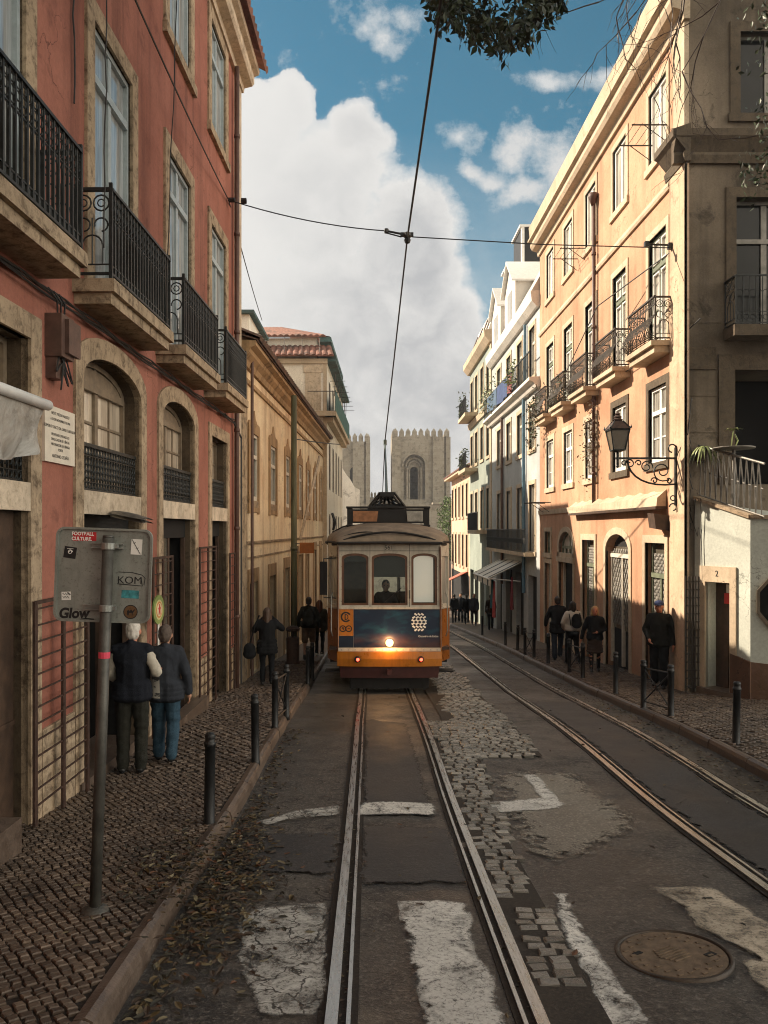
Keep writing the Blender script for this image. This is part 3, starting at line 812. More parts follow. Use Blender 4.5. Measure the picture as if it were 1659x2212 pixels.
for i, (a, b, r_) in enumerate(mez):
    top = 1.92 if r_ else 1.70
    lo = gz((a + b) / 2) + PAVE
    o = window(FL, red, a, b, .42, top, r_, -.24, 'sashcream', 'glasslace', 2, (top - r_ if r_ else None), 3, .06, .03, .22, False, surdrop=.42 - lo + .3)
    if r_:
        pb = MB(); q = arch_out(a + .08, b - .08, top - r_ - .02, top - .08, r_ - .08); pb.prism(q, FL, -.23, -.202); pb.build('tympanum', M['sashcream'], o)
    sb = MB(); sb.fbox(FL, a - .0, b + .0, .17, .42, -.03, .026); sb.build('lintel', M['stone2'], red)
    gb = MB(); n = int((b - a) / .085); w = -.06; pu = (b - a) / n
    gb.fbox(FL, a, b, .90, .94, w - .02, w + .02); gb.fbox(FL, a, b, .42, .45, w - .015, w + .015); gb.fbox(FL, a, b, .52, .53, w - .01, w + .01); gb.fbox(FL, a, b, .80, .81, w - .01, w + .01)
    for k in range(n + 1): gb.fbox(FL, a + k * pu - .008, a + k * pu + .008, .44, .91, w - .008, w + .008)
    for k in range(n):
        c = a + (k + .5) * pu
        for cv in (.60, .67, .74, .855): gb.tube(arc((c, cv), pu * .42, 0, 6.283, 8, FL, w), .008, 4, 0, False)
        gb.tube(arc((c, .485), pu * .4, 0, 6.283, 6, FL, w), .007, 4, 0, False)
    gb.build('window_guard', M['iron'], red)
    db = MB()
    if i == 0:
        db.fbox(FL, a, b, lo - .5, .17, -.20, -.13); db.fbox(FL, a, b, -1.72, -1.68, -.1299, -.115); db.fbox(FL, a + .7, a + .73, lo, .17, -.1299, -.12)
        dr = db.build('door', M['wood'], red)
    else:
        db.fbox(FL, a, b, lo - .5, .17, -1.6, -1.5); db.fbox(FL, a + .002, b - .002, -.12, .168, -.2, -.14)
        db.quad(FL.pt(a, lo - .5, -.142), FL.pt(a, .17, -.142), FL.pt(a, .17, -1.55), FL.pt(a, lo - .5, -1.55)); db.quad(FL.pt(b, lo - .5, -.142), FL.pt(b, .17, -.142), FL.pt(b, .17, -1.55), FL.pt(b, lo - .5, -1.55))
        db.quad(FL.pt(a, .165, -.142), FL.pt(b, .165, -.142), FL.pt(b, .165, -1.55), FL.pt(a, .165, -1.55))
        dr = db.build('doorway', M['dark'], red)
        fb = MB()
        fb.fbox(FL, a, a + .06, lo, -.12, -.2, -.142); fb.fbox(FL, b - .06, b, lo, -.12, -.2, -.142); fb.fbox(FL, (a + b) / 2 - .03, (a + b) / 2 + .03, lo, -.12, -.2, -.15)
        if i >= 2:
            fb.fbox(FL, a + .061, (a + b) / 2 - .031, -1.0, -.96, -.19, -.16)
        fb.build('door_frame', M['wood'], dr)
        if i >= 2:
            pn = MB(); pn.fbox(FL, a + .06, (a + b) / 2 - .03, lo + .5, -.12, -.175, -.17); pn.build('pane', M['glasslit'], dr)
    # stone plinth between the openings
for a, b in ((7.32, 8.07), (10.48, 10.99), (13.32, 14.10), (15.94, 16.48)):
    pb = MB(); pb.fbox(FL, a, b, -3.9, gz((a + b) / 2) + .95, -.02, .028); pb.build('plinth', M['stone'], red)
    pb = MB(); g_ = gz((a + b) / 2)
for u0, u1 in ((4.6, 7.36), (8.06, 10.30), (10.93, 13.16), (13.77, 15.77)):
    slab_balcony(FL, red, u0, u1, 2.30, 2.54, .43, 3.47)
mb = MB(); profile(FL, -14, 17.22, [(-.1, 9.42), (.07, 9.42), (.09, 9.52), (.26, 9.56), (.30, 9.62), (.30, 9.76), (.40, 9.80), (.42, 9.88), (-.1, 9.9)], mb); mb.build('cornice', M['stone2'], red)
mb = MB(); corrugated(mb, FL.pt(-14, 9.93, .57), FL.pt(17.35, 9.93, .57), Vector((-4.5, .1, 2.4)), .24, .06, thick=.05, rows=3); mb.build('roof', M['tile'], red)
mb = MB(); mb.fbox(FL, 16.5, 17.15, -4, 9.42, -.02, .035); mb.build('corner_pilaster', M['stone2'], red)
mb = MB(); mb.tube([FL.pt(16.3, 9.45, .10), FL.pt(16.3, 2.2, .10), FL.pt(16.3, gz(16.3) + .1, .10)], .05, 10)
for z in (8.0, 6.0, 4.0, 2.0, 0.0, -1.8): mb.tube([FL.pt(16.3, z, .10), FL.pt(16.3, z + .07, .10)], .062, 10)
mb.build('downpipe', M['pipe'], red, True)
g1 = gate(FL, red, FL.u(76, .12), FL.u(189, .12), 0, -.62, .12, 3, 13)
gate(FL, red, FL.u(331, .10), FL.u(372, .10), 0, -.36, .10, 3, 15)
gate(FL, red, FL.u(432, .10), FL.u(466, .10), 0, -.28, .10, 3, 15)
gate(FL, red, FL.u(497, .10), FL.u(507, .10), 0, -.45, .10, 2, 15)
mb = MB(); mb.fbox(FL, 4.4, FL.u(47, .3), gz(6.5) - .3, gz(6.5) + PAVE + .30, 0, .3); mb.build('doorstep', M['kerb'], red)
mb = MB(); mb.fbox(FL, 10.2, 13.3, -3.4, gz(11.8) + PAVE + .13, 0, .2); mb.build('doorstep', M['kerb'], red)
mb = MB(); mb.fbox(FL, 8.2, 10.2, -3.2, gz(9.3) + PAVE + .13, -.55, .05); mb.build('doorstep', M['kerb'], red)
# shop things in the second doorway
mb = MB(); ua, ub = 8.7, 9.5
mb.fbox(FL, ua, ub, gz(9) + PAVE + .35, gz(9) + PAVE + 1.05, -1.1, -.62); ob = mb.build('ice_chest', flat('dark_red_enamel', (.16, .022, .018), .45), red)
mb = MB(); mb.fbox(FL, 8.75, 9.3, gz(9) + 1.25, gz(9) + 2.05, -1.3, -1.27); mb.build('poster', flat('pale_poster', (.30, .34, .34), .6), red)
# junction box, plaque, awning roller, flood lamp
mb = MB(); u0 = FL.u(96); mb.fbox(FL, u0, u0 + .30, 1.62, 2.02, 0, .16); mb.fbox(FL, u0 + .08, u0 + .36, 1.66, 1.98, .161, .20); mb.fbox(FL, u0 + .02, u0 + .18, 1.42, 1.62, 0, .10)
jb = mb.build('junction_box', M['pipe'], red)
mb = MB()
for k, (a, b) in enumerate(((.10, .55), (.2, .42), (.26, .3), (.16, .2))):
    mb.tube([FL.pt(u0 + .05 + k * .05, 1.64, .12)] + [FL.pt(u0 + .05 + k * .05 + .16 * math.sin(q * .5) * (1 if k % 2 else -.4), 1.64 - a * math.sin(q * math.pi / 6) - .02 * q, .12) for q in range(1, 7)] + [FL.pt(u0 + .1 + b * .3, 1.66, .10)], .008, 5)
for k in range(3): mb.tube([FL.pt(u0 + .06 + .07 * k, 2.0, .1), FL.pt(u0 + .0 + .09 * k, 2.14, .12), FL.pt(u0 - .06 + .12 * k, 2.24, .06)], .009, 5)
mb.build('cable_loop', M['cable'], jb)
pu0, pu1 = 7.36, 8.06
mb = MB(); mb.fbox(FL, pu0, pu1, .64, 1.17, 0.001, .03); pq = mb.build('plaque', flat('ivory_stone_plaque', (.66, .60, .50), .5, 0, .1, 6, .1), red)
ang = math.atan2(1, XLB)
for s_, zz, sz in (('NESTE PRÉDIO NASCEU', 1.105, .040), ('A 24 DE NOVEMBRO DE 1906', 1.048, .036), ('RÓMULO VASCO DA GAMA CARVALHO', .975, .042), ('PROFESSOR E PEDAGOGO', .905, .036), ('DIVULGADOR DE CIÊNCIA', .858, .036), ('HISTORIADOR DA CIÊNCIA', .811, .036), ('POETA', .766, .036), ('ANTÓNIO GEDEÃO', .702, .044)):
    t = lettering('inscription', s_, sz, M['black'], FL.pt((pu0 + pu1) / 2, zz, .0315), (R(90), 0, ang), pq, extr=.0006, sx=.98)
    t.matrix_parent_inverse = pq.matrix_world.inverted()
    t.matrix_parent_inverse = Matrix.Identity(4)
    t.parent = pq
mb = MB(); mb.tube([FL.pt(4.2, 1.06, .30), FL.pt(FL.u(104, .30), 1.06, .30)], .045, 12); aw = mb.build('awning_roller', M['white'], red, True)
tm = NT('grubby_translucent_canvas'); f = tm.noise(2.2, 6, .7, None, .8); f2 = tm.noise(9, 5)
c = tm.mix(tm.ramp(f, .35, .65), (.50, .49, .46), (.24, .22, .19)); c = tm.mix(tm.ramp(f2, .55, .7, 0, .5), c, (.10, .08, .06))
M['canvas'] = tm.done(tm.bsdf(c, .35, 0, f, .6, .05))
mb = MB(); nx_, nz_ = 26, 9; vs = []; fs = []
for i in range(nx_ + 1):
    for k in range(nz_ + 1):
        u = 4.2 + (FL.u(101, .30) - 4.2) * i / nx_; t_ = k / nz_
        hang = .46 + .10 * math.sin(u * 2.2) - max(0, u - 5.9) * .2
        vs.append(FL.pt(u + .09 * t_ * math.sin(u * 3), 1.03 - hang * t_, .28 + .07 * math.sin(u * 9 + t_ * 3) * t_ + .05 * math.sin(u * 21) * t_ - .10 * t_))
for i in range(nx_):
    for k in range(nz_): fs.append((i * (nz_ + 1) + k, (i + 1) * (nz_ + 1) + k, (i + 1) * (nz_ + 1) + k + 1, i * (nz_ + 1) + k + 1))
mb.add(vs, fs); mb.build('canvas', M['canvas'], aw, True)
mb = MB(); c0 = P(243, 1113, 9.1); c1 = P(322, 1128, 8.0)
v = (c1 - c0); sd = Vector((.1, .2, 0)).normalized() * .14
vs = []
for k in range(7):
    t_ = k / 6; p = c0.lerp(c1, t_); wd = .5 + .7 * min(1, t_ * 2) * (1 - .45 * max(0, t_ - .5)); h = .045 * math.sin(math.pi * min(1, .25 + t_ * .6))
    for q in (-1, -.5, 0, .5, 1): vs.append(p + Vector((0, .17 * q * wd, h * (1 - q * q) + .02)))
fs = [(k * 5 + q, k * 5 + q + 1, (k + 1) * 5 + q + 1, (k + 1) * 5 + q) for k in range(6) for q in range(4)]
n_ = len(vs); fs += [tuple(n_ + i for i in reversed(f)) for f in fs]; vs += [v_ - Vector((0, 0, .035)) for v_ in vs]
mb.add(vs, fs); mb.tube([FL.pt(9.15, .20, .02), c0 + Vector((0, 0, .0))], .02, 6)
mb.build('flood_lamp', M['zinc'], red)

# cable runs along the red front
cb = MB()
for k in range(4):
    pts = []
    for i in range(40):
        d = 4 + i * (16.2 - 4) / 39; sag = .06 * abs(math.sin(d * 1.1 + k)) + .02 * k
        pts.append(FL.pt(d, 2.26 - sag, .05 + .012 * k))
    cb.tube(pts, .011, 5)
for k in range(2): cb.tube([FL.pt(16.2, 2.2 - .03 * k, .06), FL.pt(16.45, 1.9, .16), FL.pt(16.45 + .03 * k, gz(16.4) + .2, .16)], .02, 6)
tag(cb.build('cable_bundle', M['cable'], None), 'bundle of black cables running under the balconies of the red house', 'cable')
def wire(name, pts, r, label, group=None, sag=0.0, n=14):
    mb = MB(); pts = [Vector(p) for p in pts]
    if len(pts) == 2 and sag:
        pts = [pts[0].lerp(pts[1], i / n) - Vector((0, 0, sag * 4 * (i / n) * (1 - i / n))) for i in range(n + 1)]
    mb.tube(pts, r, 5); return tag(mb.build(name, M['cable'], None), label, 'cable', group)
def dangle(px0, px1, z0, z1, w, seed):
    r = random.Random(seed); n = 16; pts = []
    for i in range(n + 1):
        t_ = i / n; d = FL.u(px0 + (px1 - px0) * t_, w); pts.append(FL.pt(d, z0 + (z1 - z0) * t_, w + r.uniform(-.01, .01)) + Vector((0, r.uniform(-.015, .015), 0)))
    return pts
wire('hanging_cable', dangle(235, 226, 7.6, 2.7, .48, 1), .007, "thin black cable hanging before the tall window over the red house's second balcony")
wire('hanging_cable', dangle(389, 358, 8.4, 2.6, .40, 2), .007, "twisted black cable hanging before the windows over the red house's third balcony")
wire('hanging_cable', dangle(157, 160, 7.8, 4.3, .03, 3), .009, 'short loose cable clipped to the bare red wall beside the second balcony')

# ---- ochre house
och = thing('ochre_house', 'low peeling ochre house with mossy tiled eaves beyond the red house', 'house', FY.pt(26, gz(26) + PAVE)); och['_world'] = 1
wins = [(18.2, 19.26), (21.1, 22.12), (23.98, 24.95), (27.1, 28.1), (29.6, 30.5), (32.1, 33.0), (34.6, 35.4)]
doors = [(FY.u(537), FY.u(555), -1.22), (FY.u(581), FY.u(593.5), -1.22), (FY.u(614), FY.u(624), -1.15), (FY.u(643), FY.u(653), -.85), (FY.u(661), FY.u(666), -.9), (FY.u(677), FY.u(682), -.8), (FY.u(690), FY.u(693), -.8)]
Zb = -6.5
holes = [(rect_out(a, b, .69, 2.25), .18) for a, b in wins] + [(rect_out(a, b, gz(a) + (.15 if i < 4 else 1.0), t), .25) for i, (a, b, t) in enumerate(doors)]
mb = wall_mesh(FY, [(17.16, Zb), (17.16, 3.6), (36, 3.6), (36, Zb)], holes); mb.build('wall', M['yellow'], och)
shell(FY, 17.16, 36, 9, Zb, 3.6, 'back_wall', 'yellow', och)
for a, b in wins:
    o = window(FY, och, a, b, .69, 2.25, 0, -.05, 'whitewood', 'glass', 2, 1.72, 1, .07, None)
    sb = MB(); c = (a + b) / 2; e = .19
    outp = [(a - e, .38), (a - e, 2.42), (a - e * .6, 2.5), (c - .32, 2.52), (c - .12, 2.62), (c, 2.80), (c + .12, 2.62), (c + .32, 2.52), (b + e * .6, 2.5), (b + e, 2.42), (b + e, .38)]
    inp = [(a, .38), (a, 2.1), (a, 2.25), (c - .3, 2.25), (c - .1, 2.25), (c, 2.25), (c + .1, 2.25), (c + .3, 2.25), (b, 2.25), (b, 2.1), (b, .38)]
    sb.ring(inp, outp, FY, -.04, .04); sb.fbox(FY, a - .01, b + .01, .42, .60, -.02, .03); sb.build('surround', M['yellowdirt'], o)
for i, (a, b, t) in enumerate(doors):
    lo = gz(a) + (.15 if i < 4 else 1.0)
    db = MB(); db.fbox(FY, a, b, lo - .4 if i < 4 else lo, t, -.24, -.2)
    db.fbox(FY, a, a + .07, lo, t, -.199, -.15); db.fbox(FY, b - .07, b, lo, t, -.199, -.15); db.fbox(FY, (a + b) / 2 - .03, (a + b) / 2 + .03, lo, t, -.199, -.17); db.fbox(FY, a + .07, b - .07, t - .45, t - .40, -.199, -.16)
    o = db.build('door' if i < 4 else 'shutter', M['wood'], och)
    sb = MB(); sb.ring([(a, lo), (a, t), (b, t), (b, lo)], [(a - .17, lo), (a - .17, t + .32), (b + .17, t + .32), (b + .17, lo)], FY, -.03, .03); sb.build('surround', M['yellowdirt'], o)
mb = MB(); mb.fbox(FY, 17.17, 17.75, Zb, 3.3, -.03, .05); mb.build('corner_pilaster', M['stonecol'], och)
mb = MB(); profile(FY, 17.17, 36.1, [(-.05, 3.28), (.05, 3.28), (.05, 3.38), (-.05, 3.40)], mb); profile(FY, 17.17, 36.1, [(-.05, 3.62), (.06, 3.62), (.10, 3.74), (.20, 3.84), (.22, 3.92), (.34, 3.98), (.34, 4.08), (-.05, 4.1)], mb); mb.build('cornice', M['yellowdirt'], och)
mb = MB(); profile(FY, 17.76, 35.9, [(-.05, -.34), (.05, -.32), (.06, -.27), (-.05, -.25)], mb); profile(FY, 17.76, 35.9, [(-.05, -.66), (.025, -.66), (.025, -.62), (-.05, -.60)], mb); mb.build('string_course', M['stonecol'], och)
mb = MB(); corrugated(mb, FY.pt(17.17, 4.14, .44), FY.pt(36.2, 4.14, .44), Vector((-4.2, .1, 1.7)), .25, .07, thick=.05, rows=3)
corrugated(mb, FY.pt(17.17, 4.09, .38), FY.pt(36.2, 4.09, .38), Vector((-.5, 0, .14)), .25, .06, thick=.03, rows=1); mb.build('roof', M['tiledark'], och)
r = random.Random(4); mb = MB()
for k in range(260):
    d = r.choice((r.uniform(17.25, 18.6), r.uniform(17.25, 30))); p = FY.pt(d, 4.16 + r.uniform(-.02, .12), .40 - r.uniform(0, .5)); s = r.uniform(.03, .09)
    a = r.uniform(0, 6.28)
    mb.add([p + Vector((s * math.cos(a + q), s * math.sin(a + q), s * r.uniform(-.3, .9))) for q in (0, 2, 4)], [(0, 1, 2)])
mb.build('moss', flat('dark_moss', (.03, .032, .014), .9, 0, .4, 9, .2), och)
mb = MB(); mb.tube([FY.pt(17.95, 4.0, .12), FY.pt(17.95, gz(18) + .2, .12)], .035, 8); mb.build('downpipe', M['pipe'], och)
# leaning pole on the far half of the ochre wall
mb = MB(); mb.tube([FY.pt(FY.u(646, .12), -.3, .16), FY.pt(FY.u(690, .3), 2.9, .3)], .05, 8); tag(mb.build('leaning_pole', M['stone2'], None, True), 'pale pole leaning askew against the ochre wall', 'pole')

# ---- cream house with two tiled roofs
crm = thing('cream_house', 'cream corner house with two tiled roofs and a netted balcony rising behind the ochre house', 'house', FC.pt(40, gz(40) + PAVE)); crm['_world'] = 1
FS = Fr(FC.pt(36.02, 0), (-1, 0), (0, -1))      # its flank facing down the street
ww = [(37.6, 38.5), (39.8, 40.7), (42, 42.9), (44.2, 45.1), (46.3, 47.2)]
holes = []
for a, b in ww: holes += [(rect_out(a, b, 1.9, 4.1), .2), (rect_out(a, b, -1.4, .75), .2), (rect_out(a, b, 5.35, 7.0), .2), (rect_out(a, b, gz(a) + .2, -2.2), .2)]
mb = wall_mesh(FC, [(36, -8), (36, 7.7), (48, 7.7), (48, -8)], holes); mb.build('wall', M['cream'], crm)
shell(FC, 36, 48, 9, -8, 7.7, 'side_wall', 'cream', crm)
for a, b in ww:
    for lo, hi in ((1.9, 4.1), (-1.4, .75), (5.35, 7.0)): window(FC, crm, a, b, lo, hi, 0, -.06, 'wood', 'glass', 2, None, 1, .08, None, sill=False)
    db = MB(); db.fbox(FC, a, b, gz(a) - .2, -2.2, -.2, -.15); db.build('door', M['wood'], crm)
for u0, u1 in ((.25, .95), (2.3, 3.0)):
    mb = MB(); mb.fbox(FS, u0, u1, 5.4, 7.1, -.02, .03); mb.fbox(FS, u0 - .08, u1 + .08, 7.1, 7.45, -.02, .05); mb.build('blind_window', M['stone2'], crm)
mb = MB(); mb.fbox(FS, -.02, .14, -8, 7.5, -.02, .05); mb.fbox(FS, -.05, 5, 7.5, 7.72, -.02, .10); mb.build('corner_trim', M['peachtrim'], crm)
mb = MB(); corrugated(mb, FS.pt(-.35, 7.82, .30), FS.pt(6, 7.82, .30), (Vector((-.2, 1.5, .75)), Vector((0, 1.5, .75))), .26, .07, thick=.05, rows=2); mb.build('roof', M['tile'], crm)
mb = MB(); mb.add([FC.pt(36.0, 7.74, .4), FC.pt(48, 7.74, .4), FC.pt(48, 8.5, -1.4), FC.pt(37.2, 8.5, -1.4)], [(0, 1, 2, 3)]); mb.fbox(FC, 36, 48, 7.62, 7.735, -.05, .42); mb.build('front_roof', M['tileteal'], crm)
mb = MB(); q = [FC.pt(37.2, 7.6, -.55), FC.pt(46, 7.6, -.55), FC.pt(46, 7.6, -8), FC.pt(37.2, 7.6, -8)]; mb.hexa(q + [p + Vector((0, 0, 1.35)) for p in q]); mb.build('attic_storey', M['cream'], crm)
mb = MB(); FS2 = Fr(FC.pt(37.2, 0, -.3), (-1, 0), (0, -1)); corrugated(mb, FS2.pt(-.2, 8.98, .3), FS2.pt(6.2, 8.98, .3), (Vector((-2.3, 2.6, 1.0)), Vector((0, 2.6, 1.0))), .27, .075, thick=.05, rows=3)
mb.add([FC.pt(36.9, 8.95, .1), FC.pt(46.3, 8.95, .1), FC.pt(44, 9.95, -2.3), FC.pt(39.6, 9.95, -2.3)], [(0, 1, 2, 3)]); mb.build('attic_roof', M['tile'], crm)
mb = MB(); mb.fbox(FC, 36.95, 46.3, 8.72, 8.93, -.4, .14); mb.build('attic_eave', M['tileteal'], crm)
mb = MB()
for k in range(5): mb.tube([FS.pt(.3 + k * .8, 7.9, .05), FS.pt(.3 + k * .8, 8.72, -.1)], .014, 4)
mb.tube([FS.pt(.3, 8.72, -.1), FS.pt(3.5, 8.72, -.1)], .016, 4); mb.tube([FS.pt(.3, 8.3, -.02), FS.pt(3.5, 8.3, -.02)], .01, 4); mb.build('terrace_rail', M['iron2'], crm)
mb = MB(); mb.fbox(FC, 35.6, 47.6, 5.1, 5.32, -.02, .45); mb.fbox(FS, -.45, .8, 5.1, 5.32, .0, .42); mb.fbox(FC, 36, 47.5, 4.88, 5.099, -.02, .3); bal = mb.build('balcony', M['peachtrim'], crm)
rb = MB()
for k in range(10): rb.fbox(FS, -.42 + k * .135, -.41 + k * .135, 5.32, 6.2, .38, .39)
rb.fbox(FS, -.44, .82, 6.18, 6.21, .37, .41); rb.build('railing', M['iron2'], bal)
nb_ = MB(); nb_.fbox(FC, 35.65, 47.6, 5.34, 6.25, .42, .44); nb_.build('screen_netting', flat('teal_green_netting', (.035, .11, .095), .8, 0, .4, 4, .4), bal)
mb = MB(); r = random.Random(9)
for k in range(7):
    d = 37 + k * 1.5; mb.tube([FC.pt(d, 6.2, .3), FC.pt(d, 7.0 + r.random() * .5, .34)], .018, 4); mb.tube([FC.pt(d, 6.9, .1), FC.pt(d, 6.9, .8)], .014, 4)
mb.build('aerial_bracket', M['iron2'], crm)
mb = MB(); mb.tube([FC.pt(36.5, -.3, .06), FC.pt(36.8, -.5, .08), FC.pt(37.1, -.55, .1), FC.pt(37.4, -.4, .08)], .03, 5); mb.tube([FC.pt(37.1, -.55, .1), FC.pt(37.1, -4.5, .1)], .04, 6); mb.build('drain_pipe', M['cable'], crm)
# attic behind the red house
atc = thing('rear_house', "top of a pale house with a teal edged roof behind the red house corner", 'house', (-6.4, 32, gz(32))); atc['_world'] = 1
mb = MB(); mb.box(-12, -4.55, 30, 34, -6, 8.1); mb.build('wall', M['cream'], atc)
mb = MB(); mb.box(-12, -4.35, 29.8, 34.2, 8.11, 8.22); mb.hexa([(-12, 29.8, 8.23), (-4.35, 29.8, 8.23), (-4.35, 34.2, 8.23), (-12, 34.2, 8.23), (-12, 31.9, 9.3), (-5.2, 31.9, 8.75), (-5.2, 32.1, 8.75), (-12, 32.1, 9.3)]); mb.build('roof', M['tileteal'], atc)
mb = MB(); mb.box(-5.3, -4.8, 29.97, 30.02, 6.3, 7.3); mb.build('window', M['wood'], atc)
# ruined white wall
mb = MB(); d = 63; pts = [P(736, 1005, d), P(748, 1025, d), P(757, 1036, d), P(766, 1052, d), P(777, 1058, d), P(777, 1190, d), P(736, 1190, d)]
f0 = Fr((0, d), (1, 0), (0, -1)); mb.prism([(p.x, p.z) for p in pts], f0, -.6, 0)
tag(mb.build('ruined_wall', plaster('peeling_white_wall', (.70, .68, .62), (.10, .09, .07), .55, .8, .3, .8), None), 'peeling white wall with a sloping broken top before the left church tower', 'wall')

# ---- cathedral at the foot of the street
def ashlar():
    t = NT('old_church_ashlar'); br = t.n('ShaderNodeTexBrick'); br.inputs['Scale'].default_value = 1.0
    br.inputs['Color1'].default_value = (.30, .265, .205, 1); br.inputs['Color2'].default_value = (.22, .19, .145, 1); br.inputs['Mortar'].default_value = (.2, .17, .12, 1)
    br.inputs['Brick Width'].default_value = .9; br.inputs['Row Height'].default_value = .45; br.inputs['Mortar Size'].default_value = .02
    cx = t.n('ShaderNodeSeparateXYZ'); t.l(t.coord(), cx.inputs[0]); cb_ = t.n('ShaderNodeCombineXYZ'); ad = t.math('ADD', cx.outputs[0], cx.outputs[1]); t.l(ad, cb_.inputs[0]); t.l(cx.outputs[2], cb_.inputs[1]); t.l(cb_.outputs[0], br.inputs['Vector'])
    n1 = t.noise(.35, 6, .7); n2 = t.noise(1.6, 6, .7)
    c = t.mix(t.ramp(n1, .35, .65, 0, .6), br.outputs['Color'], (.34, .31, .25)); c = t.mix(t.ramp(n2, .5, .66, 0, .75), c, (.10, .082, .06))
    return t.done(t.bsdf(c, .9, 0, n2, .4, .08))
M['ashlar'] = ashlar()
cath = thing('cathedral', 'weathered stone church with two battlemented bell towers closing the end of the street', 'church', (6, 124, gz(120))); cath['_world'] = 1
def merlon(mb, x0, x1, y0, y1, z, h=1.2):
    xm, ym = (x0 + x1) / 2, (y0 + y1) / 2
    mb.box(x0, x1, y0, y1, z, z + h * .6)
    mb.add([(x0, y0, z + h * .6), (x1, y0, z + h * .6), (x1, y1, z + h * .6), (x0, y1, z + h * .6), (xm, ym, z + h)], [(0, 1, 4), (1, 2, 4), (2, 3, 4), (3, 0, 4)])
def tower(x0, x1, d0, zt, win):
    w = x1 - x0; f = Fr((x0, d0), (1, 0), (0, -1)); c = w * .385
    hole = arch_out(c - 1.62, c + 1.62, 1.4 + 5.0 - 0.0 - 1.8, 11.35, 1.62) if win else None
    ho = [hole] if win else []
    mb = wall_mesh(f, [(0, -14), (0, zt), (w, zt), (w, -14)], ho, 1.1)
    mb.add([(x0, d0, -14), (x0, d0 + w, -14), (x0, d0 + w, zt), (x0, d0, zt)], [(0, 1, 2, 3)]); mb.add([(x1, d0, -14), (x1, d0 + w, -14), (x1, d0 + w, zt), (x1, d0, zt)], [(0, 1, 2, 3)])
    mb.quad((x0, d0 + w, -14), (x1, d0 + w, -14), (x1, d0 + w, zt), (x0, d0 + w, zt)); mb.quad((x0, d0, zt), (x1, d0, zt), (x1, d0 + w, zt), (x0, d0 + w, zt))
    # flat buttresses at the corners and one beside the window
    for a, b in ((-.05, 1.25), (w - 2.6, w - .9), (w - .6, w + .05)): mb.fbox(f, a, b, -14, zt - .02, 0.001, .35)
    o = mb.build('tower', M['ashlar'], cath)
    m = MB(); n = 9; st = w / n
    for i in range(n):
        a = x0 + i * st + st * .12; merlon(m, a, a + st * .74, d0 - .36 if i in (0, n - 1) else d0, d0 + .5, zt, 1.35)
        merlon(m, a, a + st * .74, d0 + w - .5, d0 + w, zt, 1.35)
    for i in range(1, n - 1):
        for xx in (x0, x1 - .5): merlon(m, xx, xx + .5, d0 + i * st, d0 + i * st + st * .7, zt, 1.35)
    m.build('battlement', M['ashlar'], o)
    if win:
        f2 = Fr((x0, d0 + 1.1), (1, 0), (0, -1)); inner = arch_out(c - .58, c + .62, 4.0, 9.6, .62)
        m = wall_mesh(f2, [(c - 1.7, 4.5), (c - 1.7, 11.4), (c + 1.7, 11.4), (c + 1.7, 4.5)], [([(a, max(b, 4.6)) for a, b in inner], .8)])
        for s in (-1, 1): m.tube([f2.pt(c + s * 1.1, 4.6, .5), f2.pt(c + s * 1.1, 9.4, .5)], .2, 8); m.tube([f2.pt(c + s * .75, 4.6, .2), f2.pt(c + s * .75, 9.0, .2)], .14, 8)
        for k, (rr, ww_) in enumerate(((1.25, .55), (.85, .2))): m.tube(arc((c, 9.6), rr, 0, math.pi, 12, f2, ww_), .16, 6)
        m.build('belfry_window', M['ashlar'], o)
        m = MB(); q = arch_out(c - 1.85, c + 1.85, 9.5, 11.6, 1.85); m.ring(arch_out(c - 1.62, c + 1.62, 9.5, 11.35, 1.62), q, f, -.05, .22); m.build('hood_mould', M['ashlar'], o)
    return o
xr0, xr1 = P(847, 0, 120).x, P(972, 0, 120).x
tower(xr0, xr1, 120, 14.0, True)
xl1 = P(799, 0, 121).x
tower(xl1 - 8.2, xl1, 121, 13.4, False)
m = MB(); fl_ = Fr((xl1 - 8.2, 121), (1, 0), (0, -1)); m.prism(arch_out(5.2, 6.6, 2, 9.6, .7), fl_, -.2, .04); m.build('blind_window', M['dark'], cath)
m = MB(); m.box(xl1 - 1, xr0 + .5, 122, 128, -14, 5.0)
for i in range(7): merlon(m, xl1 + .1 + i * .52, xl1 + .45 + i * .52, 122, 122.4, 5.0, .9)
m.build('nave_front', M['ashlar'], cath)
m = MB(); m.box(xr0 - 9, xr1 + .8, 112, 117, -14, 3.6); m.box(xr0 + 5.5, xr1 + 1.2, 111.8, 117.2, 3.61, 3.9); m.build('porch', M['ashlar'], cath)
# ------------------------------------------------------------------ right side of the street
FG = Fr((0, 15.73), (1, 0), (0, -1))
pch = thing('peach_house', 'sunlit peach corner house with bellied iron balconies and a shaded grey flank', 'house', (XR, 22, gz(22) + PAVE)); pch['_world'] = 1
cen = [17.22, 19.85, 22.45, 25.0, 27.5]; hw = .53
gnd = [(16.76, 17.97, None, -.28, 0), (19.1, 21.0, None, -.10, .45), (22.05, 23.3, None, -.28, 0), (24.4, 26.2, None, -.9, 0), (27.4, 28.3, None, -1.15, 0)]
holes = []
for c in cen: holes += [rect_out(c - hw, c + hw, 8.03, 9.62), rect_out(c - hw, c + hw, 3.92, 6.40), rect_out(c - hw, c + hw, 1.46, 3.10)]
for a, b, _, t, r_ in gnd: holes.append(arch_out(a, b, gz(a) + PAVE + .02 - .5, t, r_) if r_ else rect_out(a, b, gz(a) + PAVE - .5, t))
holes.append(arch_out(24.4, 26.2, -.86, -.05, .5)); holes.append(rect_out(27.4, 28.3, -.80, -.05))
wall_mesh(FR, [(15.73, -5), (15.73, 10.9), (29.2, 10.9), (29.2, -5)], [(h, .2) for h in holes]).build('wall', M['peach'], pch)
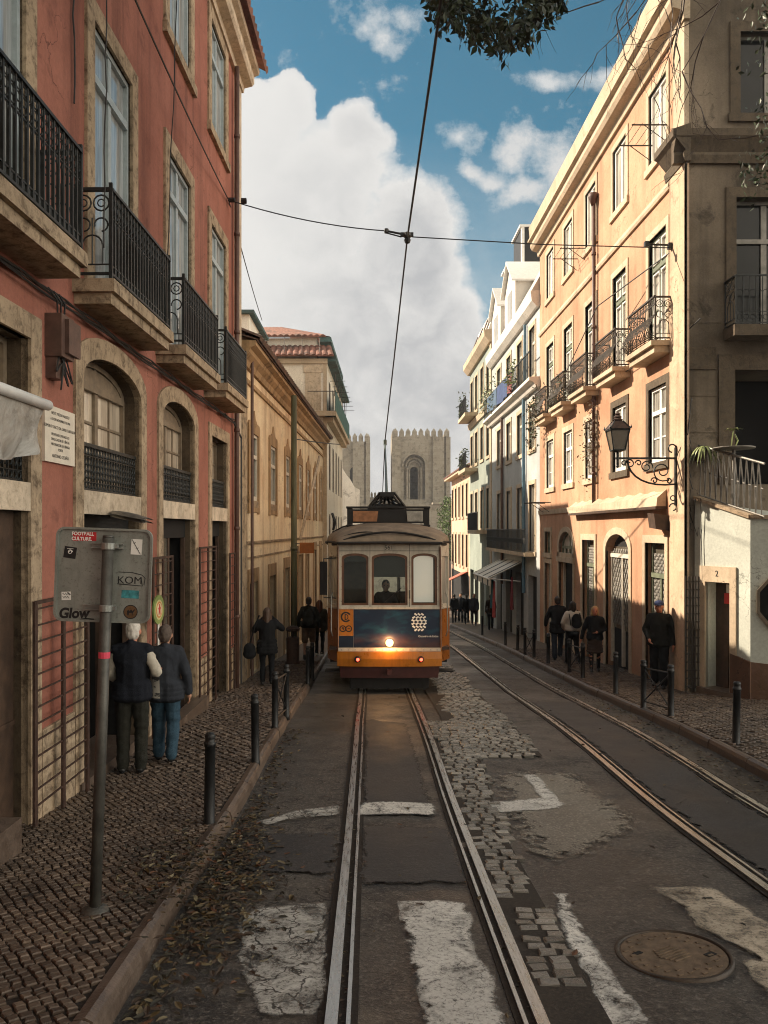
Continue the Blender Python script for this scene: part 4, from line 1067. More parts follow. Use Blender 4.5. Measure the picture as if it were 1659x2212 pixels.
g_h = [rect_out(7.28, 8.5, 8.19, 9.81), rect_out(7.20, 8.5, 3.96, 6.55), rect_out(7.17, 9.4, .9, 3.15)]
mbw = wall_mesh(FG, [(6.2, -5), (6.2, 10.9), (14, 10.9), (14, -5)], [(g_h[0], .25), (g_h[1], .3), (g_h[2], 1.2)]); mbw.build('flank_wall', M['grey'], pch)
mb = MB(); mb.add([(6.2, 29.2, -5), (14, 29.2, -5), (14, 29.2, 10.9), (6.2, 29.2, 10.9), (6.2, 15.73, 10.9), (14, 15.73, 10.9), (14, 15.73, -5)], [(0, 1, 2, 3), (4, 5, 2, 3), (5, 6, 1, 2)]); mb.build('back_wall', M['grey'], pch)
for i, c in enumerate(cen):
    a, b = c - hw, c + hw
    window(FR, pch, a, b, 8.03, 9.62, 0, -.09, 'white', 'glasscur', 2, None, 1, .07, .025, .15, True, 'peachtrim')
    window(FR, pch, a, b, 3.92, 6.40, 0, -.11, 'greenwood', 'glasscur', 2, 5.72, 2, .07, .025, .15, False, 'peachtrim')
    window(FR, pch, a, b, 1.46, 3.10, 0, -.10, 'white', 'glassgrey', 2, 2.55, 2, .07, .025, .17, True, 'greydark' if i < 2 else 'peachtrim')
    wb = MB()
    for s in (0, 1):
        u0, u1 = (a + .09, c - .05) if s == 0 else (c + .05, b - .09)
        for v0, v1 in ((4.05, 5.62), (5.82, 6.30)): wb.ring([(u0 + .03, v0 + .03), (u0 + .03, v1 - .03), (u1 - .03, v1 - .03), (u1 - .03, v0 + .03)], [(u0, v0), (u0, v1), (u1, v1), (u1, v0)], FR, -.10, -.05, closed=True)
    wb.build('sash', M['white'], pch)
for i, (a, b, _, t, r_) in enumerate(gnd):
    lo = gz(a) + PAVE
    db = MB(); q = arch_out(a, b, lo - .6, t, r_) if r_ else rect_out(a, b, lo - .6, t); db.prism(q, FR, -.25, -.2)
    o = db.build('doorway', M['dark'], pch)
    fm = MB(); fm.fbox(FR, a, a + .08, lo, t - r_, -.199, -.12); fm.fbox(FR, b - .08, b, lo, t - r_, -.199, -.12)
    if i < 3:
        zt = t - r_ - (.72 if i != 1 else .1)
        fm.fbox(FR, a, b, zt - .05, zt + .05, -.199, -.10); fm.fbox(FR, (a + b) / 2 - .035, (a + b) / 2 + .035, lo, zt - .051, -.199, -.12)
    fm.build('door_frame', M['greenwood'] if i in (0, 2) else M['whitewood'], o)
    if i < 3:      # folding lattice behind the glass
        gm_ = MB(); n = 12; pu = (b - a - .18) / n
        for k in range(n):
            for m in range(int((t - .1 - lo - 1.0) / (pu * 1.7))):
                v = lo + 1.0 + m * pu * 1.7; u = a + .09 + k * pu
                for p0, p1 in (((u, v), (u + pu, v + pu * 1.7)), ((u + pu, v), (u, v + pu * 1.7))):
                    if p1[1] < t - (r_ * .5 if r_ else .05): gm_.tube([FR.pt(*p0, -.155), FR.pt(*p1, -.155)], .009, 4, 0, False)
        gm_.build('folding_lattice', M['zinc'], o)
        pn = MB(); pn.fbox(FR, a + .08, b - .08, lo + .9, t - r_ * .6 - .05, -.19, -.185); pn.build('pane', M['glasslit'], o)
    sm = MB(); e = .17
    ii = arch_out(a, b, lo - .3, t, r_) if r_ else rect_out(a, b, lo - .3, t); oo = arch_out(a - e, b + e, lo - .3, t + e, r_ + .06) if r_ else rect_out(a - e, b + e, lo - .3, t + e)
    sm.ring(ii, oo, FR, -.05, .03); sm.build('surround', M['peachtrim'], o)
window(FR, pch, 24.4, 26.2, -.86, -.05, .5, -.14, 'greenwood', 'glasscur', 4, None, 1, .06, .03, .16, True, 'peachtrim')
window(FR, pch, 27.4, 28.3, -.80, -.05, 0, -.14, 'greenwood', 'glasscur', 2, None, 1, .06, .03, .14, True, 'peachtrim')
mb = MB(); mb.fbox(FR, 19.35, 19.55, -1.5, -.9, -.13, -.12); mb.fbox(FR, 19.35, 19.55, -2.0, -1.75, -.13, -.12); mb.build('poster', flat('red_poster', (.42, .02, .025), .5), pch)
# mouldings
mb = MB(); profile(FR, 15.6, 29.25, [(-.05, 10.0), (.07, 10.0), (.10, 10.16), (.28, 10.22), (.34, 10.32), (.34, 10.46), (.44, 10.50), (.44, 10.58), (-.05, 10.6)], mb)
profile(FR, 15.6, 29.25, [(-.05, 10.62), (.36, 10.62), (.40, 11.05), (-.4, 11.35)], mb); mb.build('cornice', M['peachtrim'], pch)
mb = MB(); profile(FR, 16.45, 29.2, [(-.05, 7.04), (.05, 7.04), (.07, 7.1), (.05, 7.20), (-.05, 7.22)], mb); profile(FR, 24.2, 29.2, [(-.05, .55), (.05, .55), (.07, .7), (-.05, .72)], mb); mb.build('string_course', M['peachtrim'], pch)
mb = MB(); mb.fbox(FR, 15.65, 16.42, -5, 7.30, -.05, .05); mb.fbox(FG, 6.16, 6.205, -5, 7.30, -.01, .08); mb.build('corner_pilaster', M['corner'], pch)
mb = MB(); mb.fbox(FR, 15.67, 16.25, 7.95, 9.98, -.05, .04); mb.build('corner_strip', M['peachtrim'], pch)
mb = MB(); profile(FR, 15.55, 16.6, [(-.05, 7.2), (.07, 7.2), (.10, 7.35), (.06, 7.42), (.22, 7.62), (.30, 7.68), (.30, 7.82), (-.05, 7.94)], mb)
profile(FG, 5.95, 14, [(-.05, 7.2), (.07, 7.2), (.10, 7.35), (.06, 7.42), (.16, 7.62), (.20, 7.68), (.20, 7.82), (-.05, 7.94)], mb); mb.build('capital', M['greydark'], pch)
mb = MB(); mb.tube([FR.pt(21.8, 8.9, .10), FR.pt(21.8, .66, .10)], .05, 10); mb.lathe([(.05, -.25), (.13, -.02), (.13, .08)], FR.pt(21.8, 9.1, .12), 8)
for z in (7.5, 5.5, 3.5, 1.5): mb.tube([FR.pt(21.8, z, .10), FR.pt(21.8, z + .08, .10)], .065, 10)
mb.build('downpipe', M['pipe'], pch, True)
mb = MB(); mb.fbox(FR, 16.7, 24.1, .44, .50, -.05, .24); mb.build('canopy', M['wood'], pch)
mb = MB(); n = 40
for k in range(n):
    a = 16.7 + 7.4 * k / n; b = 16.7 + 7.4 * (k + 1) / n; s0 = .05 * abs(math.sin(k * .7)); s1 = .05 * abs(math.sin((k + 1) * .7))
    mb.hexa([FR.pt(a, .50, .02), FR.pt(b, .50, .02), FR.pt(b, .50, .22), FR.pt(a, .50, .22), FR.pt(a, .86 - s0, .0), FR.pt(b, .86 - s1, .0), FR.pt(b, .68 + s1 * .4, .20), FR.pt(a, .68 + s0 * .4, .20)])
mb.build('canopy_cover', M['peachtrim'], pch)
mb = MB(); mb.hexa([FR.pt(16.5, -.02, .0), FR.pt(17.0, .0, .0), FR.pt(16.9, .05, .3), FR.pt(16.5, .03, .3), FR.pt(16.5, .30, 0), FR.pt(17.0, .32, 0), FR.pt(16.9, .36, .34), FR.pt(16.5, .34, .34)]); mb.build('lamp_box', M['wood'], pch)
# bellied balconies
def belly(fr, parent, u0, u1, z0, z1, dep, top):
    mb = MB(); mb.fbox(fr, u0, u1, z1 - .10, z1, 0, dep + .08); mb.fbox(fr, u0 + .05, u1 - .05, z0, z1 - .101, 0, dep); o = mb.build('balcony', M['peachtrim'], parent)
    rb = MB(); n = int((u1 - u0) / .095)
    prof = [(z1 + .04, dep - .05), (z1 + .12, dep + .08), (z1 + .26, dep + .13), (z1 + .42, dep + .06), (z1 + .55, dep - .01), (top, dep)]
    for k in range(n + 1):
        u = u0 + (u1 - u0) * k / n; rb.tube([fr.pt(u, v, w) for v, w in prof], .009, 4)
    for k in range(n):
        u = u0 + (u1 - u0) * (k + .5) / n; rb.tube(arc((u, top - .10), .04, 0, 6.283, 8, fr, dep), .006, 4, 0, False); rb.tube([fr.pt(u, z1 + .03, dep - .05), fr.pt(u + .03, z1 + .10, dep + .10), fr.pt(u - .02, z1 + .16, dep + .14)], .006, 4)
    rb.fbox(fr, u0, u1, top - .015, top + .02, dep - .025, dep + .025); rb.fbox(fr, u0, u1, z1 + .02, z1 + .04, dep - .065, dep - .035); rb.fbox(fr, u0, u1, top - .17, top - .155, dep - .008, dep + .008)
    for u in (u0, u1): scrollpanel(rb, fr, u, 0, dep, z1 + .03, top)
    rb.build('railing', M['iron2'], o); return o
for c in cen: belly(FR, pch, c - .84, c + .84, 3.66, 3.90, .36, 4.80)
# drying racks
def rack(u, z, name='drying_rack'):
    mb = MB()
    for du in (-.45, .45):
        mb.tube([FR.pt(u + du, z, 0), FR.pt(u + du, z, .75)], .016, 5); mb.tube([FR.pt(u + du, z - .35, .02), FR.pt(u + du, z, .5)], .010, 4)
    for k in range(4): mb.tube([FR.pt(u - .5, z + .01, .2 + k * .17), FR.pt(u + .5, z + .01, .2 + k * .17)], .007, 4)
    mb.build(name, M['iron2'], pch)
rack(17.1, 8.45); rack(23.4, 8.1); rack(27.9, .95)
# flank openings
o = window(FG, pch, 7.28, 8.5, 8.19, 9.81, 0, -.2, 'greydark' if False else 'zinc', 'glassdark', 2, None, 1, .06, .03, .2, True, 'greydark')
o = window(FG, pch, 7.20, 8.5, 3.96, 6.55, 0, -.25, 'zinc', 'glassdark', 2, 5.75, 1, .07, .03, .2, False, 'greydark')
mb = MB(); mb.fbox(FG, 7.17, 9.4, .9, 3.15, -1.25, -1.2); mb.build('dark_doorway', M['dark'], pch)
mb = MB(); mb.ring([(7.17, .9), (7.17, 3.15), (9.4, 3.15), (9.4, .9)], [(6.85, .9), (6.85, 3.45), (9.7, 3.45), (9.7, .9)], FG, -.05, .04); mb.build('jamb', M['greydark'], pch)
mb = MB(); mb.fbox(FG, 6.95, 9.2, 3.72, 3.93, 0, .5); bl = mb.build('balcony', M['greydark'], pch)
rb = MB()
rb.fbox(FG, 6.98, 9.15, 4.86, 4.89, .44, .48); rb.fbox(FG, 6.98, 9.15, 3.96, 3.98, .45, .47); rb.fbox(FG, 6.98, 9.15, 4.18, 4.19, .45, .47)
for k in range(18):
    u = 7.0 + k * .125; rb.fbox(FG, u - .007, u + .007, 3.93, 4.87, .453, .467); rb.tube(arc((u + .062, 4.08), .05, 0, 6.28, 8, FG, .46), .006, 4, 0, False); rb.tube(arc((u + .062, 4.55), .055, 0, 3.14, 6, FG, .46), .006, 4, 0, False)
scrollpanel(rb, FG, 6.99, 0, .46, 3.95, 4.88); rb.build('railing', M['iron'], bl)
mb = MB(); mb.fbox(FG, 6.215, 6.80, 3.16, 3.60, 0.0, .03); mb.ring([(6.235, 3.18), (6.235, 3.58), (6.78, 3.58), (6.78, 3.18)], [(6.215, 3.16), (6.215, 3.6), (6.80, 3.6), (6.80, 3.16)], FG, .03, .036, closed=True); mb.build('street_plate', M['greydark'], pch)
mb = MB()
for k in range(5):
    z = .6 + k * .5; mb.fbox(FG, 6.28, 6.9, 1.2 + k * .72, 1.212 + k * .72, -.01, .012)
mb.build('stone_joint', M['grey'], pch)

# ---- white terrace wall with door number 2
A_, P_ = Vector((6.36, 15.66, 0)), Vector((6.90, 14.5, 0)); E_ = Vector((9.9, 13.45, 0))
FA = Fr(A_, (P_ - A_), (-1.16, -.54)); FB = Fr(P_, (E_ - P_), (-1.05, -3.0))
ter = thing('terrace_wall', 'white limewashed terrace wall with brown dado and an open doorway, against the grey flank', 'wall', (6.9, 14.9, gz(14.8))); ter['_world'] = 1
zA, zP, zE = .60, .21, .10
ud0, ud1 = FA.u(1525), FA.u(1578.5); zd = -.99
lo = gz(15) + PAVE
mb = wall_mesh(FA, [(0, -5), (0, zA), (1, zP), (1, -5)], [(rect_out(ud0, ud1, lo - .1, zd), .3)])
oc = [(FB.u(1688) + .12 * math.cos(k * math.pi / 4 + .39), -1.30 + .47 * math.sin(k * math.pi / 4 + .39)) for k in range(8)]
wall_mesh(FB, [(0, -5), (0, zP), (1, zE), (1, -5)], [(oc, .25)], mb=mb)
mb.add([FA.pt(0, zA - .03), FA.pt(1, zP - .03), FB.pt(1, zE - .03), Vector((9.9, 15.7, zE)), Vector((6.36, 15.7, zA - .03))], [(0, 1, 2, 3, 4)]); mb.build('wall', M['whitewall'], ter)
mb = MB()
for f, z0, z1 in ((FA, zA, zP), (FB, zP, zE)):
    mb.hexa([f.pt(0, z0, -.25), f.pt(1, z1, -.25), f.pt(1, z1, .05), f.pt(0, z0, .05), f.pt(0, z0 + .07, -.25), f.pt(1, z1 + .07, -.25), f.pt(1, z1 + .07, .05), f.pt(0, z0 + .07, .05)])
mb.build('coping', M['stone'], ter)
mb = MB()
zq0 = FA.v(1580, 1411); zq1 = FB.v(1650, 1434)
mb.hexa([FA.pt(ud1 + .01, -5, -.02), FA.pt(1.02, -5, -.02), FA.pt(1.02, -5, .042), FA.pt(ud1 + .01, -5, .042), FA.pt(ud1 + .01, zq0, -.02), FA.pt(1.02, zq0 - .1, -.02), FA.pt(1.02, zq0 - .1, .042), FA.pt(ud1 + .01, zq0, .042)])
mb.hexa([FB.pt(0, -5, -.02), FB.pt(1, -5, -.02), FB.pt(1, -5, .025), FB.pt(0, -5, .025), FB.pt(0, zq0 - .1, -.02), FB.pt(1, zq0 - .35, -.02), FB.pt(1, zq0 - .35, .025), FB.pt(0, zq0 - .1, .025)])
mb.build('dado', M['dado'], ter)
mb = MB(); mb.fbox(FA, ud0, ud1, lo - .4, zd, -.5, -.31); dr = mb.build('door', M['dark'], ter)
mb = MB(); um = (ud0 + ud1) / 2; mb.fbox(FA, ud0 + .005, um, lo, zd - .005, -.30, -.26); mb.build('door_leaf', M['wood'], dr)
mb = MB()
for k in range(3): mb.fbox(FA, um + .06, ud1 - .05, lo + 1.25 + k * .28, lo + 1.27 + k * .28, -.305, -.27)
mb.fbox(FA, um + .17, um + .19, lo + 1.0, lo + 2.0, -.305, -.28)
for k in range(9): mb.lathe([(.022, 0), (.03, .05), (.02, .09), (.008, .12)], FA.pt(um + .08 + (k % 3) * .09, lo + 1.275 + (k // 3) * .28, -.28), 6)
mb.build('glass_shelf', M['white'], dr)
mb = MB(); mb.fbox(FA, ud0 + .16, ud0 + .40, zd - .42, zd - .22, -.255, -.25); mb.build('notice', flat('red_notice', (.55, .03, .03), .5), dr)
mb = MB(); mb.fbox(FA, ud0 + .20, ud0 + .44, zd - .21, zd - .05, -.255, -.25); mb.build('notice', M['white'], dr)
mb = MB(); e0, e1 = FA.u(1514), FA.u(1592)
mb.ring([(ud0, lo - .2), (ud0, zd), (ud1, zd), (ud1, lo - .2)], [(e0, lo - .2), (e0, zd + .30), (e1, zd + .30), (e1, lo - .2)], FA, -.05, .035); mb.build('door_surround', M['peachtrim'], ter)
an = math.atan2(FA.du.y, FA.du.x)
lettering('house_number', '2', .16, M['black'], FA.pt((ud0 + ud1) / 2, zd + .16, .037), (R(90), 0, an), None, extr=.002).parent = None
hn = bpy.data.objects['house_number']; hn.parent = ter; hn.matrix_parent_inverse = Matrix.Translation(ter.location).inverted()
mb = MB(); q = 1.45; cu_, cv_ = FB.u(1688), -1.30
mb.ring(oc, [(cu_ + (a - cu_) * 1.14, cv_ + (b - cv_) * 1.14) for a, b in oc], FB, -.04, .05, closed=True); ow = mb.build('round_window', M['grey'], ter)
mb = MB(); mb.prism([(cu_ + (a - cu_) * 1.1, cv_ + (b - cv_) * 1.1) for a, b in oc], FB, -.27, -.24); mb.build('pane', M['dark'], ow)
mb = MB(); mb.fbox(FA, ud0 - .1, ud1 + .12, lo - .3, lo + .10, -.3, .12); mb.build('doorstep', M['kerb'], ter)
FGa = Fr((0, 15.52), (1, .0), (0, -1)); mb = MB(); x0, x1 = FGa.u(1481), FGa.u(1515)
for k in range(6): mb.fbox(FGa, x0 + (x1 - x0) * k / 5 - .011, x0 + (x1 - x0) * k / 5 + .011, lo + .05, -.90, -.01, .01)
for k in range(14): mb.fbox(FGa, x0, x1, lo + .08 + k * .157, lo + .10 + k * .157, -.012, .012)
mb.build('iron_gate', M['iron2'], ter)
# zig-zag railing on the wall
mb = MB(); pts = []
def rp(t_, dz): 
    return FA.pt(t_, zA + (zP - zA) * t_ + .07 + dz, -.08)
mb.tube([rp(.02, 1.0), rp(1.18, .98)], .024, 8); mb.tube([rp(.02, .03), rp(1.18, .03)], .016, 6)
n = 11
for k in range(n):
    t0 = .04 + 1.1 * k / n; st = 1.1 / n
    mb.tube([rp(t0, .03), rp(t0 + st * .18, .52), rp(t0 + st * .45, .97)], .011, 5); mb.tube([rp(t0 + st * .45, .97), rp(t0 + st * .85, .50), rp(t0 + st * .95, .03)], .011, 5)
    mb.tube([rp(t0 + st * .83, .52), rp(t0 + st * 1.2, .52)], .016, 5)
mb.build('railing', M['zinc'], ter)
# plants and table on the terrace
def blades(mb, c, n, ln, r, up=.6, w=.018, droop=.9):
    for k in range(n):
        a = r.uniform(0, 6.28); L = ln * r.uniform(.6, 1.1); pts = []
        for i in range(6):
            t_ = i / 5; pts.append(Vector(c) + Vector((math.cos(a) * L * t_, math.sin(a) * L * t_, L * (up * t_ * 1.6 - droop * t_ * t_ * 1.3))))
        s = Vector((-math.sin(a), math.cos(a), 0)) * w
        vs = []
        for i, p in enumerate(pts): k_ = math.sin(math.pi * (.15 + .85 * i / 5)); vs += [p - s * k_, p + s * k_]
        mb.add(vs, [(2 * i, 2 * i + 1, 2 * i + 3, 2 * i + 2) for i in range(5)])
M['leafpale'] = flat('pale_green_leaf', (.22, .26, .10), .5, 0, .3, 12, .1)
M['leafdark'] = flat('dark_green_leaf', (.035, .055, .02), .5, 0, .45, 9, .1)
M['leafbrown'] = flat('dry_brown_leaf', (.09, .06, .03), .7, 0, .45, 9, .1)
r = random.Random(11); pb = rp(.10, .95)
pl = thing('spider_plant', 'pale spiky plant spilling over the left end of the terrace railing', 'plant', pb); pl['_world'] = 1
mb = MB(); blades(mb, pb + Vector((0, -.05, .02)), 46, .36, r, .5, .02, 1.5); mb.build('leaf_tuft', M['leafpale'], pl)
mb = MB(); mb.lathe([(.10, -.22), (.14, 0), (.13, .0)], pb + Vector((0, .06, -.02)), 10); mb.build('pot', M['kerb'], pl)
mb = MB(); tt = P(1585, 970, 15.1); mb.lathe([(.36, 0), (.38, .015), (.38, .03), (.0, .03)], tt, 20); mb.lathe([(.03, -1.1), (.03, 0)], tt, 8); mb.lathe([(.2, -1.13), (.04, -1.08)], tt, 12)
tag(mb.build('terrace_table', M['zinc'], None), 'small round table standing behind the zig zag terrace railing', 'table')
pl = thing('potted_plant', 'thin stalked plant with a tuft of pale leaves on the round terrace table', 'plant', tt + Vector((0, 0, .03))); pl['_world'] = 1
mb = MB(); mb.tube([tt + Vector((-.05, 0, .03)), tt + Vector((-.03, 0, .2)), tt + Vector((.0, 0, .38))], .012, 5); mb.tube([tt + Vector((.04, 0, .06)), tt + Vector((.08, 0, .16)), tt + Vector((.02, 0, .28))], .014, 5); mb.build('stem', M['leafpale'], pl)
mb = MB(); blades(mb, tt + Vector((0, 0, .36)), 14, .2, r, .4, .022, .5); mb.build('leaf_tuft', M['leafpale'], pl)

def leafclump(name, pts, n, s, mat, label, cat, seed, loc, group=None):
    r = random.Random(seed); mb = MB()
    for _ in range(n):
        c, rad = r.choice(pts); v = Vector((r.gauss(0, .5), r.gauss(0, .5), r.gauss(0, .5))); p = Vector(c) + Vector((v.x * rad[0], v.y * rad[1], v.z * rad[2]))
        a = Vector((r.uniform(-1, 1), r.uniform(-1, 1), r.uniform(-1, .6))).normalized(); b = a.orthogonal().normalized(); q = s * r.uniform(.6, 1.2)
        mb.add([p, p + a * q * .5 + b * q * .28, p + a * q, p + a * q * .5 - b * q * .28], [(0, 1, 2, 3)], r.choice((0, 0, 1)))
    o = mb.build(name, mat, None); return tag(o, label, cat, group)
leafclump('balcony_plant', [(FR.pt(27.9, 4.3, .4), (.25, .9, .6)), (FR.pt(28.4, 3.7, .45), (.2, .5, .9))], 420, .13, [M['leafdark'], M['leafbrown']], 'dark trailing plants on the farthest balcony of the peach house', 'plant', 3, None)
leafclump('balcony_plant', [(FR.pt(25.0, 4.15, .33), (.16, 1.3, .3)), (FR.pt(24.5, 4.35, .3), (.15, .3, .5))], 260, .11, [M['leafdark'], M['leafbrown']], 'low planting along the fourth balcony of the peach house', 'plant', 4, None)
leafclump('climbing_plant', [(FR.pt(21.95, 2.9, .15), (.15, .5, .9)), (FR.pt(22.4, 2.3, .12), (.12, .6, 1.0)), (FR.pt(21.75, 2.6, .12), (.10, .2, 1.0))], 240, .12, [M['leafbrown'], M['leafbrown']], 'withered climber hanging round the downpipe of the peach house', 'plant', 5, None)

# ---- street lantern on its scrolled bracket
lampc = Vector((4.98, 16.05, 0)); lz = (CY - 990) * 16.05 / F
lan = thing('street_lantern', "old four sided iron lantern on a scrolled bracket at the peach house corner", 'lamp', (6.18, 16.05, lz)); lan['_world'] = 1
FLn = Fr((6.17, 16.05), (-1, 0), (0, -1))
mb = MB()
mb.fbox(FLn, 0, 1.24, lz - .02, lz + .02, -.02, .02); mb.fbox(FLn, -.02, .05, lz - .95, lz + .22, -.035, .035)
mb.tube(arc((.10, lz + .20), .08, -1.5, 3.6, 12, FLn, 0), .016, 5); mb.tube(arc((-.0 + .09, lz - .98), .07, 0, 4.6, 10, FLn, 0), .014, 5); mb.tube(arc((.09, lz - .80), .05, 0, 6.28, 10, FLn, 0), .012, 5)
pts = [FLn.pt(.05, lz - .52, 0)] + [FLn.pt(.05 + .95 * math.sin(k * math.pi / 16), lz - .52 - .06 * math.sin(k * math.pi / 8) + .48 * (1 - math.cos(k * math.pi / 16)), 0) for k in range(1, 9)]
mb.tube(pts, .020, 6)
def spiral(c, r0, r1, a0, a1, n=22): return [FLn.pt(c[0] + (r0 + (r1 - r0) * k / n) * math.cos(a0 + (a1 - a0) * k / n), c[1] + (r0 + (r1 - r0) * k / n) * math.sin(a0 + (a1 - a0) * k / n), 0) for k in range(n + 1)]
for c, r0, a0, a1 in (((.30, lz - .26), .21, -2.4, 6.5), ((.62, lz - .17), .13, 3.4, -5.5), ((.95, lz - .11), .10, -.4, 8.0), ((.46, lz - .45), .07, 0, 7), ((.78, lz - .10), .07, 0, 6.3), ((.17, lz - .46), .06, 1, 8), ((1.07, lz - .10), .06, 3, -4)):
    mb.tube(spiral(c, r0, r0 * .25, a0, a1), .014, 5)
mb.tube([FLn.pt(1.2, lz - .14, 0), FLn.pt(1.2, lz + .16, 0)], .028, 8); mb.lathe([(.0, -.2), (.04, -.16), (.02, -.12), (.03, -.1)], FLn.pt(1.2, lz, 0), 8)
mb.build('bracket', M['iron'], lan)
c = FLn.pt(1.2, lz, 0); mb = MB()
def sq(r, z): return [c + Vector((sx * r, sy * r, z)) for sx, sy in ((-1, -1), (1, -1), (1, 1), (-1, 1))]
b0, b1, b2, b3 = sq(.115, .16), sq(.185, .56), sq(.205, .58), sq(.085, .74)
for k in range(4):
    mb.tube([b0[k], b1[k]], .014, 5); mb.tube([b0[k], b0[(k + 1) % 4]], .016, 5); mb.tube([b1[k], b1[(k + 1) % 4]], .018, 5); mb.tube([b2[k], b3[k]], .014, 5)
    mb.lathe([(.0, 0), (.025, .02), (.012, .05), (.0, .09)], b2[k], 6)
mb.lathe([(.06, .12), (.13, .15), (.13, .165)], c, 8)
mb.build('lantern_frame', M['iron'], lan)
mb = MB(); mb.add(b2 + b3, [(0, 1, 5, 4), (1, 2, 6, 5), (2, 3, 7, 6), (3, 0, 4, 7), (4, 5, 6, 7)]); mb.lathe([(.085, .74), (.11, .77), (.07, .80), (.085, .83), (.04, .87), (.06, .89), (.02, .92), (.0, .96)], c, 10); mb.build('lantern_cap', M['rust'], lan)
mb = MB(); i0, i1 = sq(.110, .165), sq(.178, .555); mb.add(i0 + i1, [(0, 1, 5, 4), (1, 2, 6, 5), (2, 3, 7, 6), (3, 0, 4, 7)]); mb.build('lantern_glass', glass_mat('smoky_lantern_glass', (.13, .105, .075), .2), lan)

# ---- blue grey house, green tiled house and the houses beyond
def plain_house(root, u0, u1, z0, z1, wallm, rows, cens, half, frame='whitewood', pane='glassgrey', depth=8, sur='peachtrim', holes_extra=(), w=-.16, trn=True):
    hs = [rect_out(c - half, c + half, a, b) for c in cens for a, b in rows] + list(holes_extra)
    wall_mesh(FR, [(u0, z0), (u0, z1), (u1, z1), (u1, z0)], [(h, .2) for h in hs]).build('wall', M[wallm], root)
    mb = MB(); p = FR.pt; mb.add([p(u0, z0), p(u1, z0), p(u1, z0, -depth), p(u0, z0, -depth), p(u0, z1), p(u1, z1), p(u1, z1, -depth), p(u0, z1, -depth)], [(0, 4, 7, 3), (1, 2, 6, 5), (2, 3, 7, 6), (4, 5, 6, 7)]); mb.build('side_wall', M[wallm], root)
    for c in cens:
        for a, b in rows: window(FR, root, c - half, c + half, a, b, 0, w, frame, pane, 2, (a + (b - a) * .72 if trn else None), 1, .08, .03, .16, True, sur)
blu = thing('blue_house', 'narrow blue grey house with white window frames, a long terrace balcony and pale attic dormers', 'house', (XR, 35, gz(35) + PAVE)); blu['_world'] = 1
bc = [30.55, 33.1, 35.7, 38.4]
shops = [rect_out(c - .8, c + .8, gz(c) + .02, -1.75) for c in bc]
plain_house(blu, 29.22, 40.7, -8, 8.25, 'bluewall', [(5.85, 7.75), (3.1, 4.8), (-.82, 1.75)], bc, .55, holes_extra=shops)
for c in bc:
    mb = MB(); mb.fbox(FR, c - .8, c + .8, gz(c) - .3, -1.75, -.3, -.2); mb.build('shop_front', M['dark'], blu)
mb = MB(); profile(FR, 29.2, 40.75, [(-.05, 8.2), (.12, 8.2), (.30, 8.4), (.34, 8.75), (-.05, 8.78)], mb); profile(FR, 29.15, 41.2, [(-.05, 5.25), (.15, 5.25), (.25, 5.42), (.40, 5.48), (.40, 5.60), (-.05, 5.62)], mb); mb.build('cornice', M['whitehouse'], blu)
rb = MB()
rb.fbox(FR, 29.3, 41.1, 6.55, 6.59, .33, .37)
for k in range(80): rb.fbox(FR, 29.3 + k * .149, 29.315 + k * .149, 5.61, 6.56, .345, .36)
rb.build('terrace_railing', M['iron'], blu)
mb = MB(); mb.fbox(FR, 30.0, 40.0, -1.0, -.86, 0, .42); bl = mb.build('balcony', M['peachtrim'], blu); rb = MB(); rb.fbox(FR, 30.05, 39.95, .02, .05, .36, .40)
for k in range(82): rb.fbox(FR, 30.05 + k * .121, 30.065 + k * .121, -.86, .03, .37, .385)
for k in range(41): rb.tube(arc((30.17 + k * .242, -.42), .10, 0, 6.28, 8, FR, .378), .010, 4, 0, False)
rb.build('railing', M['iron'], bl)
mb = MB(); p = FR.pt; mb.add([p(29.25, 8.77, .3), p(40.7, 8.77, .3), p(40.7, 11.9, -1.5), p(29.25, 11.9, -1.5)], [(0, 1, 2, 3)]); mb.add([p(29.25, 11.9, -1.5), p(40.7, 11.9, -1.5), p(40.7, 11.9, -8), p(29.25, 11.9, -8)], [(0, 1, 2, 3)]); mb.add([p(29.25, 8.77, .3), p(29.25, 11.9, -1.5), p(29.25, 8.77, -8)], [(0, 1, 2)]); mb.build('mansard_roof', flat('pale_grey_roof', (.44, .42, .39), .7, 0, .12, 2, .2), blu)
for c in (34.8, 38.6):
    mb = MB(); a, b = c - 1.3, c + 1.3
    mb.hexa([p(a, 8.7, .12), p(b, 8.7, .12), p(b, 8.7, -1.8), p(a, 8.7, -1.8), p(a, 10.5, .12), p(b, 10.5, .12), p(b, 10.5, -1.8), p(a, 10.5, -1.8)]); mb.prism([(a, 10.5), (c, 11.5), (b, 10.5)], FR, -1.8, .12)
    o = mb.build('dormer', M['whitehouse'], blu)
    mb = MB(); mb.hexa([p(a - .15, 10.42, .3), p(c, 11.6, .3), p(c, 11.6, -2), p(a - .15, 10.42, -2), p(a - .15, 10.50, .3), p(c, 11.7, .3), p(c, 11.7, -2), p(a - .15, 10.50, -2)]); mb.hexa([p(b + .15, 10.42, .3), p(c, 11.6, .3), p(c, 11.6, -2), p(b + .15, 10.42, -2), p(b + .15, 10.50, .3), p(c, 11.7, .3), p(c, 11.7, -2), p(b + .15, 10.50, -2)]); mb.build('dormer_roof', M['white'], o)
    mb = MB(); mb.fbox(FR, c - .5, c + .5, 9.0, 10.3, .121, .14); mb.build('window', M['glassgrey'], o)
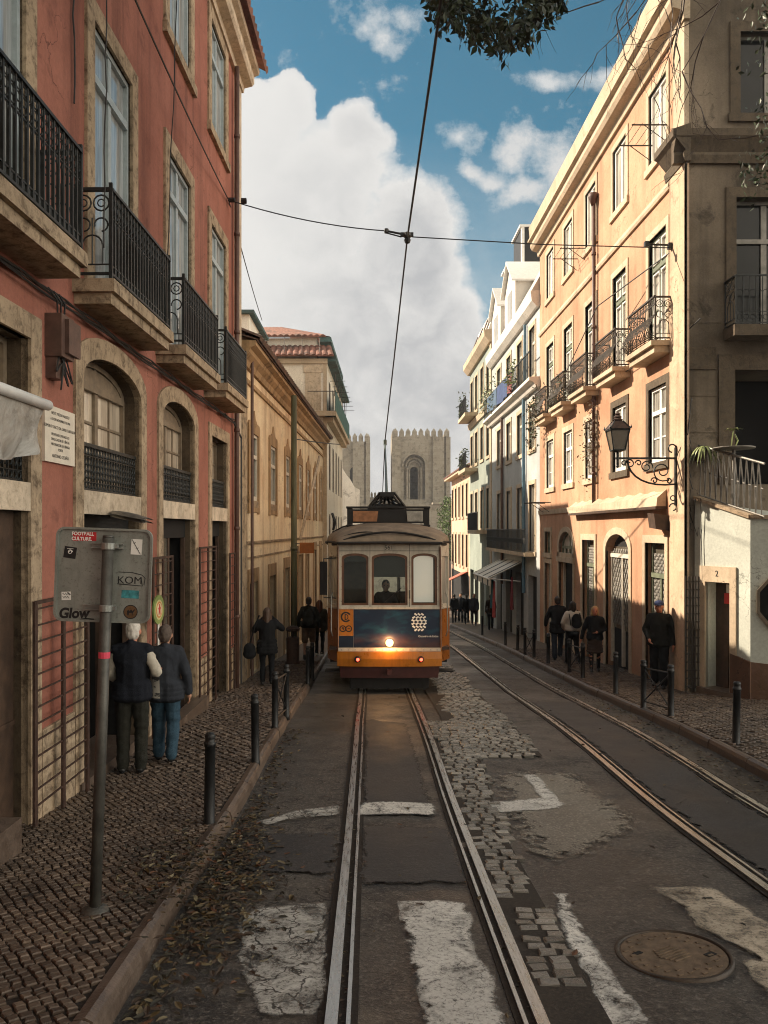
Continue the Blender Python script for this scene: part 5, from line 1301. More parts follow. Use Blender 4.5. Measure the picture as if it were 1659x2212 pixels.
for a, b, z in ((35.6, 37.6, 13.5), (39.2, 40.6, 12.9)):
    mb = MB(); mb.fbox(FR, a, b, 11.6, z, -3.5, -.55); o = mb.build('roof_box', M['black'], blu); mb = MB(); mb.fbox(FR, a - .08, b + .08, z + .001, z + .1, -3.6, -.45); mb.fbox(FR, a - .06, a + .1, 11.6, z, -.66, -.53); mb.build('roof_box_trim', M['white'], o)
mb = MB(); mb.tube([FR.pt(31.8, 5.2, .1), FR.pt(31.8, -2.5, .1)], .07, 8); mb.tube([FR.pt(31.5, 8.1, .1), FR.pt(31.5, 5.7, .1)], .06, 8); mb.build('downpipe', flat('blue_downpipe', (.10, .20, .28), .5), blu)
mb = MB(); mb.tube([FR.pt(37, 5.2, .1), FR.pt(37, -2.5, .1)], .07, 8); mb.build('downpipe', M['pipe'], blu)
# laundry and plants along the terrace
leafclump('terrace_plant', [(FR.pt(32.5, 6.3, .5), (.15, .8, .5)), (FR.pt(38.2, 6.5, .45), (.15, 1.8, .7)), (FR.pt(40.2, 6.6, .4), (.2, 1.0, .9))], 420, .16, [M['leafdark'], M['leafpale']], 'straggling green plants along the terrace balcony of the blue grey house', 'plant', 6, None)
def cloth(name, u0, u1, v0, v1, w, mat, label, group='washing on the terrace balcony'):
    mb = MB(); n = 8; vs = []
    for i in range(n + 1):
        for k in range(5):
            t_ = i / n; vs.append(FR.pt(u0 + (u1 - u0) * t_, v1 + (v0 - v1) * k / 4, w + .05 * math.sin(t_ * 9) * (.3 + k / 4)))
    fs = [(i * 5 + k, (i + 1) * 5 + k, (i + 1) * 5 + k + 1, i * 5 + k + 1) for i in range(n) for k in range(4)]
    o = len(vs); fs += [tuple(o + q for q in reversed(f)) for f in fs]; vs += [q + Vector((.012, 0, 0)) for q in vs]
    mb.add(vs, fs); return tag(mb.build(name, mat, None, True), label, 'cloth', group)
cloth('hanging_cloth', 33.8, 36.4, 5.66, 6.5, .42, flat('dark_blue_cloth', (.03, .06, .16), .8), 'wide dark blue cloth hung over the terrace railing of the blue grey house')
cloth('hanging_cloth', 32.7, 33.5, 5.7, 6.45, .42, flat('dull_red_cloth', (.20, .05, .05), .8), 'dull red cloth hung over the terrace railing beside the blue one')
cloth('hanging_cloth', 36.6, 39.4, 5.75, 6.5, .42, flat('slate_blue_cloth', (.06, .11, .18), .8), 'slate blue cloth at the far end of the terrace railing')
# striped awning
awn = thing('shop_awning', 'white and black striped awning sloping over the right pavement below the blue grey house', 'awning', FR.pt(35, -1.3, 0)); awn['_world'] = 1
t = NT('striped_canvas'); sx_ = t.n('ShaderNodeSeparateXYZ'); t.l(t.coord(), sx_.inputs[0]); s_ = t.math('SINE', t.math('MULTIPLY', sx_.outputs[1], 6.283 / 1.55), 0); c = t.mix(t.ramp(s_, .70, .76), (.66, .63, .57), (.05, .05, .05)); M['stripe'] = t.done(t.bsdf(c, .8, 0, t.noise(8), .2, .02))
mb = MB(); q = [p(32.6, -1.30, .02), p(37.4, -1.35, .02), p(37.4, -2.02, 1.35), p(32.6, -1.95, 1.35)]; mb.hexa([v_ - Vector((0, 0, .03)) for v_ in q] + q); mb.fbox(FR, 32.6, 37.4, -2.28, -1.99, 1.33, 1.36); mb.build('canvas', M['stripe'], awn)
mb = MB()
for u in (32.65, 37.35): mb.tube([p(u, -2.1, .05), p(u, -1.98, 1.34)], .025, 6); mb.tube([p(u, -1.32, .03), p(u, -1.98, 1.34)], .02, 6)
mb.tube([p(32.6, -2.0, 1.35), p(37.4, -2.03, 1.35)], .045, 8); mb.build('awning_arm', M['white'], awn)
cloth('hung_towel', 32.7, 33.1, -3.6, -2.1, 1.1, flat('coral_towel', (.42, .07, .07), .8), 'coral red towel hanging under the striped awning', 'goods hanging under the striped awning')
cloth('hung_towel', 33.4, 34.0, -3.3, -2.1, 1.05, flat('teal_towel', (.02, .12, .16), .8), 'dark teal towel hanging under the striped awning', 'goods hanging under the striped awning')
cloth('hung_towel', 32.0, 32.3, -3.2, -1.9, .5, flat('maroon_towel', (.16, .02, .03), .8), 'maroon towel hanging by the shop door under the striped awning', 'goods hanging under the striped awning')

grn = thing('green_house', 'tall green tiled house with a white attic storey beyond the blue grey house', 'house', (XR, 45, gz(45) + PAVE)); grn['_world'] = 1
gc = [42.0, 44.3, 46.6, 48.7]
plain_house(grn, 40.72, 49.7, -8, 9.8, 'greenwall', [(7.0, 9.0), (3.9, 5.7), (.1, 2.2)], gc, .55, holes_extra=[rect_out(c - .8, c + .8, gz(c) + .02, -2.4) for c in gc])
for c in gc: 
    mb = MB(); mb.fbox(FR, c - .8, c + .8, gz(c) - .3, -2.4, -.3, -.2); mb.build('shop_front', M['dark'], grn)
mb = MB(); profile(FR, 40.6, 49.8, [(-.05, 9.6), (.15, 9.6), (.40, 9.9), (.42, 10.2), (-.05, 10.25)], mb); profile(FR, 40.75, 49.7, [(-.05, 6.2), (.1, 6.2), (.16, 6.5), (-.05, 6.52)], mb); mb.fbox(FR, 40.73, 41.2, -4, 9.6, -.02, .05); mb.build('cornice', M['peachtrim'], grn)
mb = MB(); mb.hexa([p(40.8, 10.2, .2), p(49.6, 10.2, .2), p(49.6, 10.2, -6), p(40.8, 10.2, -6), p(40.8, 12.1, -.5), p(49.6, 12.1, -.5), p(49.6, 12.1, -6), p(40.8, 12.1, -6)]); mb.build('attic_storey', M['whitehouse'], grn)
for c in gc:
    mb = MB(); mb.hexa([p(c - .4, 10.5, .13), p(c + .4, 10.5, .13), p(c + .4, 10.5, -.2), p(c - .4, 10.5, -.2), p(c - .4, 11.7, -.3), p(c + .4, 11.7, -.3), p(c + .4, 11.7, -.6), p(c - .4, 11.7, -.6)]); mb.build('attic_window', M['wood'], grn)
for u0, u1, z in ((41.0, 45.4, .0), (46.0, 49.6, 3.6), (46.0, 49.7, 6.8)):
    mb = MB(); mb.fbox(FR, u0, u1, z - .2, z, 0, .75); o = mb.build('balcony', M['peachtrim'], grn); rb = MB(); rb.fbox(FR, u0, u1, z + .9, z + .94, .68, .72)
    for k in range(int((u1 - u0) / .16)): rb.fbox(FR, u0 + k * .16, u0 + k * .16 + .02, z, z + .92, .69, .71)
    rb.build('railing', M['iron'], o)
leafclump('balcony_plant', [(FR.pt(48, 4.2, .65), (.2, 1.2, .7)), (FR.pt(48.5, 7.5, .6), (.2, 1.0, .7))], 300, .2, [M['leafdark'], M['leafdark']], 'dark greenery on the balconies at the far end of the green tiled house', 'plant', 8, None)
pnk = thing('pink_house', "low pale pink house with a red tiled eave, farthest on the right", 'house', (XR, 55, gz(55) + PAVE)); pnk['_world'] = 1
plain_house(pnk, 49.75, 61, -10, 3.75, 'pinkwall', [(.9, 3.0), (-2.4, -.3)], [51.2, 53.4, 55.6, 57.8, 60], .5, pane='glasscur', trn=False)
mb = MB(); mb.fbox(FR, 49.7, 61.1, 3.7, 3.82, -.1, .55); mb.build('eave', M['peachtrim'], pnk); mb = MB(); corrugated(mb, FR.pt(49.7, 3.86, .6), FR.pt(61.1, 3.86, .6), Vector((3.5, 0, 1.6)), .26, .07, rows=2); mb.build('roof', M['tile'], pnk)
mb = MB(); mb.fbox(FR, 49.9, 60.5, gz(55) - .5, -2.9, .01, .03); mb.build('shop_front', M['dark'], pnk)
mb = MB(); q = [p(50.5, -2.6, .02), p(54.5, -2.9, .02), p(54.5, -3.5, 1.25), p(50.5, -3.2, 1.25)]; mb.hexa([v_ - Vector((0, 0, .05)) for v_ in q] + q); tag(mb.build('red_awning', flat('faded_red_canvas', (.45, .12, .08), .8), None), 'faded red awning at the far shops beside the tram', 'awning')
far_ = thing('corner_house', 'pale house closing the street behind the tram on the left', 'house', (-1.9, 52, gz(52))); far_['_world'] = 1
mb = MB(); mb.box(-9, -2.0, 49, 58, -9, -.2); mb.build('wall', M['whitehouse'], far_); mb = MB(); mb.box(-9, -1.85, 48.9, 58.2, -.19, .0); mb.build('roof', M['tiledark'], far_)
# ------------------------------------------------------------------ the tram
TD = 16.35
tram = thing('tram', "old yellow and cream tram with a blue advert front and lit headlight", 'tram', (.392, TD, gz(16.9) + .015)); tram.rotation_euler = (-.055, 0, 0)
def enamel(name, col, rough=.3):
    """old tram paint: faint streaks of grime, chips and a soft shine"""
    t = NT(name); o = t.obj(); st_ = t.noise(1, 5, .6, t.map((7, 7, .7), o)); g = t.noise(5, 6, .7, o); ch = t.noise(38, 4, .7, o)
    c = t.mix(t.ramp(g, .3, .7), tuple(k * .82 for k in col), tuple(min(1, k * 1.1) for k in col)); c = t.mix(t.ramp(st_, .48, .72, 0, .5), c, tuple(k * .35 for k in col)); c = t.mix(t.ramp(ch, .64, .70, 0, .6), c, (.06, .045, .035))
    return t.done(t.bsdf(c, t.ramp(g, .3, .7, rough - .08, rough + .15), 0, t.math('ADD', g, ch), .08, .006, .55))
M['tyellow'] = enamel('tram_orange_yellow', (.50, .165, .010))
M['tbrown'] = enamel('tram_ochre_side', (.33, .105, .014))
M['tcream'] = enamel('tram_cream_enamel', (.56, .51, .42))
M['troof'] = flat('tram_roof_canvas', (.20, .155, .11), .7, 0, .35, 4, .3)
M['tdark'] = flat('tram_underframe', (.006, .0045, .004), .7, 0, .4, 5, .3)
M['tskirt'] = flat('tram_maroon_skirt', (.055, .012, .010), .5, 0, .3, 5, .2)
M['twood'] = flat('tram_varnished_wood', (.12, .048, .018), .35, 0, .35, 6, .1)
def clearglass():
    t = NT('tram_clear_glass'); b = t.n('ShaderNodeBsdfGlossy'); b.inputs['Roughness'].default_value = .04; tr = t.n('ShaderNodeBsdfTransparent'); tr.inputs[0].default_value = (.86, .90, .87, 1)
    f = t.n('ShaderNodeFresnel'); f.inputs['IOR'].default_value = 1.28; m = t.n('ShaderNodeMixShader'); t.l(f.outputs[0], m.inputs[0]); t.l(tr.outputs[0], m.inputs[1]); t.l(b.outputs[0], m.inputs[2]); return t.done(m)
M['tglass'] = clearglass()
HW, FW, TY, LEN = 1.31, 1.05, .75, 8.6
F0 = Fr((0, 0), (1, 0), (0, -1))
FTL = Fr((-FW, 0), (-(HW - FW), TY), (-TY, -(HW - FW))); FTR = Fr((FW, 0), (HW - FW, TY), (TY, -(HW - FW)))
FSL = Fr((-HW, TY), (0, 1), (-1, 0)); FSR = Fr((HW, TY), (0, 1), (1, 0))
FB_ = Fr((0, LEN), (1, 0), (0, 1))
wn_ = [(-.985, -.43), (-.365, .375), (.455, .985)]
ho = [(arch_out(a, b, 1.84, 2.91, .09), .07) for a, b in wn_]
mb = wall_mesh(F0, [(-FW, 1.76), (-FW, 3.12), (FW, 3.12), (FW, 1.76)], ho)
for f in (FTL, FTR): wall_mesh(f, [(0, 1.76), (0, 3.14), (1, 3.16), (1, 1.76)], [(rect_out(.18, .88, 1.86, 2.86), .05)], mb=mb)
sl = LEN - TY
for f in (FSL, FSR):
    wall_mesh(f, [(0, 1.76), (0, 3.18), (sl, 3.18), (sl, 1.76)], [(arch_out(.15 + k * 1.28, 1.25 + k * 1.28, 1.9, 2.85, .08), .05) for k in range(6)], mb=mb)
wall_mesh(FB_, [(-HW, 1.76), (-HW, 3.14), (HW, 3.14), (HW, 1.76)], [(arch_out(a * 1.2, b * 1.2, 1.84, 2.91, .09), .07) for a, b in wn_], mb=mb)
mb.fbox(F0, -FW - .01, FW + .01, 1.765, 1.80, -.02, .025); mb.fbox(F0, -FW, FW, .90, .962, -.04, .03)
for f in (FTL, FTR): mb.fbox(f, 0.02, 1, 1.765, 1.80, -.02, .02)
upper = mb.build('upper_body', M['tcream'], tram)
mb = MB()
mb.fbox(F0, -FW + .002, FW - .002, .62, 1.764, -.06, 0)
mb.build('front_panel', M['tcream'], tram)
mb = MB()
for f in (FTL, FTR): mb.fbox(f, .03, 1, .68, 1.764, -.05, 0)
for f in (FSL, FSR): mb.fbox(f, 0, sl, .68, 1.764, -.05, 0)
mb.fbox(FB_, -HW, HW, .62, 1.764, -.06, 0)
mb.build('side_panel', M['tbrown'], tram)
# bumper with a gentle bow
mb = MB(); n = 16; vs = []; fs = []
for k in range(n + 1):
    x = -FW - .02 + (2 * FW + .04) * k / n; bow = .10 * (1 - (x / FW) ** 2) + .05
    for y, z in ((.0, .60), (-bow, .60), (-bow - .012, .75), (-bow, .895), (0, .895)): vs.append((x, y, z))
for k in range(n):
    for q in range(4): fs.append((k * 5 + q, (k + 1) * 5 + q, (k + 1) * 5 + q + 1, k * 5 + q + 1))
fs += [tuple(range(5)), tuple(reversed(range(n * 5, n * 5 + 5)))]
mb.add(vs, fs); mb.build('bumper', M['tyellow'], tram)
mb = MB(); vs = []; fs = []
for k in range(n + 1):
    x = (-FW + .02) + (2 * FW - .04) * k / n; bow = .07 * (1 - (x / FW) ** 2)
    vs += [(x, -bow, .598), (x * .97, -bow + .02, .36), (x * .9, .25, .36), (x * .9, .3, .598)]
for k in range(n):
    for q in range(4): fs.append((k * 4 + q, (k + 1) * 4 + q, (k + 1) * 4 + (q + 1) % 4, k * 4 + (q + 1) % 4))
fs += [(0, 1, 2, 3), (n * 4 + 3, n * 4 + 2, n * 4 + 1, n * 4)]; mb.add(vs, fs)
mb.fbox(F0, -.05, .05, .44, .54, .05, .16); mb.build('skirt', M['tskirt'], tram)
mb = MB(); mb.box(-.95, .95, .3, LEN - .3, .42, .64); mb.box(-1.25, 1.25, TY, LEN - .1, .60, .70); mb.box(-.82, .82, .18, .24, .12, .40); mb.box(-.6, .6, 2.6, 5.9, .2, .45)
for k in range(7): mb.box(-.8 + k * .25, -.74 + k * .25, .16, .22, .10, .36)
mb.build('underframe', M['tdark'], tram)
for y in (2.9, 5.5):
    for x in (-G / 2, G / 2):
        mb = MB(); mb.lathe([(.20, -.05), (.35, -.05), (.37, -.02), (.35, .0), (.34, .05), (.1, .05)], (x, y, .36), 20, axis='x'); mb.build('wheel', M['chrome'], tram)
# interior
mb = MB(); mb.box(-1.24, 1.24, .1, LEN - .1, .92, .98); mb.box(-1.2, 1.2, .1, LEN - .1, 3.08, 3.12)
mb.box(-1.0, -.45, .1, .35, .98, 1.75); mb.box(-.3, .4, .12, .4, .98, 1.80)
for k in range(5):
    for x in (-.95, .35): mb.box(x, x + .6, 1.7 + k * 1.25, 1.78 + k * 1.25, .98, 1.98)
mb.box(-1.24, -.40, 1.25, 1.29, .98, 3.08); mb.box(.46, 1.24, 1.25, 1.29, .98, 3.08); mb.box(-.40, .46, 1.25, 1.29, 2.62, 3.08)
mb.build('interior', M['wood'], tram)
# windows
for i, (a, b) in enumerate(wn_):
    fm = MB(); k = .045; fm.ring(arch_out(a + k, b - k, 1.84 + k, 2.91 - k, .085), arch_out(a, b, 1.84, 2.91, .09), F0, -.07, -.02, closed=True)
    o = fm.build('window', M['twood'], tram)
    pn = MB(); pn.prism(arch_out(a + .03, b - .03, 1.87, 2.88, .085), F0, -.055, -.05); pn.build('pane', M['tglass'], o)
    if i == 2:
        t = NT('pale_green_blind'); f = t.noise(.9, 3, .5, t.map((1, 1, 1), t.obj())); c = t.mix(t.ramp(f, .3, .7), (.72, .80, .74), (.86, .90, .84)); M['tblind'] = t.done(t.bsdf(c, .25, 0, f, .05, .01, .6, **{'IOR': 2.0}))
        bl = MB(); bl.fbox(F0, a + .04, b - .075, 1.90, 2.86, -.0495, -.040); bl.build('blind', M['tblind'], o)  # opaque pale sheet standing in for the sky reflected in this pane
    else:
        bl = MB(); bl.fbox(F0, a + .03, b - .03, 2.42 if i == 1 else 2.74, 2.9, -.13, -.12); bl.build('blind', M['black'], o)
for f in (FTL, FTR):
    pn = MB(); pn.fbox(f, .18, .88, 1.86, 2.86, -.05, -.04); pn.build('side_window', M['glassgrey'], tram)
for f in (FSL, FSR):
    for k in range(6):
        pn = MB(); pn.prism(arch_out(.15 + k * 1.28, 1.25 + k * 1.28, 1.9, 2.85, .08), f, -.04, -.035); pn.build('side_window', M['tglass'], tram)
# roof
st = [(-.16, 1.06, 3.10, .07), (-.10, 1.10, 3.11, .16), (.05, 1.14, 3.13, .26), (.3, 1.20, 3.15, .34), (.7, 1.31, 3.17, .41), (1.3, 1.37, 3.18, .46), (LEN - 1, 1.37, 3.18, .46), (LEN - .3, 1.25, 3.15, .3), (LEN + .15, 1.06, 3.1, .07)]
mb = MB(); n = 18; vs = []; fs = []
for y, hw_, z, rise in st:
    for k in range(n + 1):
        a = math.pi * k / n; vs.append((-hw_ * math.cos(a), y, z + rise * math.sin(a) ** .8))
for j in range(len(st) - 1):
    for k in range(n): fs.append((j * (n + 1) + k, j * (n + 1) + k + 1, (j + 1) * (n + 1) + k + 1, (j + 1) * (n + 1) + k))
fs += [tuple(range(n + 1)), tuple(reversed(range((len(st) - 1) * (n + 1), len(st) * (n + 1))))]
mb.add(vs, fs); rf = mb.build('roof', M['troof'], tram, True)
mb = MB()
for s in (-1, 1): mb.tube([(s * 1.06, -.17, 3.11), (s * 1.14, .05, 3.14), (s * 1.31, .7, 3.18), (s * 1.38, 1.3, 3.19), (s * 1.38, LEN - 1, 3.19)], .028, 6)
mb.tube([(-1.06, -.17, 3.11), (0, -.19, 3.12), (1.06, -.17, 3.11)], .035, 6)
mb.tube([(-.95 + 1.9 * k / 12, -.10, 3.17 + .17 * math.sin(math.pi * k / 12) ** .8) for k in range(13)], .025, 6)
mb.tube([(-1.0 + 1.0 * k / 8, .02 + .0 * k, 3.24 + .10 * math.sin(math.pi * (k / 8)) + .02 * k / 8) for k in range(9)], .016, 5)
mb.build('gutter', M['tdark'], rf)
mb = MB(); mb.box(-.90, -.78, .92, 1.02, 3.32, 3.92); mb.box(.78, .90, .92, 1.02, 3.32, 3.92); mb.box(-.78, .78, .93, 1.01, 3.60, 3.90); mb.box(-.92, .92, .90, 1.04, 3.921, 3.96); mb.box(-.92, .92, .91, 1.03, 3.52, 3.56)
sb_ = mb.build('roof_board', M['tdark'], tram)
mb = MB(); mb.hexa([(-.77, .915, 3.63), (-.25, .915, 3.63), (-.25, .925, 3.63), (-.77, .925, 3.63), (-.77, .915, 3.86), (-.22, .915, 3.86), (-.22, .925, 3.86), (-.77, .925, 3.86)]); mb.build('destination_plate', flat('faded_orange_plate', (.30, .135, .06), .6, 0, .35, 9, .2), sb_)
mb = MB(); mb.hexa([(.42, .915, 3.63), (.76, .915, 3.63), (.76, .925, 3.63), (.42, .925, 3.63), (.40, .915, 3.86), (.76, .915, 3.86), (.76, .925, 3.86), (.40, .925, 3.86)]); mb.build('destination_plate', flat('faded_grey_plate', (.30, .29, .26), .6, 0, .35, 9, .2), sb_)
mb = MB()
for y in (2.2, 3.0):
    mb.tube([(-.55, y, 3.66), (-.42, y, 4.06), (.42, y, 4.06), (.55, y, 3.66)], .03, 6); mb.tube([(-.42, y, 4.06), (-.17, y, 4.38), (.18, y, 4.38), (.42, y, 4.06)], .035, 6)
    mb.tube([(-.42, y, 4.06), (.0, y, 4.30), (.42, y, 4.06)], .02, 5)
mb.box(-.17, .17, 2.15, 3.05, 4.30, 4.40); mb.box(-.30, .30, 2.3, 2.9, 4.0, 4.14)
for x in (-.2, -.07, .07, .2): mb.tube([(x, 2.2, 4.1), (x * .5, 3.0, 4.34)], .03, 6)
tb = mb.build('trolley_base', M['black'], tram)
mb = MB(); mb.tube([(0, 2.6, 4.4), (.03, 5.2, 5.5), (.06, 7.75, 6.45)], [.035, .026, .02], 8); mb.lathe([(.0, -.10), (.05, -.08), (.05, .08), (.02, .1)], (.06, 7.75, 6.5), 8); mb.build('trolley_pole', flat('green_grey_pole', (.10, .14, .13), .5, .2), tram)
mb = MB(); mb.tube([(-1.2, .9, 3.45), (-1.16, .8, 3.62), (-1.22, .75, 3.80)], .03, 6); mb.tube([(-1.22, 1.0, 3.4), (-1.0, .8, 3.50), (-.8, .7, 3.55)], .018, 5); mb.build('roof_cable', M['cable'], rf)
# advert, emblems, lettering
def advert():
    t = NT('tram_night_sky_advert'); o = t.obj(); a = t.noise(2.4, 6, .6, t.map((1, 1, 2.2), o), .5); b = t.noise(1.1, 5, .6, t.map((1, 1, 2.6), o), .6)
    sx2 = t.n('ShaderNodeSeparateXYZ'); t.l(o, sx2.inputs[0])
    c = t.mix(t.ramp(a, .48, .75, 0, .8), (.004, .013, .038), (.012, .075, .12))
    low_ = t.ramp(sx2.outputs[2], 1.28, 1.02)
    c = t.mix(t.math('MULTIPLY', low_, t.ramp(b, .38, .65)), c, (.10, .045, .035)); c = t.mix(t.math('MULTIPLY', t.ramp(sx2.outputs[2], 1.10, .98), .6), c, (.012, .010, .02))
    return t.done(t.bsdf(c, .28, 0, a, .03, .01, .5))
mb = MB(); mb.fbox(F0, -.735, FW - .005, .975, 1.755, .0005, .008); mb.build('advert_panel', advert(), tram)
mb = MB(); mb.fbox(F0, -FW + .005, -.742, 1.215, 1.755, .0005, .010); ep = mb.build('emblem_panel', M['tyellow'], tram)
mb = MB(); mb.fbox(F0, -FW + .005, -.742, .975, 1.21, .0005, .008); mb.build('advert_strip', M['bluedark'] if 'bluedark' in M else flat('dark_blue_strip', (.006, .012, .028), .3), tram)
mb = MB()
def ringz(cx, cz, r0, r1, w=.012, a0=0, a1=6.2832, n=20):
    mb.ring([(cx + r0 * math.cos(a0 + (a1 - a0) * k / n), cz + r0 * math.sin(a0 + (a1 - a0) * k / n)) for k in range(n + 1)], [(cx + r1 * math.cos(a0 + (a1 - a0) * k / n), cz + r1 * math.sin(a0 + (a1 - a0) * k / n)) for k in range(n + 1)], F0, .010, w)
ringz(-.895, 1.60, .075, .108, a0=.5, a1=5.6); mb.fbox(F0, -.92, -.90, 1.54, 1.66, .010, .012); ringz(-.905, 1.60, .045, .062, a0=-1.57, a1=1.57, n=10)
ringz(-.957, 1.36, .048, .070); ringz(-.835, 1.36, .048, .070); ringz(-.957, 1.36, .018, .032, a0=-1.5, a1=2.5, n=10); mb.fbox(F0, -.86, -.81, 1.352, 1.368, .010, .012); mb.fbox(F0, -.98, -.935, 1.352, 1.368, .010, .012)
mb.build('emblem', M['black'], ep)
mb = MB(); cx_, cz_ = .61, 1.495       # oval of interlocking white waves
for row in range(6):
    v = -.16 + row * .064; hwid = .165 * math.sqrt(max(0, 1 - (abs(v) / .205) ** 2)) ; n = 3 if row in (0, 5) else 4
    for k in range(n):
        u0 = cx_ - hwid + 2 * hwid * k / n; wd = 2 * hwid / n; sgn = 1 if row % 2 else -1; q = []
        m_ = 6
        up = [(u0 + wd * (.06 + .88 * i / m_), cz_ + v + sgn * .012 * math.sin(math.pi * 2 * i / m_) + .022 * math.sin(math.pi * (.12 + .76 * i / m_))) for i in range(m_ + 1)]
        dn = [(u0 + wd * (.06 + .88 * i / m_), cz_ + v + sgn * .012 * math.sin(math.pi * 2 * i / m_) - .022 * math.sin(math.pi * (.12 + .76 * i / m_))) for i in range(m_ + 1)]
        mb.ring(dn, up, F0, .008, .011)
mb.build('wave_emblem', M['white'], tram)
lettering('advert_lettering', 'Oceanário de Lisboa', .060, M['white'], (.80, -.0088, 1.205), (R(90), 0, 0), tram, extr=.0006, sx=.82)
lettering('fleet_number', '561', .125, M['black'], (-.01, -.0008, 3.025), (R(90), 0, 0), tram, extr=.0012, sx=1.0)
def emit(name, col, s):
    t = NT(name); e = t.n('ShaderNodeEmission'); e.inputs[0].default_value = (*col, 1); e.inputs[1].default_value = s; t.l(e.outputs[0], t.out.inputs[0]); return t.m
mb = MB(); mb.lathe([(.0, .02), (.085, .02), (.09, -.03), (.075, -.055), (.066, -.02)], (0, -.0, 1.075), 20, axis='y'); hl = mb.build('headlight', M['chrome'], tram, True)
mb = MB(); mb.lathe([(.0, -.054), (.03, -.052), (.052, -.047), (.062, -.036), (.062, -.018)], (0, 0, 1.075), 18, axis='y'); mb.build('lamp_lens', emit('headlamp_glow', (1, .62, .26), 7), hl, True)
for x in (-.655, .635):
    yb = -.05 - .10 * (1 - (x / FW) ** 2)
    mb = MB(); mb.lathe([(.0, .0), (.062, .0), (.066, -.02), (.05, -.045), (.03, -.03)], (x, yb - .005, .75), 14, axis='y'); o = mb.build('tail_light', M['tdark'], tram, True)
    mb = MB(); mb.lathe([(.0, -.05), (.02, -.048), (.034, -.036), (.034, -.02)], (x + .01, yb - .005, .742), 12, axis='y'); mb.build('lamp_lens', emit('red_lamp_glow', (1, .06, .03), 2.2), o, True)
mb = MB(); mb.tube([(-1.10, .2, 2.82), (-1.36, .12, 2.80), (-1.36, .12, 2.74)], .014, 5); mb.tube([(-1.1, .2, 1.98), (-1.36, .12, 2.0)], .012, 5)
q = [(-1.44, .09), (-1.29, .06), (-1.29, .16), (-1.44, .19)]
mb.hexa([(x, y, 2.05) for x, y in q] + [(x, y, 2.74) for x, y in q]); mb.build('mirror', M['black'], tram)
mb = MB()
for x in (-1.055, 1.055): mb.tube([(x, -.02, .98), (x, -.02, 3.05)], .02, 6)
mb.build('corner_bead', M['twood'], tram)
mb = MB(); mb.tube([(.42, -.03, 2.15), (.42, -.045, 2.05), (.42, -.03, 1.98)], .012, 5); mb.tube([(-.1, -.01, 1.9), (.25, -.03, 2.2)], .007, 4); mb.build('wiper', M['black'], tram)
mb = MB()
for k in range(15): mb.lathe([(.0, -.012), (.011, -.008), (.011, .0)], (-.98 + k * .14, -.031, .931), 6, axis='y')
for x in (-.99, -.40, .415, 1.0):
    for k in range(5): mb.lathe([(.0, -.009), (.009, -.006), (.009, .0)], (x, -.0, 1.92 + k * .24), 6, axis='y')
mb.build('bolt', M['chrome'], tram)['kind'] = 'stuff'
mb = MB()
for x in (-.40, .415): mb.fbox(F0, x - .004, x + .004, 1.80, 3.10, -.002, .004)
mb.fbox(F0, -FW, FW, 2.955, 2.965, -.002, .006); mb.build('seam', M['tdark'], tram)
for s_ in (-1, 1):
    mb = MB(); mb.box(s_ * 1.18 - .16, s_ * 1.18 + .16, .25, .7, .44, .47); mb.build('step', M['tdark'], tram)
    mb = MB(); mb.tube([(s_ * 1.17, .10, 1.2), (s_ * 1.20, .06, 1.3), (s_ * 1.20, .06, 2.0), (s_ * 1.17, .10, 2.1)], .014, 6); mb.build('grab_rail', M['chrome'], tram)
hlp = bpy.data.lights.new('headlight_lamp', 'POINT'); hlo = bpy.data.objects.new('headlight_lamp', hlp); COL.objects.link(hlo); hlp.energy = 8; hlp.color = (1, .52, .20); hlp.shadow_soft_size = .06
hlo.parent = tram; hlo.location = (0, -.22, 1.09)
# ------------------------------------------------------------------ people
def capsule(bm, a, b, ra, rb, n=10):
    a, b = Vector(a), Vector(b); ax = b - a; L = ax.length
    q = Vector((0, 0, 1)).rotation_difference(ax.normalized()) if L > 1e-6 else Matrix.Identity(3).to_quaternion()
    rows = []
    prof = [(-math.cos(t) * ra, math.sin(t) * ra) for t in (0.0, .5, 1.0, 1.5708)] + [(L + math.cos(t) * rb, math.sin(t) * rb) for t in (1.5708, 1.0, .5, 0)]
    for z, r in prof:
        if r < 1e-6: rows.append([bm.verts.new(a + q @ Vector((0, 0, z)))])
        else: rows.append([bm.verts.new(a + q @ Vector((r * math.cos(6.2832 * k / n), r * math.sin(6.2832 * k / n), z))) for k in range(n)])
    for i in range(len(rows) - 1):
        A, B = rows[i], rows[i + 1]
        for k in range(n):
            if len(A) == 1: bm.faces.new((A[0], B[(k + 1) % n], B[k]))
            elif len(B) == 1: bm.faces.new((A[k], A[(k + 1) % n], B[0]))
            else: bm.faces.new((A[k], A[(k + 1) % n], B[(k + 1) % n], B[k]))
def ellip(bm, c, r, n=14, rot=0.0):
    m = Matrix.Translation(Vector(c)) @ Matrix.Rotation(rot, 4, 'X') @ Matrix.Diagonal((*r, 1))
    bmesh.ops.create_uvsphere(bm, u_segments=n, v_segments=n // 2 + 2, radius=1, matrix=m)
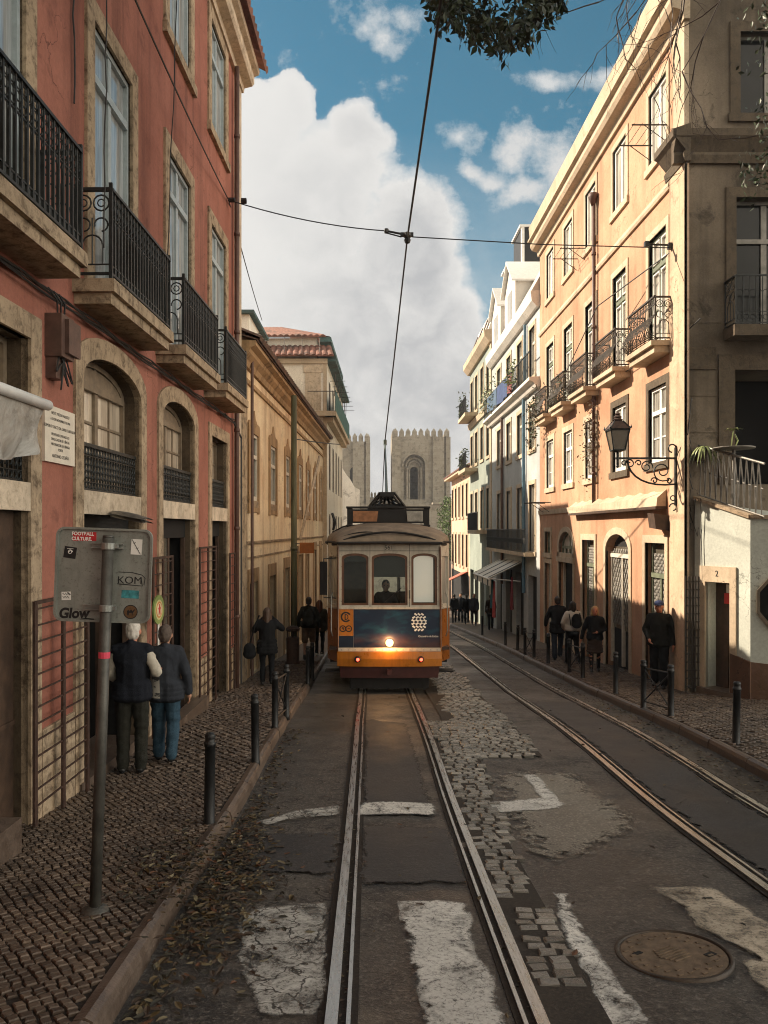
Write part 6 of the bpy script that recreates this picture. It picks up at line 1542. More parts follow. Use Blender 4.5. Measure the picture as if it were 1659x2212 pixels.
def skin(name, items, mat, voxel=.016, smooth=3, parent=None, loose=None):
    """one continuous surface grown over tapered limbs and ellipsoids"""
    bm = bmesh.new()
    for it in items:
        if it[0] == 'c': capsule(bm, *it[1:])
        else: ellip(bm, *it[1:])
    me = bpy.data.meshes.new(name); bm.to_mesh(me); bm.free()
    o = bpy.data.objects.new(name, me); COL.objects.link(o)
    m = o.modifiers.new('r', 'REMESH'); m.mode = 'VOXEL'; m.voxel_size = voxel
    s = o.modifiers.new('s', 'SMOOTH'); s.iterations = smooth; s.factor = .5
    dg = bpy.context.evaluated_depsgraph_get(); dg.update()
    m2 = bpy.data.meshes.new_from_object(o.evaluated_get(dg)); o.modifiers.clear(); o.data = m2; bpy.data.meshes.remove(me)
    if loose:
        bm = bmesh.new(); bm.from_mesh(m2)
        for it in loose: capsule(bm, *it[1:], 6) if it[0] == 'c' else ellip(bm, *it[1:])
        bm.to_mesh(m2); bm.free()
    if name in ('jacket', 'trousers', 'sleeve', 'skirt', 'hair'):      # folds and tufts
        sd = rnd.uniform(0, 50); am = .006 if name != 'hair' else .005; sc_ = (9, 9, 16) if name in ('trousers', 'sleeve') else ((34, 34, 9) if name == 'hair' else (11, 11, 7))
        for v in m2.vertices:
            q = Vector((v.co.x * sc_[0] + sd, v.co.y * sc_[1], v.co.z * sc_[2])); v.co += v.normal * (noise.noise(q) * am * 1.6 + noise.noise(q * 2.3) * am * .7)
    m2.materials.clear(); m2.materials.append(mat); m2.polygons.foreach_set('use_smooth', [True] * len(m2.polygons))
    if parent is not None: o.parent = parent
    return o
SKIN = flat('skin', (.42, .22, .14), .55, 0, .12, 12, .05); SKIN2 = flat('ruddy_skin', (.46, .19, .12), .55, 0, .15, 12, .05)
def cloth_m(name, col, var=.3): 
    t = NT(name); f = t.noise(7, 5, .65); w_ = t.noise(2.2, 4, .6, None, .8); g = t.noise(160, 2)
    c = t.mix(t.ramp(f, .3, .7), tuple(k * (1 - var) for k in col), tuple(k * (1 + var) for k in col))
    return t.done(t.bsdf(c, .85, 0, t.math('ADD', t.math('MULTIPLY', w_, 3), g), .6, .02, .2))
def V3(*a): return Vector(a)
def person(label, loc, rz, H, look, cl, pose, female=False, bulk=1.0, voxel=.017, group=None, seated=False):
    """body (head, neck, trunk, limbs, hands) as one surface; hair and clothes grown over it. Local +y is forward."""
    k = H / 1.74
    J = dict(pel=(0, 0, .93), chest=(0, .0, 1.28), neck=(0, -.01, 1.46), head=(0, .015, 1.60),
             shL=(-.165, -.01, 1.395), shR=(.165, -.01, 1.395), elL=(-.22, -.03, 1.12), elR=(.22, -.03, 1.12), wrL=(-.225, .05, .88), wrR=(.225, .05, .88),
             hipL=(-.09, 0, .90), hipR=(.09, 0, .90), knL=(-.10, .03, .50), knR=(.10, .03, .50), anL=(-.10, .0, .09), anR=(.10, .0, .09))
    J.update(pose)
    J = {n_: Vector(p) * k for n_, p in J.items()}
    b = bulk * k
    wS = (.92 if female else 1.0) * b
    it = [('c', J['pel'], J['chest'], .125 * b, .135 * b), ('e', J['pel'] + V3(0, -.01, -.02) * k, (.165 * b, .115 * b, .12 * k)), ('e', J['chest'] + V3(0, 0, .02) * k, (.165 * wS, .11 * b, .17 * k)),
          ('c', J['chest'] + V3(0, 0, .1) * k, J['neck'], .07 * k, .056 * k), ('c', J['neck'], J['head'] - V3(0, .01, .05) * k, .054 * k, .055 * k)]
    hd = J['head']
    it += [('e', hd + V3(0, -.008, .012) * k, (.078 * k, .096 * k, .112 * k)), ('e', hd + V3(0, .028, -.055) * k, (.058 * k, .062 * k, .062 * k)), ('c', hd + V3(0, .09, .012) * k, hd + V3(0, .112, -.022) * k, .012 * k, .017 * k),
           ('e', hd + V3(-.078, -.005, -.005) * k, (.014 * k, .024 * k, .034 * k)), ('e', hd + V3(.078, -.005, -.005) * k, (.014 * k, .024 * k, .034 * k)),
           ('e', hd + V3(0, .088, -.052) * k, (.026 * k, .012 * k, .012 * k))]
    loose = []
    for s, S in ((-1, 'L'), (1, 'R')):
        sh, el, wr = J['sh' + S], J['el' + S], J['wr' + S]
        it += [('c', J['chest'] + V3(s * .07, 0, .11) * k, sh, .07 * b, .062 * b), ('c', sh, el, .054 * k, .044 * k), ('c', el, wr, .042 * k, .029 * k)]
        dr_ = (wr - el).normalized(); pal = wr + dr_ * .05 * k
        it += [('e', pal, (.030 * k, .026 * k, .046 * k))]
        side = dr_.cross(Vector((0, 0, 1)) if abs(dr_.z) < .9 else Vector((0, 1, 0)))
        if side.length < .01: side = Vector((1, 0, 0))
        fwd = Vector((0, 1, 0)) - dr_ * dr_.y; fwd = fwd.normalized() if fwd.length > .1 else Vector((1, 0, 0)); inn = Vector((-s, .25, 0)) - dr_ * (Vector((-s, .25, 0)).dot(dr_)); inn.normalize()
        for q, L in zip((-1.5, -.5, .5, 1.5), (.060, .075, .080, .070)):
            a0 = pal + fwd * q * .016 * k + dr_ * .028 * k; a1 = a0 + dr_ * L * .55 * k + inn * .006 * k; a2 = a1 + dr_ * L * .4 * k + inn * .024 * k
            loose += [('c', a0, a1, .0095 * k, .0085 * k), ('c', a1, a2, .0085 * k, .007 * k)]
        t0 = pal + fwd * .024 * k - dr_ * .015 * k; t1 = t0 + fwd * .028 * k + dr_ * .022 * k; loose += [('c', t0, t1, .011 * k, .0095 * k), ('c', t1, t1 + dr_ * .03 * k + inn * .008 * k, .0095 * k, .0075 * k)]
        hp, kn, an = J['hip' + S], J['kn' + S], J['an' + S]
        it += [('c', hp, kn, .082 * b, .054 * k), ('c', kn, an, .052 * k, .036 * k), ('c', an + V3(0, -.02, -.04) * k, an + V3(0, .12, -.06) * k, .034 * k, .026 * k)]
    body = skin('person', it, look.get('skin', SKIN), voxel * .8, 2, None, loose)
    body.location = loc; body.rotation_euler = (0, 0, rz); tag(body, label, 'person', group)
    e = MB()
    for s in (-1, 1): e.lathe([(.0, -.006), (.011 * k, -.002), (.012 * k, .004), (.0, .01)], hd + V3(s * .032, .079, .012) * k, 8, axis='y')
    e.build('eye', M['black'], body, True)
    j = cl.get('jacket')
    if j:
        mat, hem, sleeve = j[:3]; th = (j[3] if len(j) > 3 else .022) * k
        ji = [('c', J['pel'] + V3(0, 0, .1) * k, J['chest'], .13 * b + th, .135 * b + th), ('e', J['chest'] + V3(0, 0, .03) * k, (.17 * wS + th, .115 * b + th, .165 * k + th * .5)), ('c', J['chest'] + V3(0, -.01, .13) * k, J['neck'] + V3(0, -.01, -.0) * k, .085 * k, .066 * k)]
        hz = hem * k
        for q in range(4):
            z = J['pel'].z + .1 * k + (hz - J['pel'].z - .1 * k) * (q + 1) / 4
            for sx_ in (-1, 1): ji.append(('e', V3(sx_ * .05 * k, -.005 * k, z + .03 * k), (.125 * b + th + .006 * q, .118 * b + th + .004 * q, .075 * k)))
        for S, s in (('L', -1), ('R', 1)):
            sh, el, wr = J['sh' + S], J['el' + S], J['wr' + S]; ji.append(('c', J['chest'] + V3(s * .07, 0, .10) * k, sh, .07 * b + th * .7, .056 * k + th * .7))
            if sleeve >= 1: ji += [('c', sh, el, .052 * k + th * .8, .046 * k + th * .7), ('c', el, el.lerp(wr, .95), .044 * k + th * .7, .034 * k + th * .6)]
            elif sleeve > 0: ji.append(('c', sh, sh.lerp(el, sleeve), .058 * k + th, .056 * k + th))
        skin('jacket', ji, mat, voxel, 2, body)
    sv = cl.get('shirt_sleeve')
    if sv:
        for S in sv[1]:
            sh, el, wr = J['sh' + S], J['el' + S], J['wr' + S]; ji = [('c', sh, el, .064 * k, .062 * k), ('c', el, el.lerp(wr, .93), .06 * k, .042 * k)]
            skin('sleeve', ji, sv[0], voxel, 2, body)
    t = cl.get('trousers')
    if t:
        mat, low_, wid = t[:3]; ti = [('e', J['pel'] + V3(0, -.012, -.02) * k, (.175 * b, .128 * b, .13 * k))]
        for S in 'LR':
            hp, kn, an = J['hip' + S], J['kn' + S], J['an' + S]
            if low_ <= .1: ti += [('c', hp, kn, .095 * b, .070 * wid * k), ('c', kn, an + V3(0, -.01, .0) * k, .070 * wid * k, .062 * wid * k)]
            else: ti += [('c', hp, hp.lerp(kn, low_), .095 * b, .088 * wid * k)]
        skin('trousers', ti, mat, voxel, 2, body)
    s_ = cl.get('skirt')
    if s_:
        ti = [('e', J['pel'] + V3(0, 0, -.02) * k, (.175 * b, .13 * b, .13 * k))]
        for q in range(1, 6): ti.append(('e', J['pel'] + V3(0, .01, -.075 * q) * k, ((.17 + .008 * q) * b, (.13 + .012 * q) * b, .06 * k)))
        skin('skirt', ti, s_, voxel, 2, body)
    for S in 'LR':
        an = J['an' + S]; sh_ = [('c', an + V3(0, -.03, -.045) * k, an + V3(0, .14, -.058) * k, .046 * k, .036 * k), ('c', an + V3(0, -.02, -.03) * k, an + V3(0, -.01, .03) * k, .045 * k, .044 * k)]
        skin('shoe', sh_, cl.get('shoes', M['black']), voxel * .9, 2, body)
    hr = look.get('hair')
    if hr:
        mat, style = hr; hi = [('e', hd + V3(0, -.026, .040) * k, (.086 * k, .096 * k, .098 * k)), ('e', hd + V3(0, -.05, -.01) * k, (.080 * k, .066 * k, .085 * k))]
        if style == 'bob':
            for s in (-1, 1): hi += [('c', hd + V3(s * .062, -.02, .06) * k, hd + V3(s * .078, -.005, -.10) * k, .036 * k, .034 * k)]
            hi += [('c', hd + V3(0, -.06, .03) * k, hd + V3(0, -.07, -.11) * k, .07 * k, .06 * k)]
        elif style == 'long':
            for s in (-1, 1): hi += [('c', hd + V3(s * .06, -.03, .04) * k, hd + V3(s * .075, -.05, -.20) * k, .038 * k, .04 * k)]
            hi += [('c', hd + V3(0, -.06, .03) * k, hd + V3(0, -.10, -.24) * k, .07 * k, .065 * k)]
        elif style == 'bald':
            hi = [('e', hd + V3(0, -.035, -.005) * k, (.084 * k, .078 * k, .062 * k))]
        skin('hair', hi, mat, voxel * .8, 2, body)
    if look.get('cap'):
        ci = [('e', hd + V3(0, -.006, .066) * k, (.092 * k, .108 * k, .065 * k)), ('e', hd + V3(0, .115, .045) * k, (.075 * k, .075 * k, .012 * k))]
        skin('cap', ci, look['cap'], voxel * .7, 1, body)
    return body
def on_pave(x, d): return Vector((x, d, gz(d) + PAVE + .015))
def spot(px, d): return ((px - CX) * d / F, d)
walk = lambda a=.2, sw=1: dict(knL=(-.10, .03 + a * .7 * sw, .51), anL=(-.10, a * sw, .10), knR=(.10, .03 - a * .3 * sw, .50), anR=(.10, -a * 1.1 * sw, .13))
navy = cloth_m('dark_navy_vest', (.010, .012, .018)); blue_g = cloth_m('dull_blue_jacket', (.030, .034, .043)); jean = cloth_m('faded_blue_jeans', (.035, .072, .105)); grey_t = cloth_m('dark_olive_trousers', (.022, .022, .017))
blackc = cloth_m('black_coat', (.008, .009, .011)); knit = cloth_m('cream_knit', (.52, .48, .40), .2); olive = cloth_m('dark_olive_jacket', (.022, .022, .016)); tan = cloth_m('tan_shorts', (.17, .11, .07)); brownskirt = cloth_m('brown_checked_skirt', (.06, .042, .035)); whitej = cloth_m('white_sweater', (.48, .45, .41), .15)
hwhite = flat('white_hair', (.62, .58, .52), .6, 0, .2, 40, .5); hdark = flat('dark_hair', (.015, .010, .008), .5, 0, .3, 40, .5); hbrown = flat('brown_hair', (.055, .030, .018), .5, 0, .3, 40, .5); hblond = flat('blond_hair', (.42, .27, .12), .5, 0, .25, 40, .5); hauburn = flat('auburn_hair', (.10, .035, .018), .5, 0, .25, 40, .5); hgrey = flat('grey_brown_hair', (.09, .065, .05), .6, 0, .3, 40, .5)
x, d = spot(285, 8.95)
person("white haired man in a black vest and white sleeves behind the sign post", on_pave(x, d), R(4), 1.72, dict(skin=SKIN2, hair=(hwhite, 'short')), dict(jacket=(navy, .84, 0, .03), shirt_sleeve=(knit, 'LR'), trousers=(grey_t, .09, 1.15)), dict(elR=(.285, -.04, 1.14), wrR=(.25, .17, 1.12), elL=(-.25, .02, 1.13), wrL=(-.20, .18, 1.0), head=(.01, .03, 1.60)), bulk=1.12, voxel=.013)
x, d = spot(357, 9.4)
person('person in a blue grey jacket and faded jeans walking away beside the white haired man', on_pave(x, d), R(3), 1.63, dict(hair=(hgrey, 'short')), dict(jacket=(blue_g, .80, 1, .032), trousers=(jean, .09, 1.2)), dict(elR=(.27, -.02, 1.12), wrR=(.29, .02, .88), **walk(.10, 1)), bulk=1.15, voxel=.013)
x, d = spot(577, 16.7)
t1 = person("long haired woman in a black coat on the left pavement, hands raised to her face", on_pave(x, d), R(6), 1.64, dict(hair=(hbrown, 'long')), dict(jacket=(blackc, .72, 1, .04), trousers=(blackc, .09, .95)), dict(elL=(-.29, .08, 1.22), wrL=(-.07, .19, 1.48), elR=(.33, .10, 1.25), wrR=(.08, .19, 1.50), **walk(.05)), True, 1.08, .018)
x, d = spot(667, 22.3)
person('man in a dark quilted jacket and shorts walking away beyond the litter bin', on_pave(x, d), R(0), 1.76, dict(hair=(hdark, 'short')), dict(jacket=(olive, .90, 1, .03), trousers=(tan, .92, 1.1), shoes=M['black']), dict(elL=(-.28, -.05, 1.12), wrL=(-.30, .0, .90), elR=(.28, -.04, 1.12), wrR=(.30, .04, .90), **walk(.14, -1)), bulk=1.1, voxel=.02)
x, d = spot(690, 23.0)
person('auburn haired woman in an olive jacket walking beside the man in shorts', on_pave(x, d), R(-4), 1.66, dict(hair=(hauburn, 'long')), dict(jacket=(cloth_m('olive_green_jacket', (.05, .045, .028)), .80, 1, .03), trousers=(blackc, .09, .85), shoes=M['white']), dict(**walk(.16, 1)), True, 1.0, .02)
x, d = spot(1204, 22.3)
person('man in a black coat walking away nearest the peach house wall', on_pave(x, d), R(-3), 1.78, dict(hair=(hdark, 'short')), dict(jacket=(blackc, .74, 1, .03), trousers=(cloth_m('dark_blue_jeans', (.02, .028, .045)), .09, 1.1)), dict(elL=(-.29, .0, 1.12), wrL=(-.30, .1, .92), **walk(.16, -1)), bulk=1.08, voxel=.02)
x, d = spot(1237, 20.8)
person('dark haired woman in a white sweater walking away on the right pavement', on_pave(x, d), R(6), 1.68, dict(hair=(hdark, 'bob')), dict(jacket=(whitej, .94, 1, .028), trousers=(blackc, .09, 1.0)), dict(elL=(-.27, .0, 1.15), wrL=(-.20, .16, 1.0), elR=(.27, .0, 1.15), wrR=(.20, .16, 1.0), **walk(.15, 1)), True, 1.1, .02)
x, d = spot(1285, 19.2)
person('blond woman in a black top, brown skirt and boots walking towards the camera', on_pave(x, d), R(168), 1.60, dict(skin=SKIN2, hair=(hblond, 'bob')), dict(jacket=(blackc, .86, 1, .026), skirt=brownskirt, trousers=(blackc, .09, .8)), dict(elL=(-.26, -.02, 1.14), wrL=(-.06, .20, 1.08), elR=(.28, -.03, 1.12), wrR=(.34, .0, .88), **walk(.17, -1)), True, 1.08, .018)
x, d = spot(1424, 16.3)
person('stout man in a blue cap and black jacket standing by the corner pilaster', on_pave(x, d), R(152), 1.80, dict(skin=SKIN2, hair=(hdark, 'short'), cap=cloth_m('blue_cap', (.035, .05, .12))), dict(jacket=(cloth_m('soft_black_jacket', (.014, .014, .012)), .84, 1, .03), trousers=(blackc, .09, 1.2)), dict(elR=(.26, .0, 1.14), wrR=(.16, .22, .98), elL=(-.25, -.02, 1.12), wrL=(-.27, .05, .88), **walk(.06)), bulk=1.12, voxel=.017)
# people far down the right pavement beside the tram
for i, (px_, dd, hh, col, lab) in enumerate(((981, 45.5, 1.7, blackc, 'distant person in black nearest the tram side, far down the right pavement'), (995, 46.5, 1.74, navy, 'distant person in dark navy between two others far down the right pavement'), (1008, 44.8, 1.68, blackc, 'distant person in black third from the tram far down the right pavement'), (1024, 43, 1.72, blue_g, 'distant person in dull blue by the green house shop fronts'), (1060, 38, 1.7, cloth_m('dark_brown_coat', (.03, .018, .012)), 'person in a brown coat standing in the shade of the striped awning'))):
    x, d = spot(px_, dd); x = max(x, 4.75)
    person(lab, on_pave(x, d), R(170 if i % 2 else 5), hh, dict(hair=(hdark, 'short')), dict(jacket=(col, .8, 1, .03), trousers=(blackc, .09, 1.0)), walk(.12, 1 if i % 2 else -1), voxel=.03, group='people far down the right pavement')
# driver
drv = person('tram driver in dark clothes sitting behind the centre front window', (.392 - .06, TD + .85, gz(16.9) + .60), R(180), 1.74, dict(hair=(hdark, 'short')), dict(jacket=(navy, .88, 1, .03), trousers=(blackc, .09, 1)), dict(elL=(-.27, .14, 1.15), wrL=(-.22, .38, 1.12), elR=(.27, .14, 1.15), wrR=(.22, .38, 1.12), knL=(-.12, .42, .86), anL=(-.12, .40, .45), knR=(.12, .42, .86), anR=(.12, .40, .45)), voxel=.018)
# bags
def bagitem(name, items, mat, loc, rz, label, cat, voxel=.014, extra=None):
    o = skin(name, items, mat, voxel, 2); o.location = loc; o.rotation_euler = (0, 0, rz); tag(o, label, cat)
    if extra: extra(o)
    return o
def straps(o, lst, mat):
    mb = MB()
    for pts in lst: mb.tube(pts, .014, 5)
    mb.build('strap', mat, o)
x, d = spot(577, 16.7)
bagitem('shoulder_bag', [('e', (-.36, -.06, .76), (.13, .09, .15)), ('e', (-.36, -.05, .68), (.14, .10, .12))], blackc, on_pave(x, d), R(6), 'large black shoulder bag hanging at the left hip of the woman in the black coat', 'bag', .016, lambda o: straps(o, [[(-.36, -.05, .88), (-.28, -.12, 1.15), (-.17, -.06, 1.47), (-.15, .05, 1.45)]], blackc))
x, d = spot(1237, 20.8)
bagitem('backpack', [('e', (.03, -.21, 1.20), (.135, .085, .17)), ('e', (.03, -.22, 1.10), (.14, .09, .12))], blackc, on_pave(x, d), R(6), 'small round black backpack on the back of the woman in the white sweater', 'backpack', .016, lambda o: straps(o, [[(-.10, -.14, 1.05), (-.13, -.12, 1.30), (-.11, 0, 1.44)], [(.15, -.14, 1.05), (.16, -.12, 1.30), (.13, 0, 1.44)]], blackc))
x, d = spot(667, 22.3)
bagitem('backpack', [('e', (0, -.22, 1.22), (.14, .09, .21)), ('e', (0, -.24, 1.10), (.15, .09, .13))], cloth_m('grey_green_backpack', (.035, .036, .03)), on_pave(x, d), 0, 'tall grey green backpack on the back of the man in shorts', 'backpack', .018, lambda o: straps(o, [[(-.11, -.14, 1.05), (-.14, -.14, 1.34), (-.12, 0, 1.46)], [(.11, -.14, 1.05), (.14, -.14, 1.34), (.12, 0, 1.46)]], blackc))
x, d = spot(285, 8.95)
t = NT('printed_cloth_bag'); f = t.noise(9, 4, .6, t.map((1, 1, 2), t.obj())); c = t.mix(t.ramp(f, .56, .62), (.50, .47, .41), (.05, .05, .05)); bagm = t.done(t.bsdf(c, .85, 0, t.noise(6), .5, .02))
mb = MB(); vs = []; n = 8
for q in range(2):
    for i in range(n + 1):
        for j in range(n + 1):
            u, v = i / n, j / n; bul = .035 * math.sin(math.pi * u) * (.35 + .65 * (1 - v)) * (1 if q else -1)
            vs.append((.285 + bul, .10 - .10 + (u - .5) * .20 * (1 - .25 * v) - .03, .80 + .36 * v))
fs = []
for q in range(2):
    o_ = q * (n + 1) ** 2
    for i in range(n):
        for j in range(n): fs.append((o_ + i * (n + 1) + j, o_ + (i + 1) * (n + 1) + j, o_ + (i + 1) * (n + 1) + j + 1, o_ + i * (n + 1) + j + 1))
mb.add(vs, fs)
bg_ = mb.build('cloth_bag', bagm, None, True); bg_.location = on_pave(x, d); bg_.rotation_euler = (0, 0, R(52)); tag(bg_, 'white printed cloth bag hanging from the right forearm of the white haired man', 'bag')
mb = MB()
for q in (-1, 1): mb.tube([(.285 + q * .01, -.07 - .03, 1.15), (.29, -.02 - .03, 1.24), (.285 + q * .01, .07 - .03, 1.15)], .008, 5)
mb.build('bag_handle', knit, bg_)
x, d = spot(1424, 16.3)
# ------------------------------------------------------------------ street furniture
def on_px(px, py, lift=PAVE):
    d = d_at(py, lift); return Vector(((px - CX) * d / F, d, gz(d) + lift))
def post_mesh(mb, o, h=.82, r=.048):
    mb.lathe([(r * 1.12, -.05), (r * 1.12, .02), (r, .03), (r * .97, h - .12), (r * 1.12, h - .115), (r * 1.12, h - .085), (r * .9, h - .08), (r * .9, h - .05), (r * 1.05, h - .03), (r * .8, h - .008), (.0, h)], o, 14)
bol = None
for px, py, lab in ((452, 1781, 'black iron bollard nearest the camera on the left kerb'), (552, 1648, 'second black bollard up the left kerb, just before the braced barrier'),
                    (665, 1479, 'black bollard on the left kerb, nearer one of the close pair past the braced barrier'), (674, 1466, 'black bollard on the left kerb, farther one of the close pair beside the tram'),
                    (1590, 1607, 'black iron bollard nearest the camera on the right pavement, in front of the brown dado'), (1330, 1500, 'lone black bollard on the right between the two nearest braced barriers'),
                    (1184, 1434, 'lone black bollard on the right in front of the man in the black coat'), (1118, 1405, 'black bollard on the right just beyond the farthest braced barrier'), (1092, 1395, 'black bollard on the right near the blue house downpipe'), (1042, 1372, 'small far black bollard below the striped awning')):
    p = on_px(px, py)
    if bol is None:
        mb = MB(); post_mesh(mb, (0, 0, 0)); bol = mb.build('bollard', M['black'], None, True); b = bol
    else:
        b = bol.copy(); COL.objects.link(b)
    b.location = p; b.rotation_euler = (rnd.uniform(-.02, .02), rnd.uniform(-.02, .02), rnd.uniform(0, 3)); tag(b, lab, 'bollard', 'black bollards along the kerbs')
def barrier(a, b, lab):
    t = thing('braced_barrier', lab, 'barrier', (a + b) / 2, 0, 'braced barriers along the kerbs'); t['_world'] = 1
    for q in (a, b):
        mb = MB(); post_mesh(mb, q); mb.build('post', M['black'], t, True)
    v = (b - a).normalized(); mb = MB(); u = Vector((0, 0, 1))
    mb.tube([a + u * .68 + v * .04, b + u * .68 - v * .04], .014, 6); mb.tube([a + u * .66 + v * .04, b + u * .14 - v * .04], .012, 6); mb.tube([a + u * .14 + v * .04, b + u * .66 - v * .04], .012, 6); mb.tube([a + u * .12 + v * .04, b + u * .12 - v * .04], .012, 6)
    mb.lathe([(.0, -.012), (.05, -.012), (.05, .012), (.0, .012)], (a + b) / 2 + u * .4, 10, axis='x'); mb.build('cross_brace', M['black'], t)
barrier(on_px(594, 1573), on_px(618.6, 1548), 'cross braced barrier of two black posts on the left kerb')
barrier(on_px(1449, 1548), on_px(1390, 1530), 'cross braced barrier of two black posts in front of the stout man in the cap')
barrier(on_px(1259, 1466), on_px(1230, 1453), 'cross braced barrier of two black posts in front of the blond woman')
barrier(on_px(1153.6, 1421), on_px(1134, 1415), 'farthest cross braced barrier of two black posts on the right kerb')

# sign seen from the back
base = Vector(((205 - CX) * 5.1 / F, 5.1, gz(5.1) + PAVE))
sg = thing('traffic_sign', 'back of a grey square traffic sign covered in stickers on a leaning pole', 'sign', base); sg.rotation_euler = (0, R(2.05), R(2))
def dirty_metal():
    t = NT('weathered_sign_back'); o = t.obj(); a = t.noise(5, 6, .65, o); b = t.noise(60, 4, .7, o); st_ = t.noise(1, 5, .6, t.map((14, 14, 1.6), o))
    c = t.mix(t.ramp(a, .3, .7), (.19, .205, .185), (.31, .325, .295)); c = t.mix(t.ramp(st_, .5, .7, 0, .35), c, (.09, .08, .07)); c = t.mix(t.ramp(b, .56, .68, 0, .5), c, (.07, .06, .05))
    return t.done(t.bsdf(c, .5, .25, b, .25, .004))
mb = MB(); mb.tube([(0, 0, -.02), (0, 0, 2.40)], .036, 14); mb.lathe([(.0, .0), (.036, .0), (.036, .012), (.0, .016)], (0, 0, 2.40), 12); mb.lathe([(.10, .0), (.08, .03), (.04, .05)], (0, 0, 0), 12); mb.build('pole', flat('dull_grey_pole', (.085, .082, .072), .5, .4, .35, 9, .3), sg, True)
FSg = Fr((-.04, .062), (1, 0), (0, -1)); cz = 2.155
def rrect(hw_, hh, r_, n=6):
    q = []
    for cx, cy, a0 in ((hw_ - r_, hh - r_, 0), (-hw_ + r_, hh - r_, 1.5708), (-hw_ + r_, -hh + r_, 3.1416), (hw_ - r_, -hh + r_, 4.7124)):
        for k in range(n + 1): q.append((cx + r_ * math.cos(a0 + 1.5708 * k / n), cz + cy + r_ * math.sin(a0 + 1.5708 * k / n)))
    return q
mb = MB(); mb.prism(rrect(.306, .302, .055), FSg, -.004, .0); mb.ring(rrect(.294, .290, .048), rrect(.308, .304, .057), FSg, -.006, .016, closed=True); pl_ = mb.build('sign_panel', dirty_metal(), sg)
for z, x0, x1 in ((cz + .19, -.08, .125), (cz - .207, -.115, .085)):
    mb = MB(); mb.fbox(FSg, x0, x1, z - .018, z - .012, .001, .032); mb.fbox(FSg, x0, x1, z + .012, z + .018, .001, .032); mb.fbox(FSg, x0, x1, z - .0119, z + .0119, .001, .008)
    mb.lathe([(.040, -.022), (.043, -.018), (.043, .018), (.040, .022)], (0, 0, z), 14); mb.fbox(FSg, .075, .10, z - .012, z + .012, .03, .07); mb.build('clamp', M['chrome'], sg)
def S(px, py): return ((px - 220) / 338, cz + (1246 - py) / 338)
def sticker(px, py, w_, h_, mat, rot=0, name='sticker'):
    u, v = S(px, py); c_, s_ = math.cos(rot), math.sin(rot); q = [(u + a * c_ - b * s_, v + a * s_ + b * c_) for a, b in ((-w_ / 2, -h_ / 2), (w_ / 2, -h_ / 2), (w_ / 2, h_ / 2), (-w_ / 2, h_ / 2))]
    mb = MB(); mb.prism(q, FSg, .0004, .0012); return mb.build(name, mat, sg)
def inkw(px, py, s_, size, mat, parent, rot=0, sx=1, shear=0, bold=0, dep=.0014):
    u, v = S(px, py); p = FSg.pt(u, v, dep); return lettering('lettering', s_, size, mat, p, (R(90), rot, 0), parent, extr=.0003, sx=sx, shear=shear, bold=bold)
redst = flat('red_sticker', (.42, .02, .025), .45); st1 = sticker(176, 1163, .150, .058, redst, .02); st1['label'] = 'red sticker with two lines of white block lettering'
inkw(172, 1157.5, 'FOOTBALL', .031, M['white'], st1, 0, .92, 0, .0012); inkw(170, 1168.5, 'CULTURE.', .031, M['white'], st1, 0, .92, 0, .0012)
st2 = sticker(289, 1182, .070, .100, M['white'], -.03); st2['label'] = 'white sticker with a slanting black line'
mb = MB(); a, b = S(279, 1166), S(298, 1198); mb.tube([FSg.pt(*a, .0016), FSg.pt(*b, .0016)], .0022, 4)
for t_ in (.25, .6): mb.tube([FSg.pt(a[0] + (b[0] - a[0]) * t_ - .008, a[1] + (b[1] - a[1]) * t_, .0016), FSg.pt(a[0] + (b[0] - a[0]) * t_ + .010, a[1] + (b[1] - a[1]) * t_ + .004, .0016)], .0018, 4)
mb.build('ink', M['black'], st2)
st3 = sticker(146, 1199, .078, .074, M['black'], -.12); st3['label'] = 'black sticker with a small white curl'
mb = MB(); u, v = S(146, 1198); mb.tube([FSg.pt(u + .015 * math.cos(k * .5) * (1 - k * .03), v + .015 * math.sin(k * .5) * (1 - k * .03), .0016) for k in range(20)], .0022, 4); mb.fbox(FSg, u - .02, u + .02, v + .020, v + .0225, .0013, .0017); mb.build('ink', M['white'], st3)
st4 = sticker(141, 1294, .060, .054, M['white'], .05); st4['label'] = 'small white sticker scribbled in black'
mb = MB(); u, v = S(141, 1294); r = random.Random(2)
for q in range(2): mb.tube([FSg.pt(u - .024 + .0048 * k, v + .012 - .02 * q + .008 * math.sin(k * 1.9 + q), .0016) for k in range(10)], .0016, 4)
mb.tube([FSg.pt(u + .008, v + .024, .0016), FSg.pt(u + .026, v + .008, .0016)], .003, 4); mb.build('ink', M['black'], st4)
sticker(279, 1286, .112, .052, flat('torn_turquoise_sticker', (.04, .22, .25), .6, 0, .5, 40, .2), -.02)['label'] = 'torn turquoise remains of a sticker'
u, v = S(281, 1324.5); mb = MB(); mb.prism([(u + .046 * math.cos(k * .3142), v + .046 * math.sin(k * .3142)) for k in range(20)], FSg, .0004, .0012); st5 = mb.build('sticker', flat('round_brown_sticker', (.12, .062, .025), .5), sg); st5['label'] = 'round brown sticker with a dark camel'
mb = MB(); mb.ring([(u + .041 * math.cos(k * .3142), v + .041 * math.sin(k * .3142)) for k in range(20)], [(u + .046 * math.cos(k * .3142), v + .046 * math.sin(k * .3142)) for k in range(20)], FSg, .0012, .0016, closed=True)
